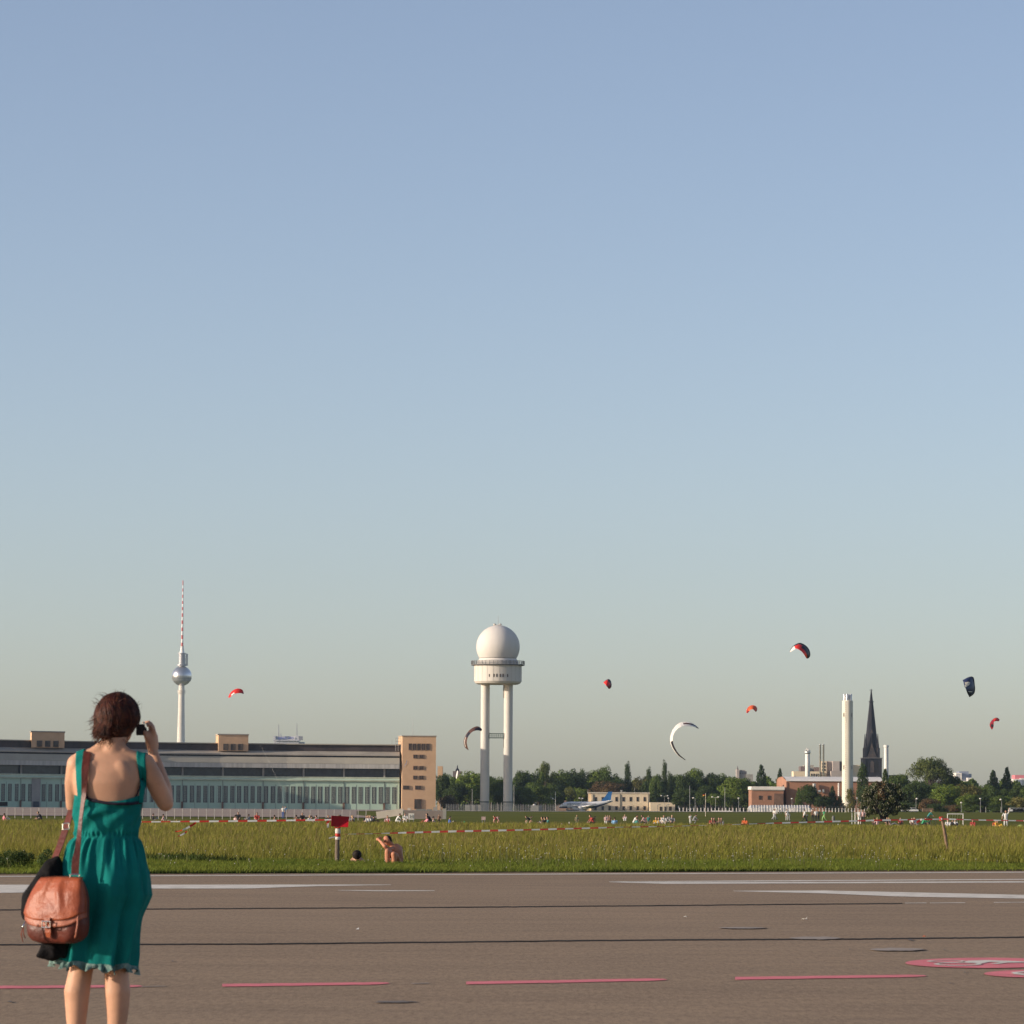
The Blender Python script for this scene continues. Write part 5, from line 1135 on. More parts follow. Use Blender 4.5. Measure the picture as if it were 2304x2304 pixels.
def wisp(px0,py0,px1,py1,y,cnt,spread,curl):
    for _ in range(cnt):
        a=Vector((wx(px0)+hr.normal()*.008,y+hr.normal()*.012,wz(py0)+hr.normal()*.008)); b=Vector((wx(px1)+hr.normal()*spread,y+hr.normal()*.02-.01,wz(py1)+hr.normal()*spread)); m_=(a+b)/2+Vector((hr.normal()*.006,0,curl+hr.normal()*.006)); pts=[]
        for i in range(9): t=i/8; pts.append(a*(1-t)**2+m_*2*t*(1-t)+b*t*t)
        ribbon(pts,.0011)
wisp(214,1618,198,1628,-.02,16,.006,-.004); wisp(212,1612,203,1620,-.02,10,.006,.006); wisp(216,1655,208,1664,-.03,14,.006,.002); wisp(222,1590,210,1576,-.02,7,.010,.006); wisp(240,1570,224,1562,-.03,7,.012,.01)
wisp(222,1655,206,1660,-.03,20,.008,.003); wisp(214,1635,203,1642,-.03,12,.006,.004); wisp(262,1563,256,1557,-.02,6,.012,.003); wisp(305,1590,312,1580,0,5,.010,.006); wisp(230,1662,222,1676,-.04,18,.007,.0); wisp(250,1664,248,1678,-.05,16,.008,.0); wisp(222,1663,213,1671,-.04,12,.006,.0); wisp(280,1664,286,1676,-.03,10,.006,0)
for _ in range(230):      # loose strands standing off the head
    az=hr.random()*6.283; el=hr.random()*2.0-.55; d=Vector((math.cos(az)*math.cos(el),math.sin(az)*math.cos(el),math.sin(el)))
    if d.y>.5: continue
    f=bvh.find_nearest(hc+d*.2); 
    if f[0] is None: continue
    q=f[0]+f[1]*.002; side=Vector((hr.normal(),hr.normal(),hr.normal()-.7)).normalized(); pts=[q]; v=(side-f[1]*side.dot(f[1])*.8+f[1]*(.15+.35*hr.random())).normalized(); L_=.004+.004*hr.random()
    for s in range(8): v=(v+Vector((hr.normal()*.10-.05,hr.normal()*.08,-.10))).normalized(); pts.append(pts[-1]+v*L_)
    ribbon(pts,.0009)
hair=link('hair',mesh_np('hair',verts,faces,[m_hair],smooth=True),wm)
# ---- camera in her hand
m_camb=M('black_camera_plastic',(.02,.02,.022),.4,.1,20)
cp=W0+Vector((wx(313),.165,wz(1641)))
cm=thing('camera_in_hand','small black camera held up to her face beside the right hand','camera',cp)
mb=MB(); mb.box(-.034,.004,-.012,.016,-.024,.026); o=mb.build('camera_body',m_camb,cm,org=(0,0,0)); bv_=o.modifiers.new('b','BEVEL'); bv_.width=.004; bv_.segments=2
mb=MB(); mb.tube([(-.008,.015,0),(-.008,.045,0)],[.019,.018],16); mb.build('lens',m_camb,cm,org=(0,0,0)); mb=MB(); mb.tube([(0,0,.030),(0,0,.036)],.006,10); mb.build('shutter_button',m_silver,cm,org=(0,0,0))
# ---- brown leather shoulder bag
def leather(name,c,c2,s=9): 
    m=M(name,c,.48,.2,s,col2=c2,bump=.18,bscale=60,spec=.4); return m
m_lea=leather('orange_brown_leather',(.34,.078,.024),(.22,.045,.016)); m_lead=leather('dark_brown_leather',(.13,.026,.014),(.07,.017,.012)); m_edge=leather('pinkish_brown_piping',(.38,.13,.075),(.28,.085,.05))
m_chrome=M('nickel_buckle',(.7,.7,.68),.2,.05,10,metal=1)
bagc=W0+Vector((wx(143),-.155,wz(2117)))
bag=thing('shoulder_bag','orange brown leather satchel with buckled flap at the left hip of the woman','bag',bagc)
RB=Matrix.Rotation(R(-27),3,'Z')
def bagP(u,v,w_): return RB@Vector((u,v,w_))      # u along the front, v outwards is -v, w up
def bag_prof(w_):    # height fraction -> half width, half thickness, centre shift
    hw=np.interp(w_,[0,.04,.12,.3,.5,.7,.85,.95,1.0],[.085,.118,.140,.149,.147,.138,.124,.112,.102]); ht=np.interp(w_,[0,.05,.2,.5,.8,1.0],[.038,.056,.066,.062,.042,.016]); sh=np.interp(w_,[0,.5,1.0],[.0,.004,.022]); return hw,ht,sh
HB=.268
def shell(w0,w1,grow,part,mat,name,vlim=None,rows=26,n=72,wr=1.0,lab=None):
    vs=[]
    for i in range(rows+1):
        w_=w0+(w1-w0)*i/rows; hw,ht,sh=bag_prof(w_)
        for j in range(n+1):
            if vlim: t=vlim[0]+(vlim[1]-vlim[0])*j/n
            else: t=2*math.pi*j/n
            c,s=math.cos(t),math.sin(t); q=3.0
            dsp=.005*wr*noise.noise(Vector((c*1.8,s*1.8,w_*3)))
            x=sh+(hw+grow+dsp)*math.copysign(abs(c)**(2/q),c); y=(ht+grow+dsp)*math.copysign(abs(s)**(2/q),s)
            z=HB*w_ + .012*math.sin((x+.14)*9)*w_
            vs.append(bagP(x,y,z))
    F_=[(i*(n+1)+j,i*(n+1)+j+1,(i+1)*(n+1)+j+1,(i+1)*(n+1)+j) for i in range(rows) for j in range(n)]
    if not vlim: F_=F_; 
    me=bpy.data.meshes.new(name); caps=[] if vlim else [tuple(range(n-1,-1,-1)),tuple(rows*(n+1)+j for j in range(n))]
    me.from_pydata([tuple(v) for v in vs],[],F_+caps); me.materials.append(mat); me.update(); me.shade_smooth(); o=link(name,me,bag)
    if lab: o['label']=lab
    return o
shell(0,1,0,0,m_lead,'bag_body')
# flap: wraps over the top and hangs down the front
def flap(depth,grow,mat,name,topw=1.03,curv=.10):
    vs=[]; NU,NV=36,26
    for i in range(NV+1):
        f=i/NV
        for j in range(NU+1):
            g=-1+2*j/NU
            wmin=1-depth*(1-curv*abs(g)**3.5*2.2); w_=topw-(topw-wmin)*f; wc=min(1,w_); hw,ht,sh=bag_prof(wc)
            x=sh+g*(hw*1.0+grow*.5); e=(max(0,1-abs(g)**3.2))**(1/3.0)
            y=-(ht*e+grow)
            if w_>1: y=-(ht*e+grow)*(1-(w_-1)/(topw-1)*.9)
            crease=-.010*math.exp(-((g-.28-.35*(f-.5))/.10)**2)*math.exp(-((f-.45)/.30)**2)-.007*math.exp(-((g+.42)/.12)**2)*math.exp(-((f-.18)/.16)**2)
            y-=-crease+.006*noise.noise(Vector((g*2.2,f*2.2,3)))
            z=HB*w_+.012*math.sin((x+.14)*9)*wc
            vs.append(bagP(x,y,z))
    F_=[(i*(NU+1)+j,(i+1)*(NU+1)+j,(i+1)*(NU+1)+j+1,i*(NU+1)+j+1) for i in range(NV) for j in range(NU)]
    me=bpy.data.meshes.new(name); me.from_pydata([tuple(v) for v in vs],[],F_); me.materials.append(mat); me.update(); me.shade_smooth(); o=link(name,me,bag); s=o.modifiers.new('t','SOLIDIFY'); s.thickness=.004; s.offset=1; return o
flap(.745,.007,m_edge,'flap_lining'); flap(.64,.013,m_lea,'flap')
def fp(u,w_,g=.022):
    hw,ht,sh=bag_prof(min(1,w_)); e=(max(0,1-abs(u/hw)**3))**(1/3); return bagP(sh+u,-(ht*e+g),HB*w_)
mb=MB()
for s in range(5): pass
pts=[fp(.004,w_,.024 if w_>.3 else .012) for w_ in (.42,.36,.30,.24,.18,.10)]
vs=[];sd=RB@Vector((1,0,0)); od=RB@Vector((0,-1,0))
for i,p in enumerate(pts):
    k=.014 if i<5 else .010; vs+=[p-sd*k,p+sd*k,p+sd*k+od*.005,p-sd*k+od*.005]
mb.add(vs,[(4*i+a,4*i+(a+1)%4,4*i+4+(a+1)%4,4*i+4+a) for i in range(len(pts)-1) for a in range(4)]+[(0,1,2,3),(23,22,21,20)]); mb.build('closing_strap',m_lea,bag,org=(0,0,0))
mb=MB(); c0=fp(.004,.315,.033)
for a,b in (((-.021,-.014),(.021,-.014)),((.021,-.014),(.021,.012)),((.021,.012),(-.021,.012)),((-.021,.012),(-.021,-.014)),((0,-.014),(0,.012))): mb.tube([c0+sd*a[0]+Vector((0,0,a[1])),c0+sd*b[0]+Vector((0,0,b[1]))],.0026,8)
mb.build('buckle',m_chrome,bag,org=(0,0,0))
mb=MB(); 
for g in (-1,1):      # piping where front and gusset meet
    pass
edge=[bagP(bag_prof(w_)[2]+bag_prof(w_)[0]*.93,-bag_prof(w_)[1]*.80-.003,HB*w_+.012*math.sin((bag_prof(w_)[0]+.14)*9)*w_) for w_ in np.linspace(.10,1.0,22)]
mb.tube(edge,.0042,8); mb.build('piping',m_edge,bag,org=(0,0,0),smooth=True)
# side tab below the strap ring
mb=MB(); a=bagP(.085,-.012,HB*.93); pts=[a+Vector((0,-.028,-.085)),a+Vector((0,-.024,-.04)),a+Vector((0,-.01,.0)),a+Vector((0,.0,.030))]
vs=[]
for i,p in enumerate(pts): k=(.030,.028,.022,.018)[i]; vs+=[p-sd*k,p+sd*k,p+sd*k+Vector((0,-.005,0)),p-sd*k+Vector((0,-.005,0))]
mb.add(vs,[(4*i+a_,4*i+(a_+1)%4,4*i+4+(a_+1)%4,4*i+4+a_) for i in range(3) for a_ in range(4)]); mb.build('side_tab',m_lead,bag,org=(0,0,0))
# tassel puller at the lower left
tp=Vector((wx(71)-wx(143),-.07,wz(2079)-wz(2117))); mb=MB(); mb.tube([tp+Vector((.012,.01,.02)),tp,tp+Vector((-.002,0,-.010))],.0035,8); mb.build('ring',m_chrome,bag,org=(0,0,0),smooth=True)
for dx,dx2,l in ((-.002,.008,.070),(.008,.018,.052)):
    mb=MB(); mb.tube([tp+Vector((dx*.3,0,-.008)),tp+Vector((dx-.004,-.003,-.035)),tp+Vector((dx2-.006,0,-l))],[.004,.0065,.004],8,flat=.4); mb.build('tassel',m_lea,bag,org=(0,0,0),smooth=True)
# strap: over the left shoulder, down the back to the bag
def ribbon_thing(name,cl,mat,parent,org,thick=.004,m_label=None):
    """cl: list of (point, half width vector)"""
    vs=[]
    for i,(p,h) in enumerate(cl):
        t=(cl[min(i+1,len(cl)-1)][0]-cl[max(i-1,0)][0]).normalized(); nn=t.cross(h).normalized()*thick/2
        vs+=[p-h-nn,p+h-nn,p+h+nn,p-h+nn]
    n_=len(cl); F_=[(4*i+a,4*i+(a+1)%4,4*i+4+(a+1)%4,4*i+4+a) for i in range(n_-1) for a in range(4)]+[(0,1,2,3),(4*n_-1,4*n_-2,4*n_-3,4*n_-4)]
    me=bpy.data.meshes.new(name); me.from_pydata([tuple(v-org) for v in vs],[],F_); me.materials.append(mat); me.update(); me.shade_smooth()
    try: me.set_sharp_from_angle(angle=R(40))
    except Exception: pass
    o=link(name,me,parent)
    if m_label: o['label']=m_label
    return o
loc=bagc-W0
bst=[(196.5,8.0,1697),(197,8.4,1712),(196,8.0,1735),(195.5,6.8,1760),(194.5,5.2,1790),(191.5,4.2,1815),(189.5,4.0,1840),(188,4.5,1870),(187,5.5,1895),(185.5,7.0,1915),(183.5,8.3,1932),(183,8.5,1948),(182.5,8.5,1965)]
cl=[]
for i in range(61):
    py=1697+(1965-1697)*i/60; x=np.interp(py,[b[2] for b in bst],[b[0] for b in bst]); h=np.interp(py,[b[2] for b in bst],[b[1] for b in bst])
    y=hit(bv_all,wx(x),wz(py),.012); y=min(y,hit(bv_all,wx(x+5),wz(py),.012)); yl=-.105+(-.195+.105)*ss(1800,1965,py); y=min(y,yl) if py>1790 else y
    tw=ss(1755,1800,py)*(1-ss(1850,1920,py))*.6
    cl.append((Vector((wx(x),y,wz(py))),Vector((h*WK,0,0))+Vector((0,-.010*tw,0))))
for _ in range(6):
    cl=[cl[0]]+[(Vector((cl[i][0].x,(cl[i-1][0].y+cl[i][0].y*2+cl[i+1][0].y)/4,cl[i][0].z)),cl[i][1]) for i in range(1,len(cl)-1)]+[cl[-1]]
top=cl[0][0]; over=[(top+Vector((.0,dy,dz)),Vector((8*WK,0,0))) for dz,dy in ((-.075,.125),(-.03,.115),(.003,.085),(.012,.055),(.012,.028))]
ribbon_thing('strap',over+cl,m_lead,bag,loc,.004,'strap half that runs down her back')
fr=[(top.x-.01,.125,top.z-.085),(wx(178),.13,wz(1770)),(wx(164),.09,wz(1800)),(wx(156),.05,wz(1830)),(wx(148),.0,wz(1868)),(wx(138),-.04,wz(1905)),(wx(130),-.07,wz(1930)),(wx(112),-.12,wz(1975)),(wx(98),-.13,wz(2000))]
cl2=[(Vector(p),Vector((.0165,-.006,.006))) for p in fr]; ribbon_thing('strap',cl2,m_lead,bag,loc,.004,'strap half that comes from the front of her shoulder')
mb=MB(); p=Vector((wx(150)-loc.x,-.025-loc.y,wz(1860)-loc.z)); 
for a,b in (((-.012,-.014),(.016,-.010)),((.016,-.010),(.014,.016)),((.014,.016),(-.012,.012)),((-.012,.012),(-.012,-.014))): mb.tube([p+Vector((a[0],0,a[1])),p+Vector((b[0],0,b[1]))],.0028,6)
mb.build('strap_buckle',m_chrome,bag,org=(0,0,0))
mb=MB(); p=Vector((wx(182.5)-loc.x,-.20-loc.y,wz(1968)-loc.z))
for a,b in (((-.020,.006),(-.020,-.012)),((-.020,-.012),(.020,-.012)),((.020,-.012),(.020,.006)),((.020,.006),(-.020,.006))): mb.tube([p+Vector((a[0],0,a[1])),p+Vector((b[0],0,b[1]))],.0032,8)
mb.build('strap_ring',m_chrome,bag,org=(0,0,0))
# ---- black jacket draped over the bag strap
m_jack=M('black_wool',(.010,.009,.010),.9,.2,20,bump=.3,bscale=60,spec=.15)
def pillow(name,outline,yc,thick,mat,parent,org,seed=0,rings=9,fold_=.008,tilt=0.0):
    O=[Vector((wx(x),0,wz(y))) for x,y in outline]; cen=sum(O,Vector())/len(O); P_=[]
    K=len(O); N_=80; per=[]
    for i in range(N_):
        t=i/N_*K; a=int(t)%K; f=t-int(t); p0,p1,p2,p3=O[(a-1)%K],O[a],O[(a+1)%K],O[(a+2)%K]
        per.append(.5*((2*p1)+(p2-p0)*f+(2*p0-5*p1+4*p2-p3)*f*f+(3*p1-p0-3*p2+p3)*f**3))
    vs=[]
    for side in (-1,1):
        for r_ in range(rings+1):
            k=1-r_/rings; h=thick*math.sqrt(max(0,1-k**2.4))
            for i in range(N_):
                q=cen.lerp(per[i],max(k,.001)); a=(q-cen)
                nz=noise.noise(Vector((q.x*14+seed,seed,q.z*9)))*fold_*(1-k**4)+.6*fold_*math.sin(q.x*95+q.z*35+seed)*(1-k**4)
                vs.append(Vector((q.x,yc+side*h+(nz if side<0 else 0)+tilt*(q.z-cen.z),q.z))-org)
    F_=[];M_=rings+1
    for s in (0,1):
        for r_ in range(rings):
            for i in range(N_):
                a=s*M_*N_+r_*N_+i; b=s*M_*N_+r_*N_+(i+1)%N_; c=b+N_; d=a+N_; F_.append((a,b,c,d) if s==0 else (a,d,c,b))
    me=bpy.data.meshes.new(name); me.from_pydata([tuple(v) for v in vs],[],F_); me.materials.append(mat); me.update(); me.shade_smooth(); return link(name,me,parent)
jc=W0+Vector((wx(100),-.09,wz(2050))); jk=thing('jacket','black jacket hanging in folds between the brown bag and the green dress','jacket',jc); jl=jc-W0
pillow('jacket_body',[(127,1928),(140,1927),(150,1950),(154,1990),(150,2040),(120,2060),(90,2050),(66,2068),(57,2056),(57,2035),(59,2012),(70,1996),(84,1976),(97,1955),(110,1937)],-.075,.055,m_jack,jk,jl,1.3)
pillow('jacket_tail',[(112,2060),(150,2065),(168,2100),(165,2130),(160,2150),(147,2151),(131,2158),(113,2154),(94,2148),(101,2132),(106,2110),(108,2085)],-.105,.03,m_jack,jk,jl,4.1,tilt=.0)

# ------------------------------------------------------------ tape barrier, posts and the red sign
m_wood=M('weathered_wood_post',(.20,.155,.115),.95,.3,8,col2=(.11,.085,.065),bump=.5,bscale=40,stretch=(1,1,.15)); m_wood2=M('brown_stick_wood',(.26,.17,.11),.95,.3,9,col2=(.14,.09,.06),bump=.5,bscale=40)
m_red=M('barrier_tape_red',(.62,.045,.03),.5,.06,3,trans=.25); m_tw=M('barrier_tape_white',(.80,.76,.68),.5,.05,3,trans=.25); m_signr=M('glossy_red_sign',(.40,.006,.012),.45,.08,3,spec=.3)
SGD=77.5
def tape(lab,ctrl,d0,d1,seed,seg=.19,hw=.020,sag=0.0,group='red and white barrier tape'):
    """ctrl: pixels along the tape (x,y,visible half height factor)"""
    n=int(max(8,abs(ctrl[-1][0]-ctrl[0][0])/(seg*F/((d0+d1)/2)))); r=random.Random(seed)
    mb=MB(); xs=[c[0] for c in ctrl]; pts=[]
    sub_=3; tot=n*sub_
    for i in range(tot+1):
        t=i/tot; x=xs[0]+(xs[-1]-xs[0])*t; y=np.interp(x,xs,[c[1] for c in ctrl]); k=np.interp(x,xs,[c[2] for c in ctrl]); d=d0+(d1-d0)*t
        p=P(x,y,d); a=math.asin(max(.05,min(1,k)))+.15*math.sin(i*.37+seed); h=Vector((0,math.cos(a),math.sin(a)))*hw
        pts.append((p,h))
    o0=pts[0][0]; vs=[]
    for p,h in pts: vs+=[p+h,p-h]
    fs=[(2*i,2*i+1,2*i+3,2*i+2) for i in range(tot)]; ms=[(i//sub_)%2 for i in range(tot)]
    mb.add(vs,fs); mb.m=ms; o=mb.build('barrier_tape',[m_red,m_tw],org=o0); tag(o,lab,'barrier tape',group)
    return o
sp_o=at(757.5,SGD); sgn=thing('sign_post','thick wooden post with a bent red sign board and tape wound round it','sign',sp_o)
def sP(px,py,dy=0): return P(px,py,SGD+dy)
mb=MB(); mb.tube([sP(758.5,1948),sP(758.5,1925),sP(759,1900),sP(759.5,1872),sP(760.5,1860),sP(764,1833)],[.047,.046,.045,.043,.042,.036],12); mb.build('post',m_wood,sgn,smooth=True)
mb=MB(); A_=[sP(746,1835,-.15),sP(785.5,1837.2,.0),sP(783.8,1861,.0),sP(745,1859.3,-.15)]; 
# board: bent along its diagonal so that the lower right half catches the sun
grid_=[];NN=10
for i in range(NN+1):
    for j in range(NN+1):
        a=j/NN; b=i/NN; p=(A_[0]*(1-a)+A_[1]*a)*(1-b)+(A_[3]*(1-a)+A_[2]*a)*b
        s2=max(0,(a-.42)*.85+(b-.95)*.62); p=p+Vector((0,-.62*s2*.36,0)); grid_.append(p)
fs=[(i*(NN+1)+j,(i+1)*(NN+1)+j,(i+1)*(NN+1)+j+1,i*(NN+1)+j+1) for i in range(NN) for j in range(NN)]
mb.add(grid_,fs); o=mb.build('board',m_signr,sgn); s=o.modifiers.new('t','SOLIDIFY'); s.thickness=.006
mb=MB(); mb.tube([sP(752,1861.5,-.07),sP(758,1863,-.075),sP(766,1861.5,-.07)],.012,6); mb.build('red_tape_knot',m_red,sgn)
for y0,y1,m in ((1864,1875,m_tw),(1875.3,1882.5,m_red),(1882.8,1889,m_tw)):
    mb=MB(); n=14; rr=.053
    mb.lathe([(rr,sP(758,y1).z),(rr+.003,(sP(758,y0).z+sP(758,y1).z)/2),(rr-.001,sP(758,y0).z)],(sP(760,1875).x,SGD,0),n,caps=False); mb.build('tape_winding',m,sgn)
mb=MB(); p=[sP(757,1880.5,-.07),sP(757,1883,-.07),sP(740,1887.3,-.16),sP(740,1884.4,-.16)]; mb.add(p,[(0,1,2,3)]); mb.build('tape_end',m_tw,sgn)
mb=MB(); p=[sP(746,1843,-.02),sP(742,1841,-.02),sP(733,1853,-.05),sP(736,1856,-.05)]; mb.add(p,[(0,1,2,3)]); mb.build('tape_end',m_red,sgn)
mb=MB(); p=[sP(735,1853,-.05),sP(740,1852,-.05),sP(740,1861.5,-.04),sP(736,1862,-.04)]; mb.add(p,[(0,1,2,3)]); mb.build('tape_end',m_tw,sgn)
# posts
o=at(232,76.5); mb=MB(); mb.tube([P(232,1946,76.5),P(232,1842,76.5)],[.04,.036],9); q=mb.build('wooden_post',m_wood,org=o,smooth=True); tag(q,'wooden post holding the tape, hidden behind the woman in the green dress','post','posts holding the tape')
PR=95.; o=at(2135,PR); t=thing('wooden_post','crooked leaning stick with red tape round its top at the right','post',o,'posts holding the tape')
mb=MB(); mb.tube([P(2135.5,1935,PR),P(2134,1918,PR),P(2129,1896,PR),P(2127,1880,PR),P(2123.5,1862,PR),P(2118,1838,PR)],[.040,.040,.038,.045,.036,.036],10); mb.build('stick',m_wood2,t,smooth=True)
mb=MB(); a=P(2118.2,1846.5,PR); b=P(2117.2,1837.5,PR); mb.tube([a,b],[.052,.050],12,caps=False); mb.build('tape_winding',m_red,t,smooth=True)
mb=MB(); a=P(2117,1845,PR-.07); b=P(2120,1840.5,PR-.07); mb.box(a.x,b.x,PR-.075,PR-.065,a.z,b.z); mb.build('white_patch',m_tw,t)
o=at(2420,PR+9); mb=MB(); mb.tube([P(2420,1935,PR+9),P(2420,1838,PR+9)],.05,8); q=mb.build('wooden_post',m_wood2,org=o); tag(q,'post holding the far end of the tape beyond the right edge','post','posts holding the tape')
tape('tape running from behind the woman to the red sign',[(232,1850.6,.5),(318,1849.3,.45),(420,1848.4,.75),(524,1847.5,.9),(617,1846.4,.9),(726,1844.8,.7),(752,1844,.8)],76.6,77.4,3)
tape('tape sagging from the sign post towards the right stick',[(764,1877,.15),(830,1876,.15),(880,1874.5,.7),(1000,1871,1.0),(1100,1869,.9),(1200,1866.8,.7),(1300,1864,.8),(1400,1861,.45),(1500,1859.5,.35),(1560,1857.6,.12),(1660,1855,.15),(1720,1852.6,.6),(1850,1849,.85),(1960,1846,.95),(2060,1844,.8),(2117,1843,.7)],77.5,95,5)
tape('tape running right from the crooked stick out of the picture',[(2118,1842.6,.8),(2200,1845,.6),(2304,1846.8,.8),(2420,1845,.8)],95,104,7)
def streamer(lab,pl,hw,d,m0=0):
    mb=MB(); vs=[]
    for i,(x,y) in enumerate(pl):
        p=P(x,y,d+.05*math.sin(i*1.3)); tq=Vector((pl[min(i+1,len(pl)-1)][0]-pl[max(i-1,0)][0],0,-(pl[min(i+1,len(pl)-1)][1]-pl[max(i-1,0)][1]))).normalized(); h=Vector((-tq.z,.4,tq.x))*hw*(.7+.3*math.sin(i)); vs+=[p+h,p-h]
    fs=[(2*i,2*i+1,2*i+3,2*i+2) for i in range(len(pl)-1)]; mb.add(vs,fs); mb.m=[(i+m0)//2%2 for i in range(len(fs))]
    o=mb.build('loose_tape_end',[m_red,m_tw],org=P(*pl[0],d)); tag(o,lab,'barrier tape','loose ends of barrier tape')
streamer('upper fluttering tape end right of the woman',[(441,1850.5),(435,1855),(427,1859.5),(419,1864),(410,1867.5),(401,1870.5),(394,1871)],.022,76.9)
streamer('lower fluttering tape end right of the woman',[(421,1870.5),(416,1874),(411,1877),(405,1880),(400,1882)],.016,76.9,1)
streamer('pinkish loose tape end hanging left of the crooked stick',[(2074,1843.5),(2070,1845.5),(2066,1848),(2062,1851),(2057,1853.5)],.030,93.5,3)
# ------------------------------------------------------------ the two sunbathers at the meadow edge
sd=77.2; o=at(884,sd); sk=thing('person','bare chested man sitting in the grass with one hand shading his eyes','person',o)
def q_(px,py,dy): return P(px,py,sd+dy)
b=MB(); 
b.limb([q_(893,1944,.05),q_(894,1930,.0),q_(891,1916,-.02)],[.135,.125,.13],18)
b.limb([q_(884,1908,-.04),q_(893,1906,0),q_(899,1909,.06)],[.062,.075,.065],14)
b.limb([q_(888,1908,0),q_(882,1902,-.02),q_(876,1895,-.04)],[.055,.052,.055],12)
b.ell(q_(871,1891.5,-.06),(.078,.088,.105),16,12,rot=Euler((0,R(-22),R(35))).to_matrix())
b.limb([q_(866,1890,-.14),q_(864.5,1892.5,-.155)],[.012,.014],8)
b.limb([q_(884,1909,-.08),q_(874,1912,-.25),q_(866,1904,-.30)],[.052,.048,.042],12)        # raised arm
b.limb([q_(866,1904,-.30),q_(859,1896,-.24),q_(852,1889,-.16)],[.042,.036,.026],12)
b.ell(q_(850,1888.5,-.13),(.040,.028,.038),12,8)
for i in range(4): b.limb([q_(850-i*.4,1886+i*1.6,-.12),q_(854,1883.5+i*1.5,-.10),q_(859,1883.6+i*1.4,-.08)],[.012,.011,.009],6)
b.limb([q_(900,1910,.05),q_(901.5,1926,.02),q_(897,1940,-.12)],[.055,.048,.038],12)         # other arm down
b.limb([q_(897,1940,-.12),q_(884,1941,-.30),q_(876,1941,-.36)],[.038,.032,.026],10)
b.limb([q_(888,1943,-.10),q_(879,1921,-.42),q_(872,1915,-.50)],[.085,.070,.058],14)         # knee drawn up
b.limb([q_(872,1915,-.50),q_(872,1932,-.48),q_(872,1946,-.46)],[.058,.058,.045],12)
b.limb([q_(896,1943,-.05),q_(890,1926,-.45),q_(886,1922,-.52)],[.085,.070,.056],14)
b.limb([q_(886,1922,-.52),q_(887,1935,-.50),q_(887,1946,-.48)],[.056,.055,.045],12)
remesh(b,'body',m_skint,sk,.011,4,org=o)
m_dkhair=M('dark_brown_hair',(.022,.014,.010),.7,.3,30,spec=.2)
b=MB(); b.ell(q_(873,1889.2,-.045),(.080,.090,.095),14,10,rot=Euler((0,R(-22),R(35))).to_matrix()); b.ell(q_(877,1892,-.02),(.050,.075,.080),12,10); remesh(b,'hair',m_dkhair,sk,.012,2,org=o)
m_shorts=M('faded_dark_shorts',(.07,.07,.09),.9,.1,8); b=MB(); b.ell(q_(893,1946,-.02),(.165,.16,.075),16,8); b.build('shorts',m_shorts,sk,smooth=True)
sd2=78.2; o=at(803,sd2); pr=thing('person','dark haired sunbather lying on the grass with bare shoulders, between sign and seated man','person',o)
def q2(px,py,dy): return P(px,py-4,sd2+dy)
b=MB()
b.limb([q2(794,1943,-.02),q2(803,1940.5,.0),q2(813,1942,.02)],[.075,.080,.070],16)
b.limb([q2(803,1944,.02),q2(806,1948,.35),q2(809,1950,.75)],[.135,.125,.12],18)
b.limb([q2(803,1938,-.02),q2(803,1932,-.05)],[.055,.052],12); b.ell(q2(803,1928,-.07),(.080,.09,.10),16,12)
b.limb([q2(792,1943,-.02),q2(787,1949,-.18),q2(796,1950,-.36)],[.050,.042,.030],12); b.limb([q2(814,1941,0),q2(822,1948,-.14),q2(812,1950,-.34)],[.048,.040,.030],12)
b.ell(q2(797,1950,-.38),(.04,.05,.02),10,6); b.ell(q2(811,1950,-.36),(.04,.05,.02),10,6)
for i in range(4): 
    for c,s in ((797,-1),(811,1)): b.limb([q2(c+(i-1.5)*1.6,1950,-.40),q2(c+(i-1.5)*2,1950.4,-.46)],[.011,.009],6)
b.limb([q2(807,1950,.75),q2(806,1951,1.15),q2(806,1951,1.55)],[.085,.062,.045],12); b.limb([q2(813,1950,.75),q2(815,1951,1.15),q2(815,1951,1.55)],[.085,.062,.045],12)
remesh(b,'body',m_skin,pr,.012,4,org=o)
b=MB(); b.ell(q2(803,1926.5,-.085),(.098,.11,.094),16,12); b.ell(q2(803,1931.5,-.11),(.085,.075,.055),14,10); b.ell(q2(799,1933,-.05),(.05,.05,.04),10,8); remesh(b,'hair',m_dkhair,pr,.012,2,org=o)
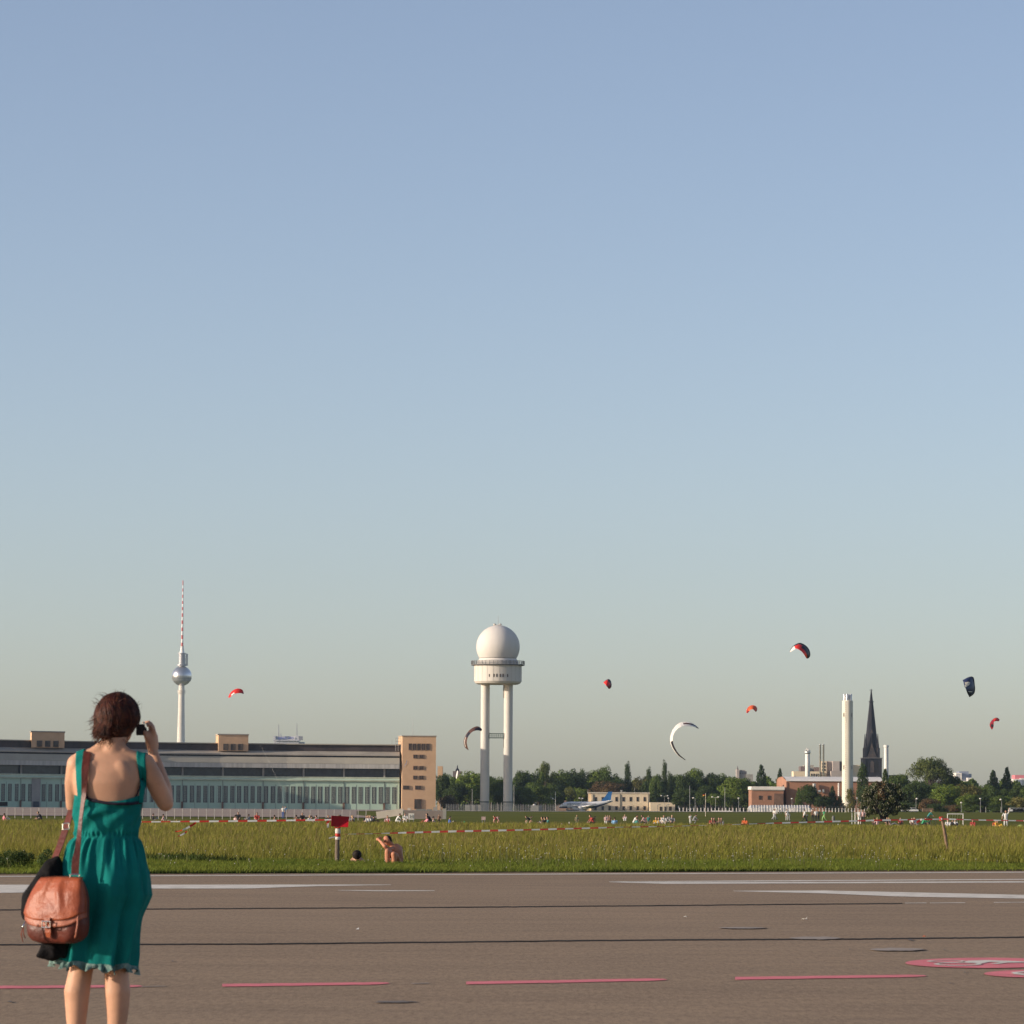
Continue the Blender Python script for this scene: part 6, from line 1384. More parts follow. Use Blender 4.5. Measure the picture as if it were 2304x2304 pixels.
# ------------------------------------------------------------ small people far out on the field
PAL={'white':(.68,.66,.62),'pink':(.72,.26,.30),'red':(.42,.06,.05),'dark':(.025,.025,.03),'blue':(.06,.12,.35),'green':(.05,.30,.14),'lime':(.35,.60,.20),'grey':(.25,.25,.26),'brown':(.20,.12,.08),'khaki':(.20,.19,.11),'yellow':(.75,.42,.05),'orange':(.72,.16,.05),'ltblue':(.22,.42,.66),'skin':(.50,.29,.20),'teal':(.05,.22,.20),'hair':(.04,.025,.018),'blond':(.40,.28,.14),'rose':(.60,.40,.38)}
PM={}
def pm(k):
    if k not in PM: PM[k]=M('cloth_'+k if k not in('skin','hair','blond') else k+'_tone',PAL[k],.8,.08,4)
    return PM[k]
POSES={ # joints: hip height etc. (x forward, y sideways, z up)
'stand':dict(h=.92,lean=0,legs=[((.0,.09,.92),(.02,.10,.48),(-.02,.10,.05)),((.0,-.09,.92),(.03,-.10,.48),(.02,-.11,.05))],arms=[((0,.19,1.42),(.0,.24,1.15),(.06,.24,.90)),((0,-.19,1.42),(.02,-.24,1.15),(.12,-.22,.93))],tor=((0,0,.95),(0,0,1.40)),head=(.02,0,1.60)),
'walk':dict(h=.9,lean=0,legs=[((.0,.09,.90),(.22,.09,.50),(.28,.09,.05)),((.0,-.09,.90),(-.06,-.09,.48),(-.36,-.09,.10))],arms=[((.02,.19,1.40),(-.12,.23,1.14),(-.05,.22,.92)),((.02,-.19,1.40),(.16,-.22,1.16),(.32,-.20,1.02))],tor=((0,0,.93),(.04,0,1.38)),head=(.08,0,1.58)),
'sit':dict(h=.1,lean=0,legs=[((.0,.09,.12),(.42,.12,.48),(.62,.12,.06)),((.0,-.09,.12),(.45,-.12,.40),(.70,-.12,.05))],arms=[((-.02,.19,.58),(.14,.25,.38),(.36,.16,.40)),((-.02,-.19,.58),(.12,-.25,.36),(.34,-.12,.38))],tor=((0,0,.12),(-.04,0,.58)),head=(.02,0,.78)),
'sitback':dict(h=.1,lean=0,legs=[((.0,.09,.10),(.45,.12,.22),(.88,.14,.06)),((.0,-.09,.10),(.44,-.12,.30),(.82,-.12,.05))],arms=[((-.16,.19,.52),(-.32,.24,.30),(-.40,.22,.03)),((-.16,-.19,.52),(-.34,-.24,.28),(-.42,-.22,.03))],tor=((0,0,.12),(-.18,0,.54)),head=(-.16,0,.75)),
'lie':dict(h=.1,lean=0,legs=[((.0,.09,.12),(.42,.12,.12),(.85,.12,.10)),((.0,-.09,.12),(.40,-.12,.30),(.70,-.12,.06))],arms=[((-.45,.19,.18),(-.30,.30,.10),(-.10,.30,.08)),((-.45,-.19,.18),(-.62,-.26,.14),(-.70,-.08,.20))],tor=((0,0,.13),(-.46,0,.18)),head=(-.66,0,.24)),
'crouch':dict(h=.4,lean=0,legs=[((.0,.09,.40),(.36,.14,.46),(.18,.14,.06)),((.0,-.09,.40),(.34,-.14,.42),(.14,-.14,.06))],arms=[((.20,.19,.80),(.38,.22,.56),(.50,.14,.42)),((.20,-.19,.80),(.40,-.22,.58),(.54,-.12,.44))],tor=((0,0,.42),(.20,0,.82)),head=(.34,0,.98)),
'bend':dict(h=.8,lean=0,legs=[((.0,.10,.82),(.10,.14,.45),(-.08,.16,.05)),((.0,-.10,.82),(.14,-.14,.45),(.02,-.16,.05))],arms=[((.38,.19,1.12),(.48,.22,.86),(.58,.16,.62)),((.38,-.19,1.12),(.52,-.20,.88),(.62,-.12,.66))],tor=((0,0,.84),(.38,0,1.14)),head=(.56,0,1.22)),
'wave':dict(h=.92,lean=0,legs=[((.0,.09,.92),(.02,.12,.48),(-.02,.14,.05)),((.0,-.09,.92),(.03,-.10,.48),(.02,-.11,.05))],arms=[((0,.19,1.42),(.06,.30,1.62),(.04,.26,1.88)),((0,-.19,1.42),(.02,-.30,1.20),(.10,-.34,.98))],tor=((0,0,.95),(0,0,1.40)),head=(.02,0,1.60)),
'ride':dict(h=.92,lean=0,legs=[((-.05,.09,.95),(.25,.10,.70),(.12,.10,.30)),((-.05,-.09,.95),(.22,-.10,.58),(.02,-.10,.18))],arms=[((.28,.19,1.38),(.42,.22,1.16),(.58,.20,1.02)),((.28,-.19,1.38),(.44,-.22,1.16),(.58,-.20,1.02))],tor=((-.05,0,.98),(.26,0,1.40)),head=(.38,0,1.60)),
}
PMESH={}
def person_mesh(pose,top,bot,hair,var):
    key=(pose,top,bot,hair,var)
    if key in PMESH: return PMESH[key]
    q=POSES[pose]; mb=MB(); r=random.Random(hash(key)&0xffff if False else sum(map(ord,''.join(map(str,key)))))
    j=lambda p:(p[0]+r.uniform(-.03,.03),p[1]+r.uniform(-.02,.02),p[2]+r.uniform(-.015,.015))
    for (a,b_,c) in q['legs']: mb.limb([j(a),j(b_),j(c)],[.088,.062,.042],7,1); mb.limb([c,(c[0]+.12,c[1],c[2]-.01)],[.042,.030],6,3 if bot!='dark' else 1)
    for (a,b_,c) in q['arms']: b2=j(b_);mb.limb([a,b2],[.055,.045],7,0); mb.limb([b2,c],[.040,.030],7,2); mb.ell(c,(.04,.035,.05),6,4,2)
    a,b_=Vector(q['tor'][0]),Vector(q['tor'][1]); ax=(b_-a).normalized(); side=Vector((0,1,0)); fw=ax.cross(side).normalized(); vs=[];n=10
    for t,rw,rd in ((-.12,.10,.08),(0,.165,.115),(.3,.150,.105),(.65,.18,.12),(.92,.19,.105),(1.02,.14,.08),(1.12,.05,.05)):
        c=a.lerp(b_,t)
        for k in range(n): an=2*math.pi*k/n; vs.append(c+side*rw*math.cos(an)+fw*rd*math.sin(an))
    mb.add(vs,[(i*n+k,i*n+(k+1)%n,(i+1)*n+(k+1)%n,(i+1)*n+k) for i in range(6) for k in range(n)]+[tuple(range(n)),tuple(6*n+k for k in range(n-1,-1,-1))],0)
    h=Vector(q['head']); mb.limb([b_+Vector((0,0,.02)),h-Vector((0,0,.06))],[.055,.05],7,2); mb.ell(h,(.085,.078,.112),9,7,2); mb.ell(h+Vector((-.022,0,.03)),(.088,.086,.10),9,7,3)
    me=bpy.data.meshes.new('body_'+pose); me.from_pydata([tuple(v) for v in mb.v],[],mb.f)
    for m in (pm(top),pm(bot),pm('skin'),pm(hair)): me.materials.append(m)
    me.polygons.foreach_set('material_index',mb.m); me.update(); me.shade_smooth(); PMESH[key]=me; return me
def person(px,d,pose,rz,top,bot,hair,lab,group='people out on the field',z=0.0,sc=1.0):
    p=at(px,d); o=link('person',person_mesh(pose,top,bot,hair,0)); o.location=(p.x,p.y,p.z+z); o.rotation_euler=(0,0,R(rz)); o.scale=(sc,)*3; tag(o,lab,'person',group); return o
GL='people by the apron on the left'; GM='people in the middle of the field'; GR='people on the right of the field'
PEOPLE=[
(10,340,'sit',20,'pink','white','hair','seated figure in pale pink at the left picture edge',GL),
(94,330,'crouch',-160,'dark','dark','hair','dark crouching figure on the grass left of the woman',GL),
(345,380,'sit',10,'dark','grey','hair','tiny dark seated figure just right of the woman',GL),
(372,360,'sitback',0,'rose','grey','hair','pale figure sitting beside the dark lying bicycle right of the woman',GL),
(383,362,'lie',180,'grey','dark','hair','dark figure stretched out right of the lying bicycle',GL),
(530,330,'sit',30,'rose','brown','hair','brownish seated figure, front one of the pair below the right roof box',GL),
(538,370,'crouch',-100,'dark','dark','hair','dark kneeling figure, rear one of the pair below the right roof box',GL),
(560,370,'sit',170,'grey','grey','hair','small grey seated figure right of the pair below the right roof box',GL),
(579,345,'crouch',-90,'red','dark','hair','upright kneeling figure in dark red left of the blue and white pair',GL),
(602,330,'lie',0,'dark','grey','hair','dark figure lying low just above the tape, left of the blue and white pair',GL),
(622,350,'sitback',20,'brown','dark','hair','brown leaning figure immediately left of the blue and white pair',GL),
(637,520,'stand',-90,'white','blue','hair','standing figure in white top and blue trousers, left one of the pair',GL),
(642.5,525,'stand',-60,'ltblue','dark','hair','standing figure in light blue top, right one of the pair',GL),
(667,345,'sit',60,'brown','dark','hair','brown seated figure between the standing pair and the black clad one',GL),
(681,350,'crouch',-90,'dark','dark','hair','black clad upright figure midway between the standing pair and the sign',GL),
(697,340,'sit',-30,'white','brown','blond','seated figure in white, left one of the three before the sign',GL),
(706,340,'sitback',0,'dark','dark','hair','dark leaning figure, middle one of the three before the sign',GL),
(712,338,'sit',150,'rose','grey','hair','seated figure in dull pink, right one of the three before the sign',GL),
(739,345,'sit',-90,'dark','dark','hair','dark seated figure directly left of the red sign board',GL),
(792,350,'sit',-90,'grey','dark','hair','dark seated figure directly right of the red sign board',GL),
(798,345,'sitback',0,'brown','dark','blond','fair haired leaning figure second to the right of the sign board',GL),
(825,345,'sit',-90,'dark','dark','hair','dark seated figure left of the two white shirts before the ramp',GL),
(829,343,'sit',-90,'white','grey','blond','seated figure in white, left one of two white shirts before the ramp',GL),
(833,345,'sit',-70,'white','dark','blond','seated figure in white, right one of two white shirts before the ramp',GL),
(841,345,'sit',20,'dark','dark','hair','dark small figure at the low left end of the ramp',GL),
(872,345,'sit',-90,'rose','red','hair','reddish seated figure in front of the ramp',GL),
(892,345,'crouch',0,'white','white','hair','tiny white figure below the right end of the ramp',GL),
(912,360,'crouch',-90,'white','white','hair','white figure left of the white square board',GL),
(961,305,'sit',200,'pink','red','hair','seated figure in a bright pink shirt before the yard wall',GM),
(970,308,'crouch',180,'dark','dark','hair','figure with a dark head leaning over next to the bright pink shirt',GM),
(980,312,'sitback',0,'rose','ltblue','hair','pale pink and blue figure sitting right of the dark leaning one',GM),
(988,330,'stand',-90,'brown','dark','hair','slim standing figure at the right end of the yard wall',GM,-.45),
(1012.5,320,'sit',0,'blue','dark','hair','seated figure in a blue shirt left of the radar tower',GM),
(1112,318,'bend',0,'rose','skin','hair','pale bending figure, left one of the wrestling pair under the radar tower',GM,-.35),
(1122,318,'bend',180,'red','skin','hair','bending figure in dark red, right one of the wrestling pair under the radar tower',GM,-.35),
(1186,330,'bend',0,'khaki','khaki','hair','khaki figure bending left of the black shirted one',GM,-.35),
(1194,322,'bend',180,'dark','skin','hair','black shirted figure bending over right of the radar tower',GM,-.3),
(1220,315,'sit',180,'brown','dark','hair','brown and dark seated figure with white shoulder under the grey cabin',GM),
(1226,312,'sit',150,'dark','grey','hair','dark seated figure in the middle of the trio under the grey cabin',GM),
(1232,318,'sit',200,'teal','grey','hair','seated figure in dark green, right one of the trio under the grey cabin',GM),
(1298,330,'stand',-90,'khaki','khaki','blond','khaki figure standing straight below the boarding stairs',GM,-.55),
(1329,322,'bend',20,'brown','brown','hair','brown figure bending below the middle of the airliner',GM,-.35),
(1336,322,'crouch',200,'red','dark','hair','dark red crouching figure beside the brown one below the airliner',GM),
(1363,335,'stand',-90,'rose','white','hair','left one of three pale standing figures below the beige building',GM,-.5),
(1367.5,345,'stand',-70,'rose','grey','hair','middle one of three pale standing figures below the beige building',GM,-.45),
(1372,340,'stand',-100,'brown','dark','hair','right one of three standing figures below the beige building',GM,-.5),
(1383,330,'sit',90,'ltblue','blue','hair','seated figure in a light blue shirt below the beige building',GM),
(1406,500,'sit',-90,'rose','white','blond','small distant pink and white figure below the beige building',GM),
(1426,340,'crouch',-20,'white','teal','hair','white shirted figure left of the green one below the beige building corner',GM),
(1433,335,'sit',10,'teal','teal','hair','green clad seated figure below the right corner of the beige building',GM),
(1449,345,'bend',0,'red','rose','hair','red shirted figure bending below the annex',GM,-.4),
(1453,340,'crouch',180,'rose','dark','hair','pale figure facing the red shirted one below the annex',GM),
(1459,330,'stand',-90,'teal','khaki','hair','dark green clad standing figure below the annex',GM,-.45),
(1476,340,'sit',-90,'yellow','white','blond','yellowish seated figure, first of the row left of the white number board',GM),
(1482,342,'sit',-90,'white','brown','hair','second of the row left of the white number board, in white',GM),
(1488,345,'sit',-60,'dark','dark','blond','third of the row left of the white number board, in dark clothes',GM),
(1493.5,340,'crouch',-90,'white','white','hair','fourth of the row, right beside the white number board, in white',GM),
(1512,345,'crouch',-90,'grey','dark','blond','grey clad figure right of the white number board',GM),
(1553,420,'stand',-90,'white','white','hair','white figure standing at the left end of the white post fence',GR,-.2),
(1560,425,'crouch',0,'grey','grey','hair','pale crouching figure beside the white one at the fence end',GR),
(1602,345,'sit',-90,'red','brown','hair','dull red seated figure, left of two pairs below the flag pole',GR),
(1606,345,'sit',-60,'brown','brown','hair','brown seated figure, right one of the first pair below the flag pole',GR),
(1618,345,'sit',-110,'brown','khaki','hair','brown seated figure, left one of the second pair right of the flag pole',GR),
(1623,345,'sit',-90,'khaki','grey','hair','khaki seated figure, right one of the second pair right of the flag pole',GR),
(1675.5,350,'sit',-90,'orange','orange','hair','small figure in orange below the broad light green tree',GR),
(1741,600,'walk',0,'white','white','hair','player in white running below the brick annex gate, left one',GR),
(1744.5,590,'walk',180,'white','grey','hair','player in white running below the brick annex gate, right one',GR),
(1748,900,'stand',-90,'white','white','hair','distant white player close before the fence, left one',GR),
(1755.5,900,'walk',0,'white','grey','hair','distant white player close before the fence, right one',GR),
(1770,560,'stand',-90,'white','white','hair','white clad standing figure, left one of the pair below the plant gable',GR),
(1777,555,'bend',180,'white','grey','hair','white shirted figure bending, right one of the pair below the plant gable',GR),
(1809.5,520,'walk',0,'white','dark','hair','figure in white shirt and dark shorts walking, left of two below the silver duct',GR),
(1816.5,520,'bend',180,'white','dark','hair','figure in white shirt and dark shorts bending, right of two below the silver duct',GR),
(1828.5,530,'stand',-90,'brown','dark','hair','brown shirted figure, first of the trio below the thin spruce',GR),
(1835.5,515,'stand',-90,'white','dark','blond','white capped figure in dark blue trousers, middle of the trio',GR),
(1841.5,525,'stand',-60,'khaki','dark','blond','khaki figure, right end of the trio below the thin spruce',GR),
(1854.5,540,'walk',180,'green','lime','blond','figure in bright green below the foot of the cream chimney',GR),
(1934,430,'stand',-90,'white','white','hair','standing woman in a long white dress left of the chestnut tree',GR),
(1942,430,'stand',-90,'rose','dark','hair','standing man in pink shirt and dark trousers left of the chestnut tree',GR),
(1967,395,'sit',90,'brown','dark','hair','dark seated figure at the left foot of the chestnut tree',GR),
(1974,392,'sit',120,'rose','dark','blond','pinkish seated figure right beside the dark one at the chestnut tree',GR),
(1996,400,'sit',-90,'dark','brown','blond','figure sitting under the chestnut stems, left one',GR),
(2004,405,'sitback',0,'rose','grey','blond','figure leaning back under the chestnut stems, right one',GR),
(2026,400,'sit',-90,'red','dark','hair','dull red seated figure at the right edge of the chestnut crown',GR),
(2052,400,'sit',-90,'white','brown','hair','white shirted seated figure right of the chestnut tree, left one',GR),
(2057,400,'sit',-60,'white','grey','blond','white shirted seated figure right of the chestnut tree, right one',GR),
(2075,345,'crouch',0,'green','dark','hair','crouching figure in green left of the cyclist',GR),
(2133,345,'sit',-90,'white','white','hair','white seated figure at the left goal post',GR),
(2143,345,'sit',0,'dark','dark','hair','dark seated figure inside the football goal',GR),
(2149,350,'sit',-90,'white','grey','hair','white seated figure inside the football goal',GR),
(2188.5,345,'sit',-90,'red','red','hair','red clad seated figure right of the football goal',GR),
(2240,330,'sit',-90,'orange','brown','blond','orange clad seated figure, left one of the orange and yellow pair',GR),
(2244,328,'sit',-60,'yellow','yellow','hair','yellow clad seated figure, right one of the orange and yellow pair',GR),
(2263,330,'wave',-90,'white','white','hair','white clad figure raising an arm near the right edge',GR),
]
for p_ in PEOPLE: person(*p_[:8],group=p_[8],sc=(.62 if p_[2]=='stand' else .72) if len(p_)>9 else 1.0)
# a cyclist on the field
def bicycle(px,d,rz,lab,m,lying=False):
    p=at(px,d); t=thing('bicycle',lab,'bicycle',p,'bicycles on the field',rz=R(rz)); 
    for x in (-.52,.52):
        mb=MB(); mb.tube([(x+.33*math.cos(2*math.pi*i/20),0,.34+.33*math.sin(2*math.pi*i/20)) for i in range(21)],.022,5,caps=False); mb.build('wheel',m_rail,t,org=(0,0,0))
    mb=MB(); 
    for a,b in (((-.52,0,.34),(-.05,0,.32)),((-.05,0,.32),(-.18,0,.88)),((-.18,0,.84),(.36,0,.86)),((.36,0,.86),(-.05,0,.32)),((.52,0,.34),(.36,0,.98)),((-.52,0,.34),(-.18,0,.80))): mb.tube([a,b],.02,5)
    mb.build('frame',m,t,org=(0,0,0)); mb=MB(); mb.tube([(.40,-.26,1.0),(.36,0,.98),(.40,.26,1.0)],.016,5); mb.build('handlebar',m_rail,t,org=(0,0,0)); mb=MB(); mb.ell((-.2,0,.93),(.13,.07,.03),8,5); mb.build('saddle',m_black,t,org=(0,0,0))
    if lying: t.rotation_euler=(R(78),0,R(rz))
    return t
bicycle(2089,420,8,'bicycle ridden by the green shirted cyclist right of the chestnut tree',PM['green']); person(2088.5,420,'ride',8,'teal','dark','blond','green shirted cyclist riding right of the chestnut tree',GR)
bicycle(367,352,10,'dark bicycle lying in the grass right of the woman',m_rail,True); bicycle(1018,325,30,'bicycle lying beside the blue shirted seated figure',m_rail,True)
# ------------------------------------------------------------ boards, goal, boxes, tents
def board(name,px0,px1,py0,py1,d,m,lab,cat,legs=True,th=.12):
    a=P(px0,py1,d); b=P(px1,py0,d); g=gz(a.x,d); t=thing(name,lab,cat,(a.x,d,g)); mb=MB(); mb.box(a.x,b.x,d,d+th,max(a.z,g),b.z); mb.build('panel',m,t)
    mb=MB(); mb.box(a.x+.05,a.x+.12,d+.03,d+.10,g-.05,max(a.z,g)+.02); mb.box(b.x-.12,b.x-.05,d+.03,d+.10,g-.05,max(a.z,g)+.02)
    for k in (0,1): 
        mbb=MB(); x=(a.x+.05,b.x-.12)[k]; mbb.box(x,x+.07,d+.035,d+.09,g-.05,max(a.z,g)+.02); mbb.build('leg',m_metal,t)
    return t
t=board('marker_board',919,932,1830,1844,390,m_tw,'white square marker board with a dark symbol below the brick stair block','sign')
def glyph(t,body,px0,px1,py0,py1,d,m):
    fc=bpy.data.curves.new('glyph','FONT'); fc.body=body; fc.extrude=.01; fo=bpy.data.objects.new('t',fc); C.objects.link(fo); dg=bpy.context.evaluated_depsgraph_get(); me=bpy.data.meshes.new_from_object(fo.evaluated_get(dg)); bpy.data.objects.remove(fo)
    xs=[v.co.x for v in me.vertices]; ys_=[v.co.y for v in me.vertices]; a=P(px0,py1,d); b=P(px1,py0,d); kx=(b.x-a.x)/(max(xs)-min(xs)); ky=(b.z-a.z)/(max(ys_)-min(ys_))
    for v in me.vertices: v.co=Vector((a.x+(v.co.x-min(xs))*kx,d-v.co.z*2-.02,a.z+(v.co.y-min(ys_))*ky))-t.location
    me.materials.clear(); me.materials.append(m); link('lettering',me,t)
glyph(t,'H',922,929,1833,1841,390,m_greybox)
t=board('number_board',1499,1508,1837.5,1849,380,m_camb,'dark board with a big white figure 5 standing in the field','sign')
glyph(t,'5',1500,1507.5,1838,1848.5,379.9,m_tw)
board('low_board',1083,1092.5,1837.5,1845,360,M('dull_pink_board',(.50,.36,.32),.8,.1,2),'low dull pink board in the grass under the radar tower','sign')
def lump(name,px,py,w,h,d,m,lab,cat,group=None):
    p=P(px,py,d); g=gz(p.x,d); k=d/F; mb=MB(); mb.ell((p.x,d,g+h*k*.5),(w*k/2,w*k/2,h*k*.55),10,8); o=mb.build(name,m,org=(p.x,d,g),smooth=True); return tag(o,lab,cat,group)
GB='bags and things lying on the field'
lump('bag',1020,1843,3.2,13,322,pm('white'),'upright white bag right of the blue shirted figure','bag',GB)
lump('bucket',1045,1842,4,12,330,pm('green'),'white and green bucket left under the radar tower','bucket',GB)
lump('bag',1184,1845,3,12,330,pm('white'),'slim white bag left of the black shirted bending figure','bag',GB)
lump('cool_box',1206,1845,8,7,335,pm('white'),'white cool box right of the black shirted bending figure','box',GB)
lump('bag',1264,1843,6,8,335,pm('rose'),'small pale pink bundle left below the airliner nose','bag',GB)
lump('bag',1281,1843,3.5,11,335,pm('white'),'small upright white bag below the boarding stairs','bag',GB)
lump('dog',1397,1843,6,8,340,pm('white'),'small white dog lying below the beige building','dog',GB)
lump('bag',1128,1846,5,9,320,pm('white'),'white bag at the feet of the wrestling pair','bag',GB)
lump('ball',1592,1845,3.2,6,345,pm('white'),'white ball in the grass left below the flag pole','ball',GB)
lump('bin',1875,1840,7,14,520,m_rail,'dark square litter bin right of the bright green figure','litter bin',GB)
lump('bag',1886,1845,3,4,400,pm('white'),'tiny white bag right of the dark litter bin','bag',GB)
lump('beach_tent',2296,1845,15,11,335,M('lime_tent_cloth',(.42,.55,.18),.6,.1,2,trans=.2),'low lime green tent at the right edge','tent')
# goals
def goal(x0,x1,yt,yb,d,lab):
    t=thing('football_goal',lab,'goal',at(x0,d)); a=P(x0,yb,d); b=P(x1,yb,d); zt=P((x0+x1)/2,yt,d).z; g=t.location.z
    for x in (a.x,b.x): mb=MB(); mb.tube([(x,d,g),(x,d,zt)],.06,6); mb.build('post',m_tw,t)
    mb=MB(); mb.tube([(a.x-.05,d,zt),(b.x+.05,d,zt)],.06,6); mb.build('crossbar',m_tw,t)
    mb=MB()
    for i in range(7): x=a.x+(b.x-a.x)*i/6; mb.tube([(x,d,zt),(x,d+1.2,g)],.012,3)
    mb.build('net',m_tw,t)
goal(2132,2167,1831.5,1842,430,'white football goal near the right edge'); goal(1924,1931,1829,1844,440,'narrow pale goal frame left of the chestnut tree')
stick('leaning_pole',1917,1829,1843,460,.05,m_tw,'short white pole leaning left of the narrow goal','pole')
# ------------------------------------------------------------ fences
fe=thing('post_fence','long row of white concrete fence posts in front of the brick heating plant','fence',at(1530,1240)); FD=1240.
proto_=None
xs_=[1529+8.0*i for i in range(19)]+[1684+7.25*i for i in range(42)]
for i,x in enumerate(xs_):
    yt=np.interp(x,[1529,1680,1690,2000],[1818.5,1816.5,1814.5,1812.8]); yb=np.interp(x,[1529,1700,2000],[1833,1831.5,1828.5]); p=at(x,FD)
    if proto_ is None: mb=MB(); h=P(x,yt,FD).z-p.z; mb.box(-.13,.13,-.13,.13,-.3,h); mb.box(-.13,.13,-.45,.12,h,h+.15); proto_=mb.build('post',m_whiteroof,fe,org=(0,0,0)); q=proto_
    else: q=proto_.copy(); C.objects.link(q)
    q.parent=fe; q.location=p-fe.location
mb=MB()
for k in (.5,1.2,1.8): 
    for a,b in zip(xs_[:-1:4],xs_[4::4]): mb.tube([at(a,FD,k),at(b,FD,k)],.018,3,caps=False)
mb.build('wires',m_metal,fe)
mw=M('white_tunnel_cloth',(.55,.53,.50),.8,.15,.4,col2=(.40,.385,.37),trans=.1)
t=thing('polytunnel','long low whitish ribbed tunnel tent behind the post fence','tent',at(1684,1262)); a=at(1684,1262); b=at(1826,1262)
mb=MB(); nn=46
for i in range(nn+1):
    x=a.x+(b.x-a.x)*i/nn; z0=a.z+(b.z-a.z)*i/nn; e=min(1,min(i,nn-i)/3+.55)
    for j in range(9): an=math.pi*j/8; mb.v.append((x,1262+3-3*math.cos(an),z0+2.15*e*math.sin(an)**.6))
mb.f=[(i*9+j,i*9+j+1,(i+1)*9+j+1,(i+1)*9+j) for i in range(nn) for j in range(8)]; mb.m=[0]*len(mb.f); mb.build('cover',mw,t,smooth=True)
for i in range(0,nn+1,2):
    x=a.x+(b.x-a.x)*i/nn; e=min(1,min(i,nn-i)/3+.55); mb=MB(); mb.tube([(x,1262+3-3.05*math.cos(math.pi*j/8),a.z+(b.z-a.z)*i/nn+2.2*e*math.sin(math.pi*j/8)**.6) for j in range(9)],.10,4); mb.build('rib',m_whiteroof,t)
board('long_white_barrier',1601,1647,1824.3,1827.2,1230,m_whiteroof,'long low white barrier before the left part of the post fence','barrier'); board('long_white_barrier',1536,1597,1826.3,1828.3,1236,m_ramp,'long thin pale barrier left of the thicker white one','barrier')
# wire fence with thin posts along the apron
fa=thing('wire_fence','low wire fence with thin pale posts along the concrete apron on the left','fence',at(0,520)); proto_=None; WD2=500.
xs2=[-2+17.95*i for i in range(47)]
for x in xs2:
    p=at(x,WD2)
    if proto_ is None: mb=MB(); mb.box(-.045,.045,-.045,.045,-.2,1.32); proto_=mb.build('post',M('pale_fence_post',(.50,.45,.40),.8,.1,2),fa,org=(0,0,0)); q=proto_
    else: q=proto_.copy(); C.objects.link(q)
    q.parent=fa; q.location=p-fa.location
mb=MB()
for k in (.3,.75,1.2): mb.tube([at(x,WD2,k) for x in xs2],.010,3,caps=False)
mb.build('wires',m_metal,fa)
# security fence in front of the trees left and right of the radar tower
sf=thing('security_fence','grey wire mesh security fence around the foot of the radar tower','fence',at(1002,1425)); proto_=None
for i in range(46):
    x=1004+i*5.6
    if 1190<x<1222: continue
    p=at(x,1425)
    if proto_ is None: mb=MB(); mb.box(-.07,.07,-.07,.07,-.2,2.3); mb.box(-.07,.07,-.4,.07,2.3,2.45); proto_=mb.build('post',m_greybox,sf,org=(0,0,0)); q=proto_
    else: q=proto_.copy(); C.objects.link(q)
    q.parent=sf; q.location=p-sf.location
mb=MB()
for k in np.arange(.25,2.3,.28): mb.tube([at(1003,1425,k),at(1258,1425,k)],.03,3,caps=False)
for x in np.arange(1003,1258,1.4): mb.tube([at(x,1425,.1),at(x,1425,2.3)],.022,3,caps=False)
o=mb.build('mesh',m_metal,sf); o['kind']='stuff'
for i in range(3):
    x0=1046+i*12; pbox('wall_panel',x0,1811,x0+11.4,1824.5,1432+i*.3,.3,m_greybox,('left','middle','right')[i]+' of three grey concrete wall panels between the radar tower and the round light tree','wall panel','grey wall panels by the radar tower')
t=thing('gate_frame','grey pipe gate frame between the legs of the radar tower','gate',at(1104,1420))
for x in (1106,1119,1128): 
    mb=MB(); mb.tube([at(x,1420,-.1),at(x,1420,3.1)],.10,5); mb.build('post',m_greybox,t)
# ------------------------------------------------------------ poles, lamps, flag
GP='poles and lamps along the far edge of the field'
for x,y0,y1,d,r_,lab in ((1062.5,1775,1829,1330,.10,'thin grey pole in front of the broad light green tree'),(1156.5,1766,1827,1400,.12,'pole just right of the radar tower right leg'),(1323,1776,1825,1630,.10,'thin pole at the left corner of the beige building'),(1552,1768,1832,1300,.11,'dark tall pole at the left part of the post fence'),(1631,1772,1832,1300,.11,'dark tall pole in front of the broad light green tree on the right'),(1283,1795,1822,1480,.08,'thin pole under the pale blossoming tree'),(1428,1771,1784,1650,.08,'thin mast behind the roof of the beige building'),(2218,1815,1826,1200,.12,'short white marker pole left of the right tall lamp'),(2252,1815,1826,1200,.12,'short white marker pole right of the first one near the right edge'),(991,1808,1842,1150,.11,'pale pole right of the brick stair block')):
    stick('pole',x,y0,y1,d,r_,m_metal if 'white' not in lab and 'pale' not in lab else m_greybox,lab,'pole',GP)
def lamp(px,yt,d,lab,heads=((0,0),),rod=.09):
    b=at(px,d); t=thing('lamp_post',lab,'street lamp',b,GP); zt=P(px,yt,d).z; mb=MB(); mb.tube([(b.x,d,b.z-.2),(b.x,d,zt)],[rod,rod*.6],6); mb.build('pole',m_metal,t)
    for dx,dz in heads:
        mb=MB(); mb.tube([(b.x,d,zt-.1),(b.x+dx,d,zt+dz)],.05,4); mb.ell((b.x+dx,d,zt+dz),(.38,.3,.24),8,6); mb.build('lamp_head',m_whiteroof,t)
lamp(1564,1796,1300,'curved lamp post left of the flag pole',((-.6,.1),)); lamp(1610,1794,1320,'twin headed lamp post between flag pole and light green tree',((-1.1,.1),(1.0,.1))); lamp(1662,1796,1330,'lamp with a small white head in front of the broad light green tree'); lamp(1782,1797,1330,'lamp with a small white head before the plant wall'); lamp(1928,1796,1330,'lamp with a bright white head right of the cream chimney foot')
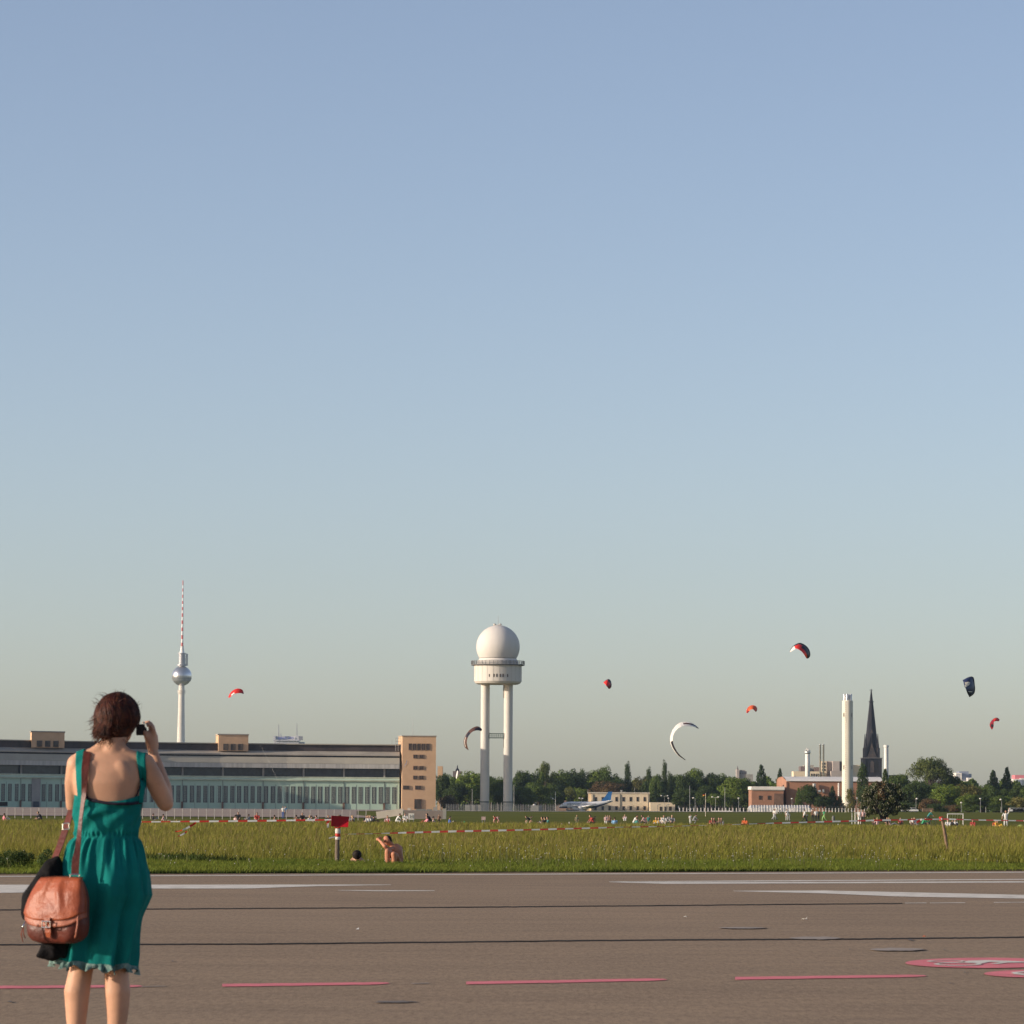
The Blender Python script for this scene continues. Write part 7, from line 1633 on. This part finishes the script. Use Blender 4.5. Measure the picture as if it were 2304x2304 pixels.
lamp(2061,1797,1220,'tall lamp post in front of the dark trees left of the bright green tree',((.3,0),)); lamp(2206,1797,1230,'lamp with a white head before the dark trees at the right'); lamp(2254,1799,1180,'leaning tall lamp near the right edge',((-.3,0),)); lamp(2163,1806,1230,'small white lamp in front of the low brown green bush'); lamp(1495,1791,1610,'twin white floodlight on the annex roof',((-1.3,.1),(1.4,.1))); lamp(1504,1796,1610,'single round lamp at the right end of the annex roof'); lamp(1308,1797,1560,'twin white lamp standing behind the airliner',((-.8,.2),(.5,.1)))
t=thing('radio_mast','pole with a white sail like antenna and dishes left of the airliner','mast',at(1249.5,1580)); b=t.location
mb=MB(); mb.tube([(b.x,1580,b.z-.2),(b.x,1580,P(1249,1781,1580).z)],[.14,.10],6); mb.build('pole',m_whiteroof,t)
mb=MB(); mb.prism([(P(1246.5,1,1580).x,P(1249,1799,1580).z),(P(1252.5,1,1580).x,P(1249,1799,1580).z),(P(1248.2,1,1580).x,P(1249,1781,1580).z),(P(1246.8,1,1580).x,P(1249,1781,1580).z)],1579.8,1580.0); mb.build('panel_antenna',m_whiteroof,t)
mb=MB(); p=P(1241.5,1796.5,1580); mb.ell(p,(.8,.3,.35),8,6); mb.tube([p,P(1249,1799,1580)],.06,4); mb.build('dish',m_whiteroof,t)
t=thing('flag_pole','flag pole with a small black, red and gold flag before the dark trees','flag',at(1587.5,760)); b=t.location; fd=760.
mb=MB(); mb.tube([(b.x,fd,b.z-.2),(b.x,fd,P(1587.5,1784.5,fd).z)],[.07,.05],6); mb.build('pole',m_ramp,t)
for i,m in enumerate((m_black,m_red,M('gold_flag_cloth',(.75,.48,.06),.7,.05,2))):
    mb=MB(); y0=1785.2+i*1.5; n_=6; vs=[]
    for k in range(n_+1):
        x=1587.5-k*1.0; w_=.06*math.sin(k*1.1); vs+=[P(x,y0+k*.25+.0,fd+w_),P(x,y0+1.5+k*.25,fd+w_)]
    mb.add(vs,[(2*k,2*k+1,2*k+3,2*k+2) for k in range(n_)]); mb.build('flag_stripe',m,t)
# low hedge of flowers and pale cars behind the field at the right
t=pbox('flower_bed',2076,1818.5,2100,1826,1210,2,M('dull_red_flowers',(.22,.12,.08),.9,.3,1.5,col2=(.08,.08,.04)),'long reddish flower bed at the foot of the trees behind the cyclist','flower bed')
m_carw=M('white_car_paint',(.70,.69,.66),.35,.04,1,spec=.5)
def car(px,d,lab,w_=4.2):
    b=at(px,d); t=thing('parked_car',lab,'car',b,'white cars parked under the trees'); mb=MB(); mb.prism([(-w_/2,.3),(w_/2,.3),(w_/2,.75),(w_*.36,.85),(w_*.2,1.35),(-w_*.25,1.38),(-w_*.42,.95),(-w_/2,.8)],-.8,.8); mb.build('body',m_carw,t,org=(0,0,0))
    mb=MB(); mb.prism([(w_*.33,.86),(w_*.19,1.28),(-w_*.24,1.31),(-w_*.39,.95)],-.83,-.79); mb.build('windows',m_glass,t,org=(0,0,0))
    for x in (-w_*.31,w_*.31):
        for y in (-.78,.62): mb=MB(); mb.tube([(x,y,.33),(x,y+.2,.33)],.33,12); mb.build('wheel',m_black,t,org=(0,0,0))
car(2043,1190,'white car parked right behind the chestnut crown'); car(2054,1195,'second white car, right of the first one behind the chestnut crown',3.4)
for i,x in enumerate((2278,2287,2295,2302)): car(x,1215,('first','second','third','rightmost')[i]+' pale car from the left in the row at the right edge',2.6)
# ------------------------------------------------------------ kites
def kite(lab,d,LE,TE,dy,cols,lecol,rr=(.05,.13),camber=.25,group='kites in the sky',seams=True):
    """LE, TE: pixel polylines of leading and trailing edge; dy: how far the trailing edge lies behind"""
    K_=len(LE); c=P(LE[K_//2][0],LE[K_//2][1],d); t=thing('kite',lab,'kite',c,group)
    def cr(pl,u_):
        u_=u_*(K_-1); a=min(K_-2,int(u_)); f=u_-a; g=lambda i: pl[max(0,min(K_-1,i))]; p0,p1,p2,p3=g(a-1),g(a),g(a+1),g(a+2)
        return tuple(.5*(2*p1[k]+(p2[k]-p0[k])*f+(2*p0[k]-5*p1[k]+4*p2[k]-p3[k])*f*f+(3*p1[k]-p0[k]-3*p2[k]+p3[k])*f**3) for k in range(2))
    N_=24; Mx=8; Lp=[];Tp=[]
    for i in range(N_+1):
        a=cr(LE,i/N_); b=cr(TE,i/N_); Lp.append(P(a[0],a[1],d)); Tp.append(P(b[0],b[1],d-dy*math.sin(math.pi*(.12+.76*i/N_))))
    cen=sum(Lp,Vector())/len(Lp); mb=MB(); vs=[]
    for i in range(N_+1):
        out=(Lp[i]-cen); out.y=0; out=out.normalized() if out.length>0 else Vector((0,0,1)); ch=(Tp[i]-Lp[i]).length
        for j in range(Mx+1): f=j/Mx; vs.append(Lp[i].lerp(Tp[i],f)+out*camber*ch*4*f*(1-f)*.35)
    fs=[];ms=[];nc=len(cols)
    for i in range(N_):
        for j in range(Mx):
            fs.append((i*(Mx+1)+j,i*(Mx+1)+j+1,(i+1)*(Mx+1)+j+1,(i+1)*(Mx+1)+j)); row=cols[min(nc-1,int(i/N_*nc))]; ms.append(row[min(len(row)-1,int(j/Mx*len(row)))])
    mb.add(vs,fs); mb.m=ms; o=mb.build('canopy',KM,t); s=o.modifiers.new('t','SOLIDIFY'); s.thickness=.02
    mb=MB(); mb.tube(Lp,[rr[0]+(rr[1]-rr[0])*math.sin(math.pi*i/N_) for i in range(N_+1)],8); mb.build('leading_edge',KM[lecol],t,smooth=True)
    for k in (4,8,12,16,20):
        mb=MB(); mb.tube([Lp[k],Lp[k].lerp(Tp[k],.5),Tp[k]],[.06,.05,.02],6); mb.build('strut',KM[lecol],t)
    return t
KM=[M('kite_red',(.88,.05,.04),.5,.05,1,trans=.25),M('kite_dark',(.022,.018,.028),.5,.1,1,trans=.1),M('kite_white',(.86,.82,.76),.5,.05,1,trans=.2),M('kite_navy',(.025,.035,.10),.5,.1,1,trans=.1),M('kite_orange',(.92,.16,.05),.5,.08,1,trans=.25),M('kite_brown',(.14,.065,.045),.5,.15,1,trans=.2),M('kite_cream',(.88,.80,.64),.5,.05,1,trans=.3),M('kite_crimson',(.30,.012,.025),.5,.1,1,trans=.25)]
kite('small red and white kite right of the television tower',480,[(514,1569),(518,1561),(526,1553.5),(536,1550.3),(545,1553),(548,1560)],[(517.5,1569.5),(521,1565),(527,1561),(535,1559.5),(543,1559.5),(547.5,1561.5)],1.2,[[0,0],[0,0,2],[0],[0],[0,7]],0,(.03,.07))
kite('small dark red kite seen end on, right of the radar tower',520,[(1358.5,1535),(1363,1532),(1369,1529.5),(1373,1533),(1375,1541),(1374.5,1547)],[(1359,1537),(1361.5,1539.5),(1364,1542.5),(1366,1545),(1367.5,1547),(1369,1549.5)],2.5,[[4,0],[0,0],[1,0],[1,7,7],[1,7]],1,(.04,.10))
kite('brown and white hook shaped kite before the left leg of the radar tower',500,[(1054,1687),(1047,1680),(1045,1668),(1050,1654),(1060,1642),(1074,1635.5),(1084,1641)],[(1054,1687.5),(1051,1678),(1050,1668),(1054,1656),(1063,1646),(1074,1643),(1083,1644.8)],1.5,[[5,5],[2,5],[2,5],[1,1],[5,5],[5,1],[5,1]],5,(.05,.11))
kite('big white crescent kite with dark tip high above the poplars',520,[(1541.5,1709.5),(1525,1698),(1513,1680),(1509.5,1662),(1516,1642),(1530,1628),(1549,1626),(1563,1632),(1571.5,1639)],[(1542,1709.3),(1526.8,1696),(1516,1677.5),(1513.5,1662),(1518.5,1646.5),(1532.5,1635),(1549,1633.5),(1562,1635),(1571,1639.5)],2.0,[[1,1],[2,1],[2,1],[2,2],[2,2],[2,2,2],[2,5,2],[1,1,2],[1,1]],2,(.05,.13))
kite('small orange kite between the white crescent and the cream chimney',500,[(1680,1604),(1681,1597),(1686,1590.5),(1693,1588),(1700,1590),(1703,1596),(1701,1601)],[(1683,1604),(1686,1599.5),(1689,1596.5),(1694,1595.5),(1697,1598),(1699,1600),(1700,1601.5)],1.6,[[7,7],[7,4],[4],[4],[4,0],[4,4]],4,(.04,.08))
kite('large black and red kite with white tip above the cream chimney',420,[(1777,1467),(1783,1457),(1792,1450.5),(1801,1448.5),(1812,1454),(1819.5,1463),(1822,1474),(1819,1480.5)],[(1779,1466.5),(1787,1462),(1791,1459),(1797,1461),(1804,1466),(1809,1472),(1812,1477),(1814,1481)],2.0,[[2,2],[2,2],[1,0],[1,0,0],[1,1,0],[1,1,0],[1,1,4],[1,1,4]],1,(.04,.10))
t=kite('dark blue kite with a white emblem near the right edge',430,[(2167.5,1530.5),(2180,1524.5),(2189,1525),(2191.5,1540),(2192.5,1552),(2190,1561),(2182,1567.5)],[(2167,1532),(2168.5,1538),(2170,1544),(2173,1549),(2175,1555),(2177,1561),(2181,1567)],2.5,[[3,3],[3,3],[3,3],[3,3],[3,3],[3,3],[1,1]],1,(.04,.09))
kb=bvh_of([c for c in t.children if c.name.startswith('canopy')]); CAMP=Vector((0,0,CAMH))
def dec(pts,m,d,dy):
    vs=[]; c=(sum(p[0] for p in pts)/len(pts),sum(p[1] for p in pts)/len(pts))
    for x,y in list(pts)+[c]:
        r_=ray(x,y).normalized(); h=kb.ray_cast(CAMP-t.location,r_); vs.append((h[0] if h[0] is not None else P(x,y,d-1.2)-t.location)-r_*.15)
    n=len(pts); me=bpy.data.meshes.new('emblem'); me.from_pydata([tuple(v) for v in vs],[],[(i,(i+1)%n,n) for i in range(n)]); me.materials.append(m); me.update(); link('emblem',me,t)
dec([(2170.5,1535),(2180,1534),(2183,1536),(2181,1541),(2176,1544),(2173,1547),(2170.5,1544),(2170.5,1541),(2174,1538.5),(2170.5,1537.5)],KM[6],430,-.9)
dec([(2178,1555.5),(2183,1555),(2188,1556),(2187,1557.5),(2181,1557.6)],KM[2],430,-.9)
kite('small crimson kite at the right edge below the dark blue one',470,[(2232,1641),(2228,1633),(2229.5,1626),(2236,1618.5),(2243,1616),(2248,1619.5),(2246,1622.5)],[(2232.5,1641),(2235,1636),(2235.5,1630),(2236,1624),(2240,1622.5),(2243.5,1622.5),(2245.5,1623)],1.8,[[7,7],[7,1],[7,7],[4,0],[0,0],[0,0]],7,(.04,.08))
kite('slender white kite standing upright before the trees left of the radar tower',420,[(1026.5,1752),(1027,1746),(1028,1740),(1029.5,1734)],[(1027.5,1752),(1029,1746),(1030,1740),(1030.3,1735)],.8,[[2],[2],[2]],2,(.02,.05))
# kite line across the hangar
m_line=M('thin_kite_line',(.5,.48,.44),.7,.05,1)
mb=MB(); mb.tube([P(585,1675,470),P(608,1720,440),P(634,1775,405),P(640,1826,400)],.0045,3,caps=False); o=mb.build('kite_line',m_line,org=P(640,1826,400)); tag(o,'faint thin kite line hanging slantwise in front of the hangar','kite line')

# ------------------------------------------------------------ thin evening haze
hm=bpy.data.materials.new('thin_evening_haze'); hm.use_nodes=True; hn=hm.node_tree; hn.nodes.clear(); ho=hn.nodes.new('ShaderNodeOutputMaterial'); hv=hn.nodes.new('ShaderNodeVolumePrincipled')
hv.inputs['Color'].default_value=(.62,.80,1.0,1); hv.inputs['Density'].default_value=2.8e-5; hv.inputs['Anisotropy'].default_value=.2
hn.links.new(hv.outputs[0],ho.inputs['Volume'])
mb=MB(); mb.box(-1500,1500,-80,6100,-2.2,395); hz_=mb.build('haze',hm); tag(hz_,kind='stuff')
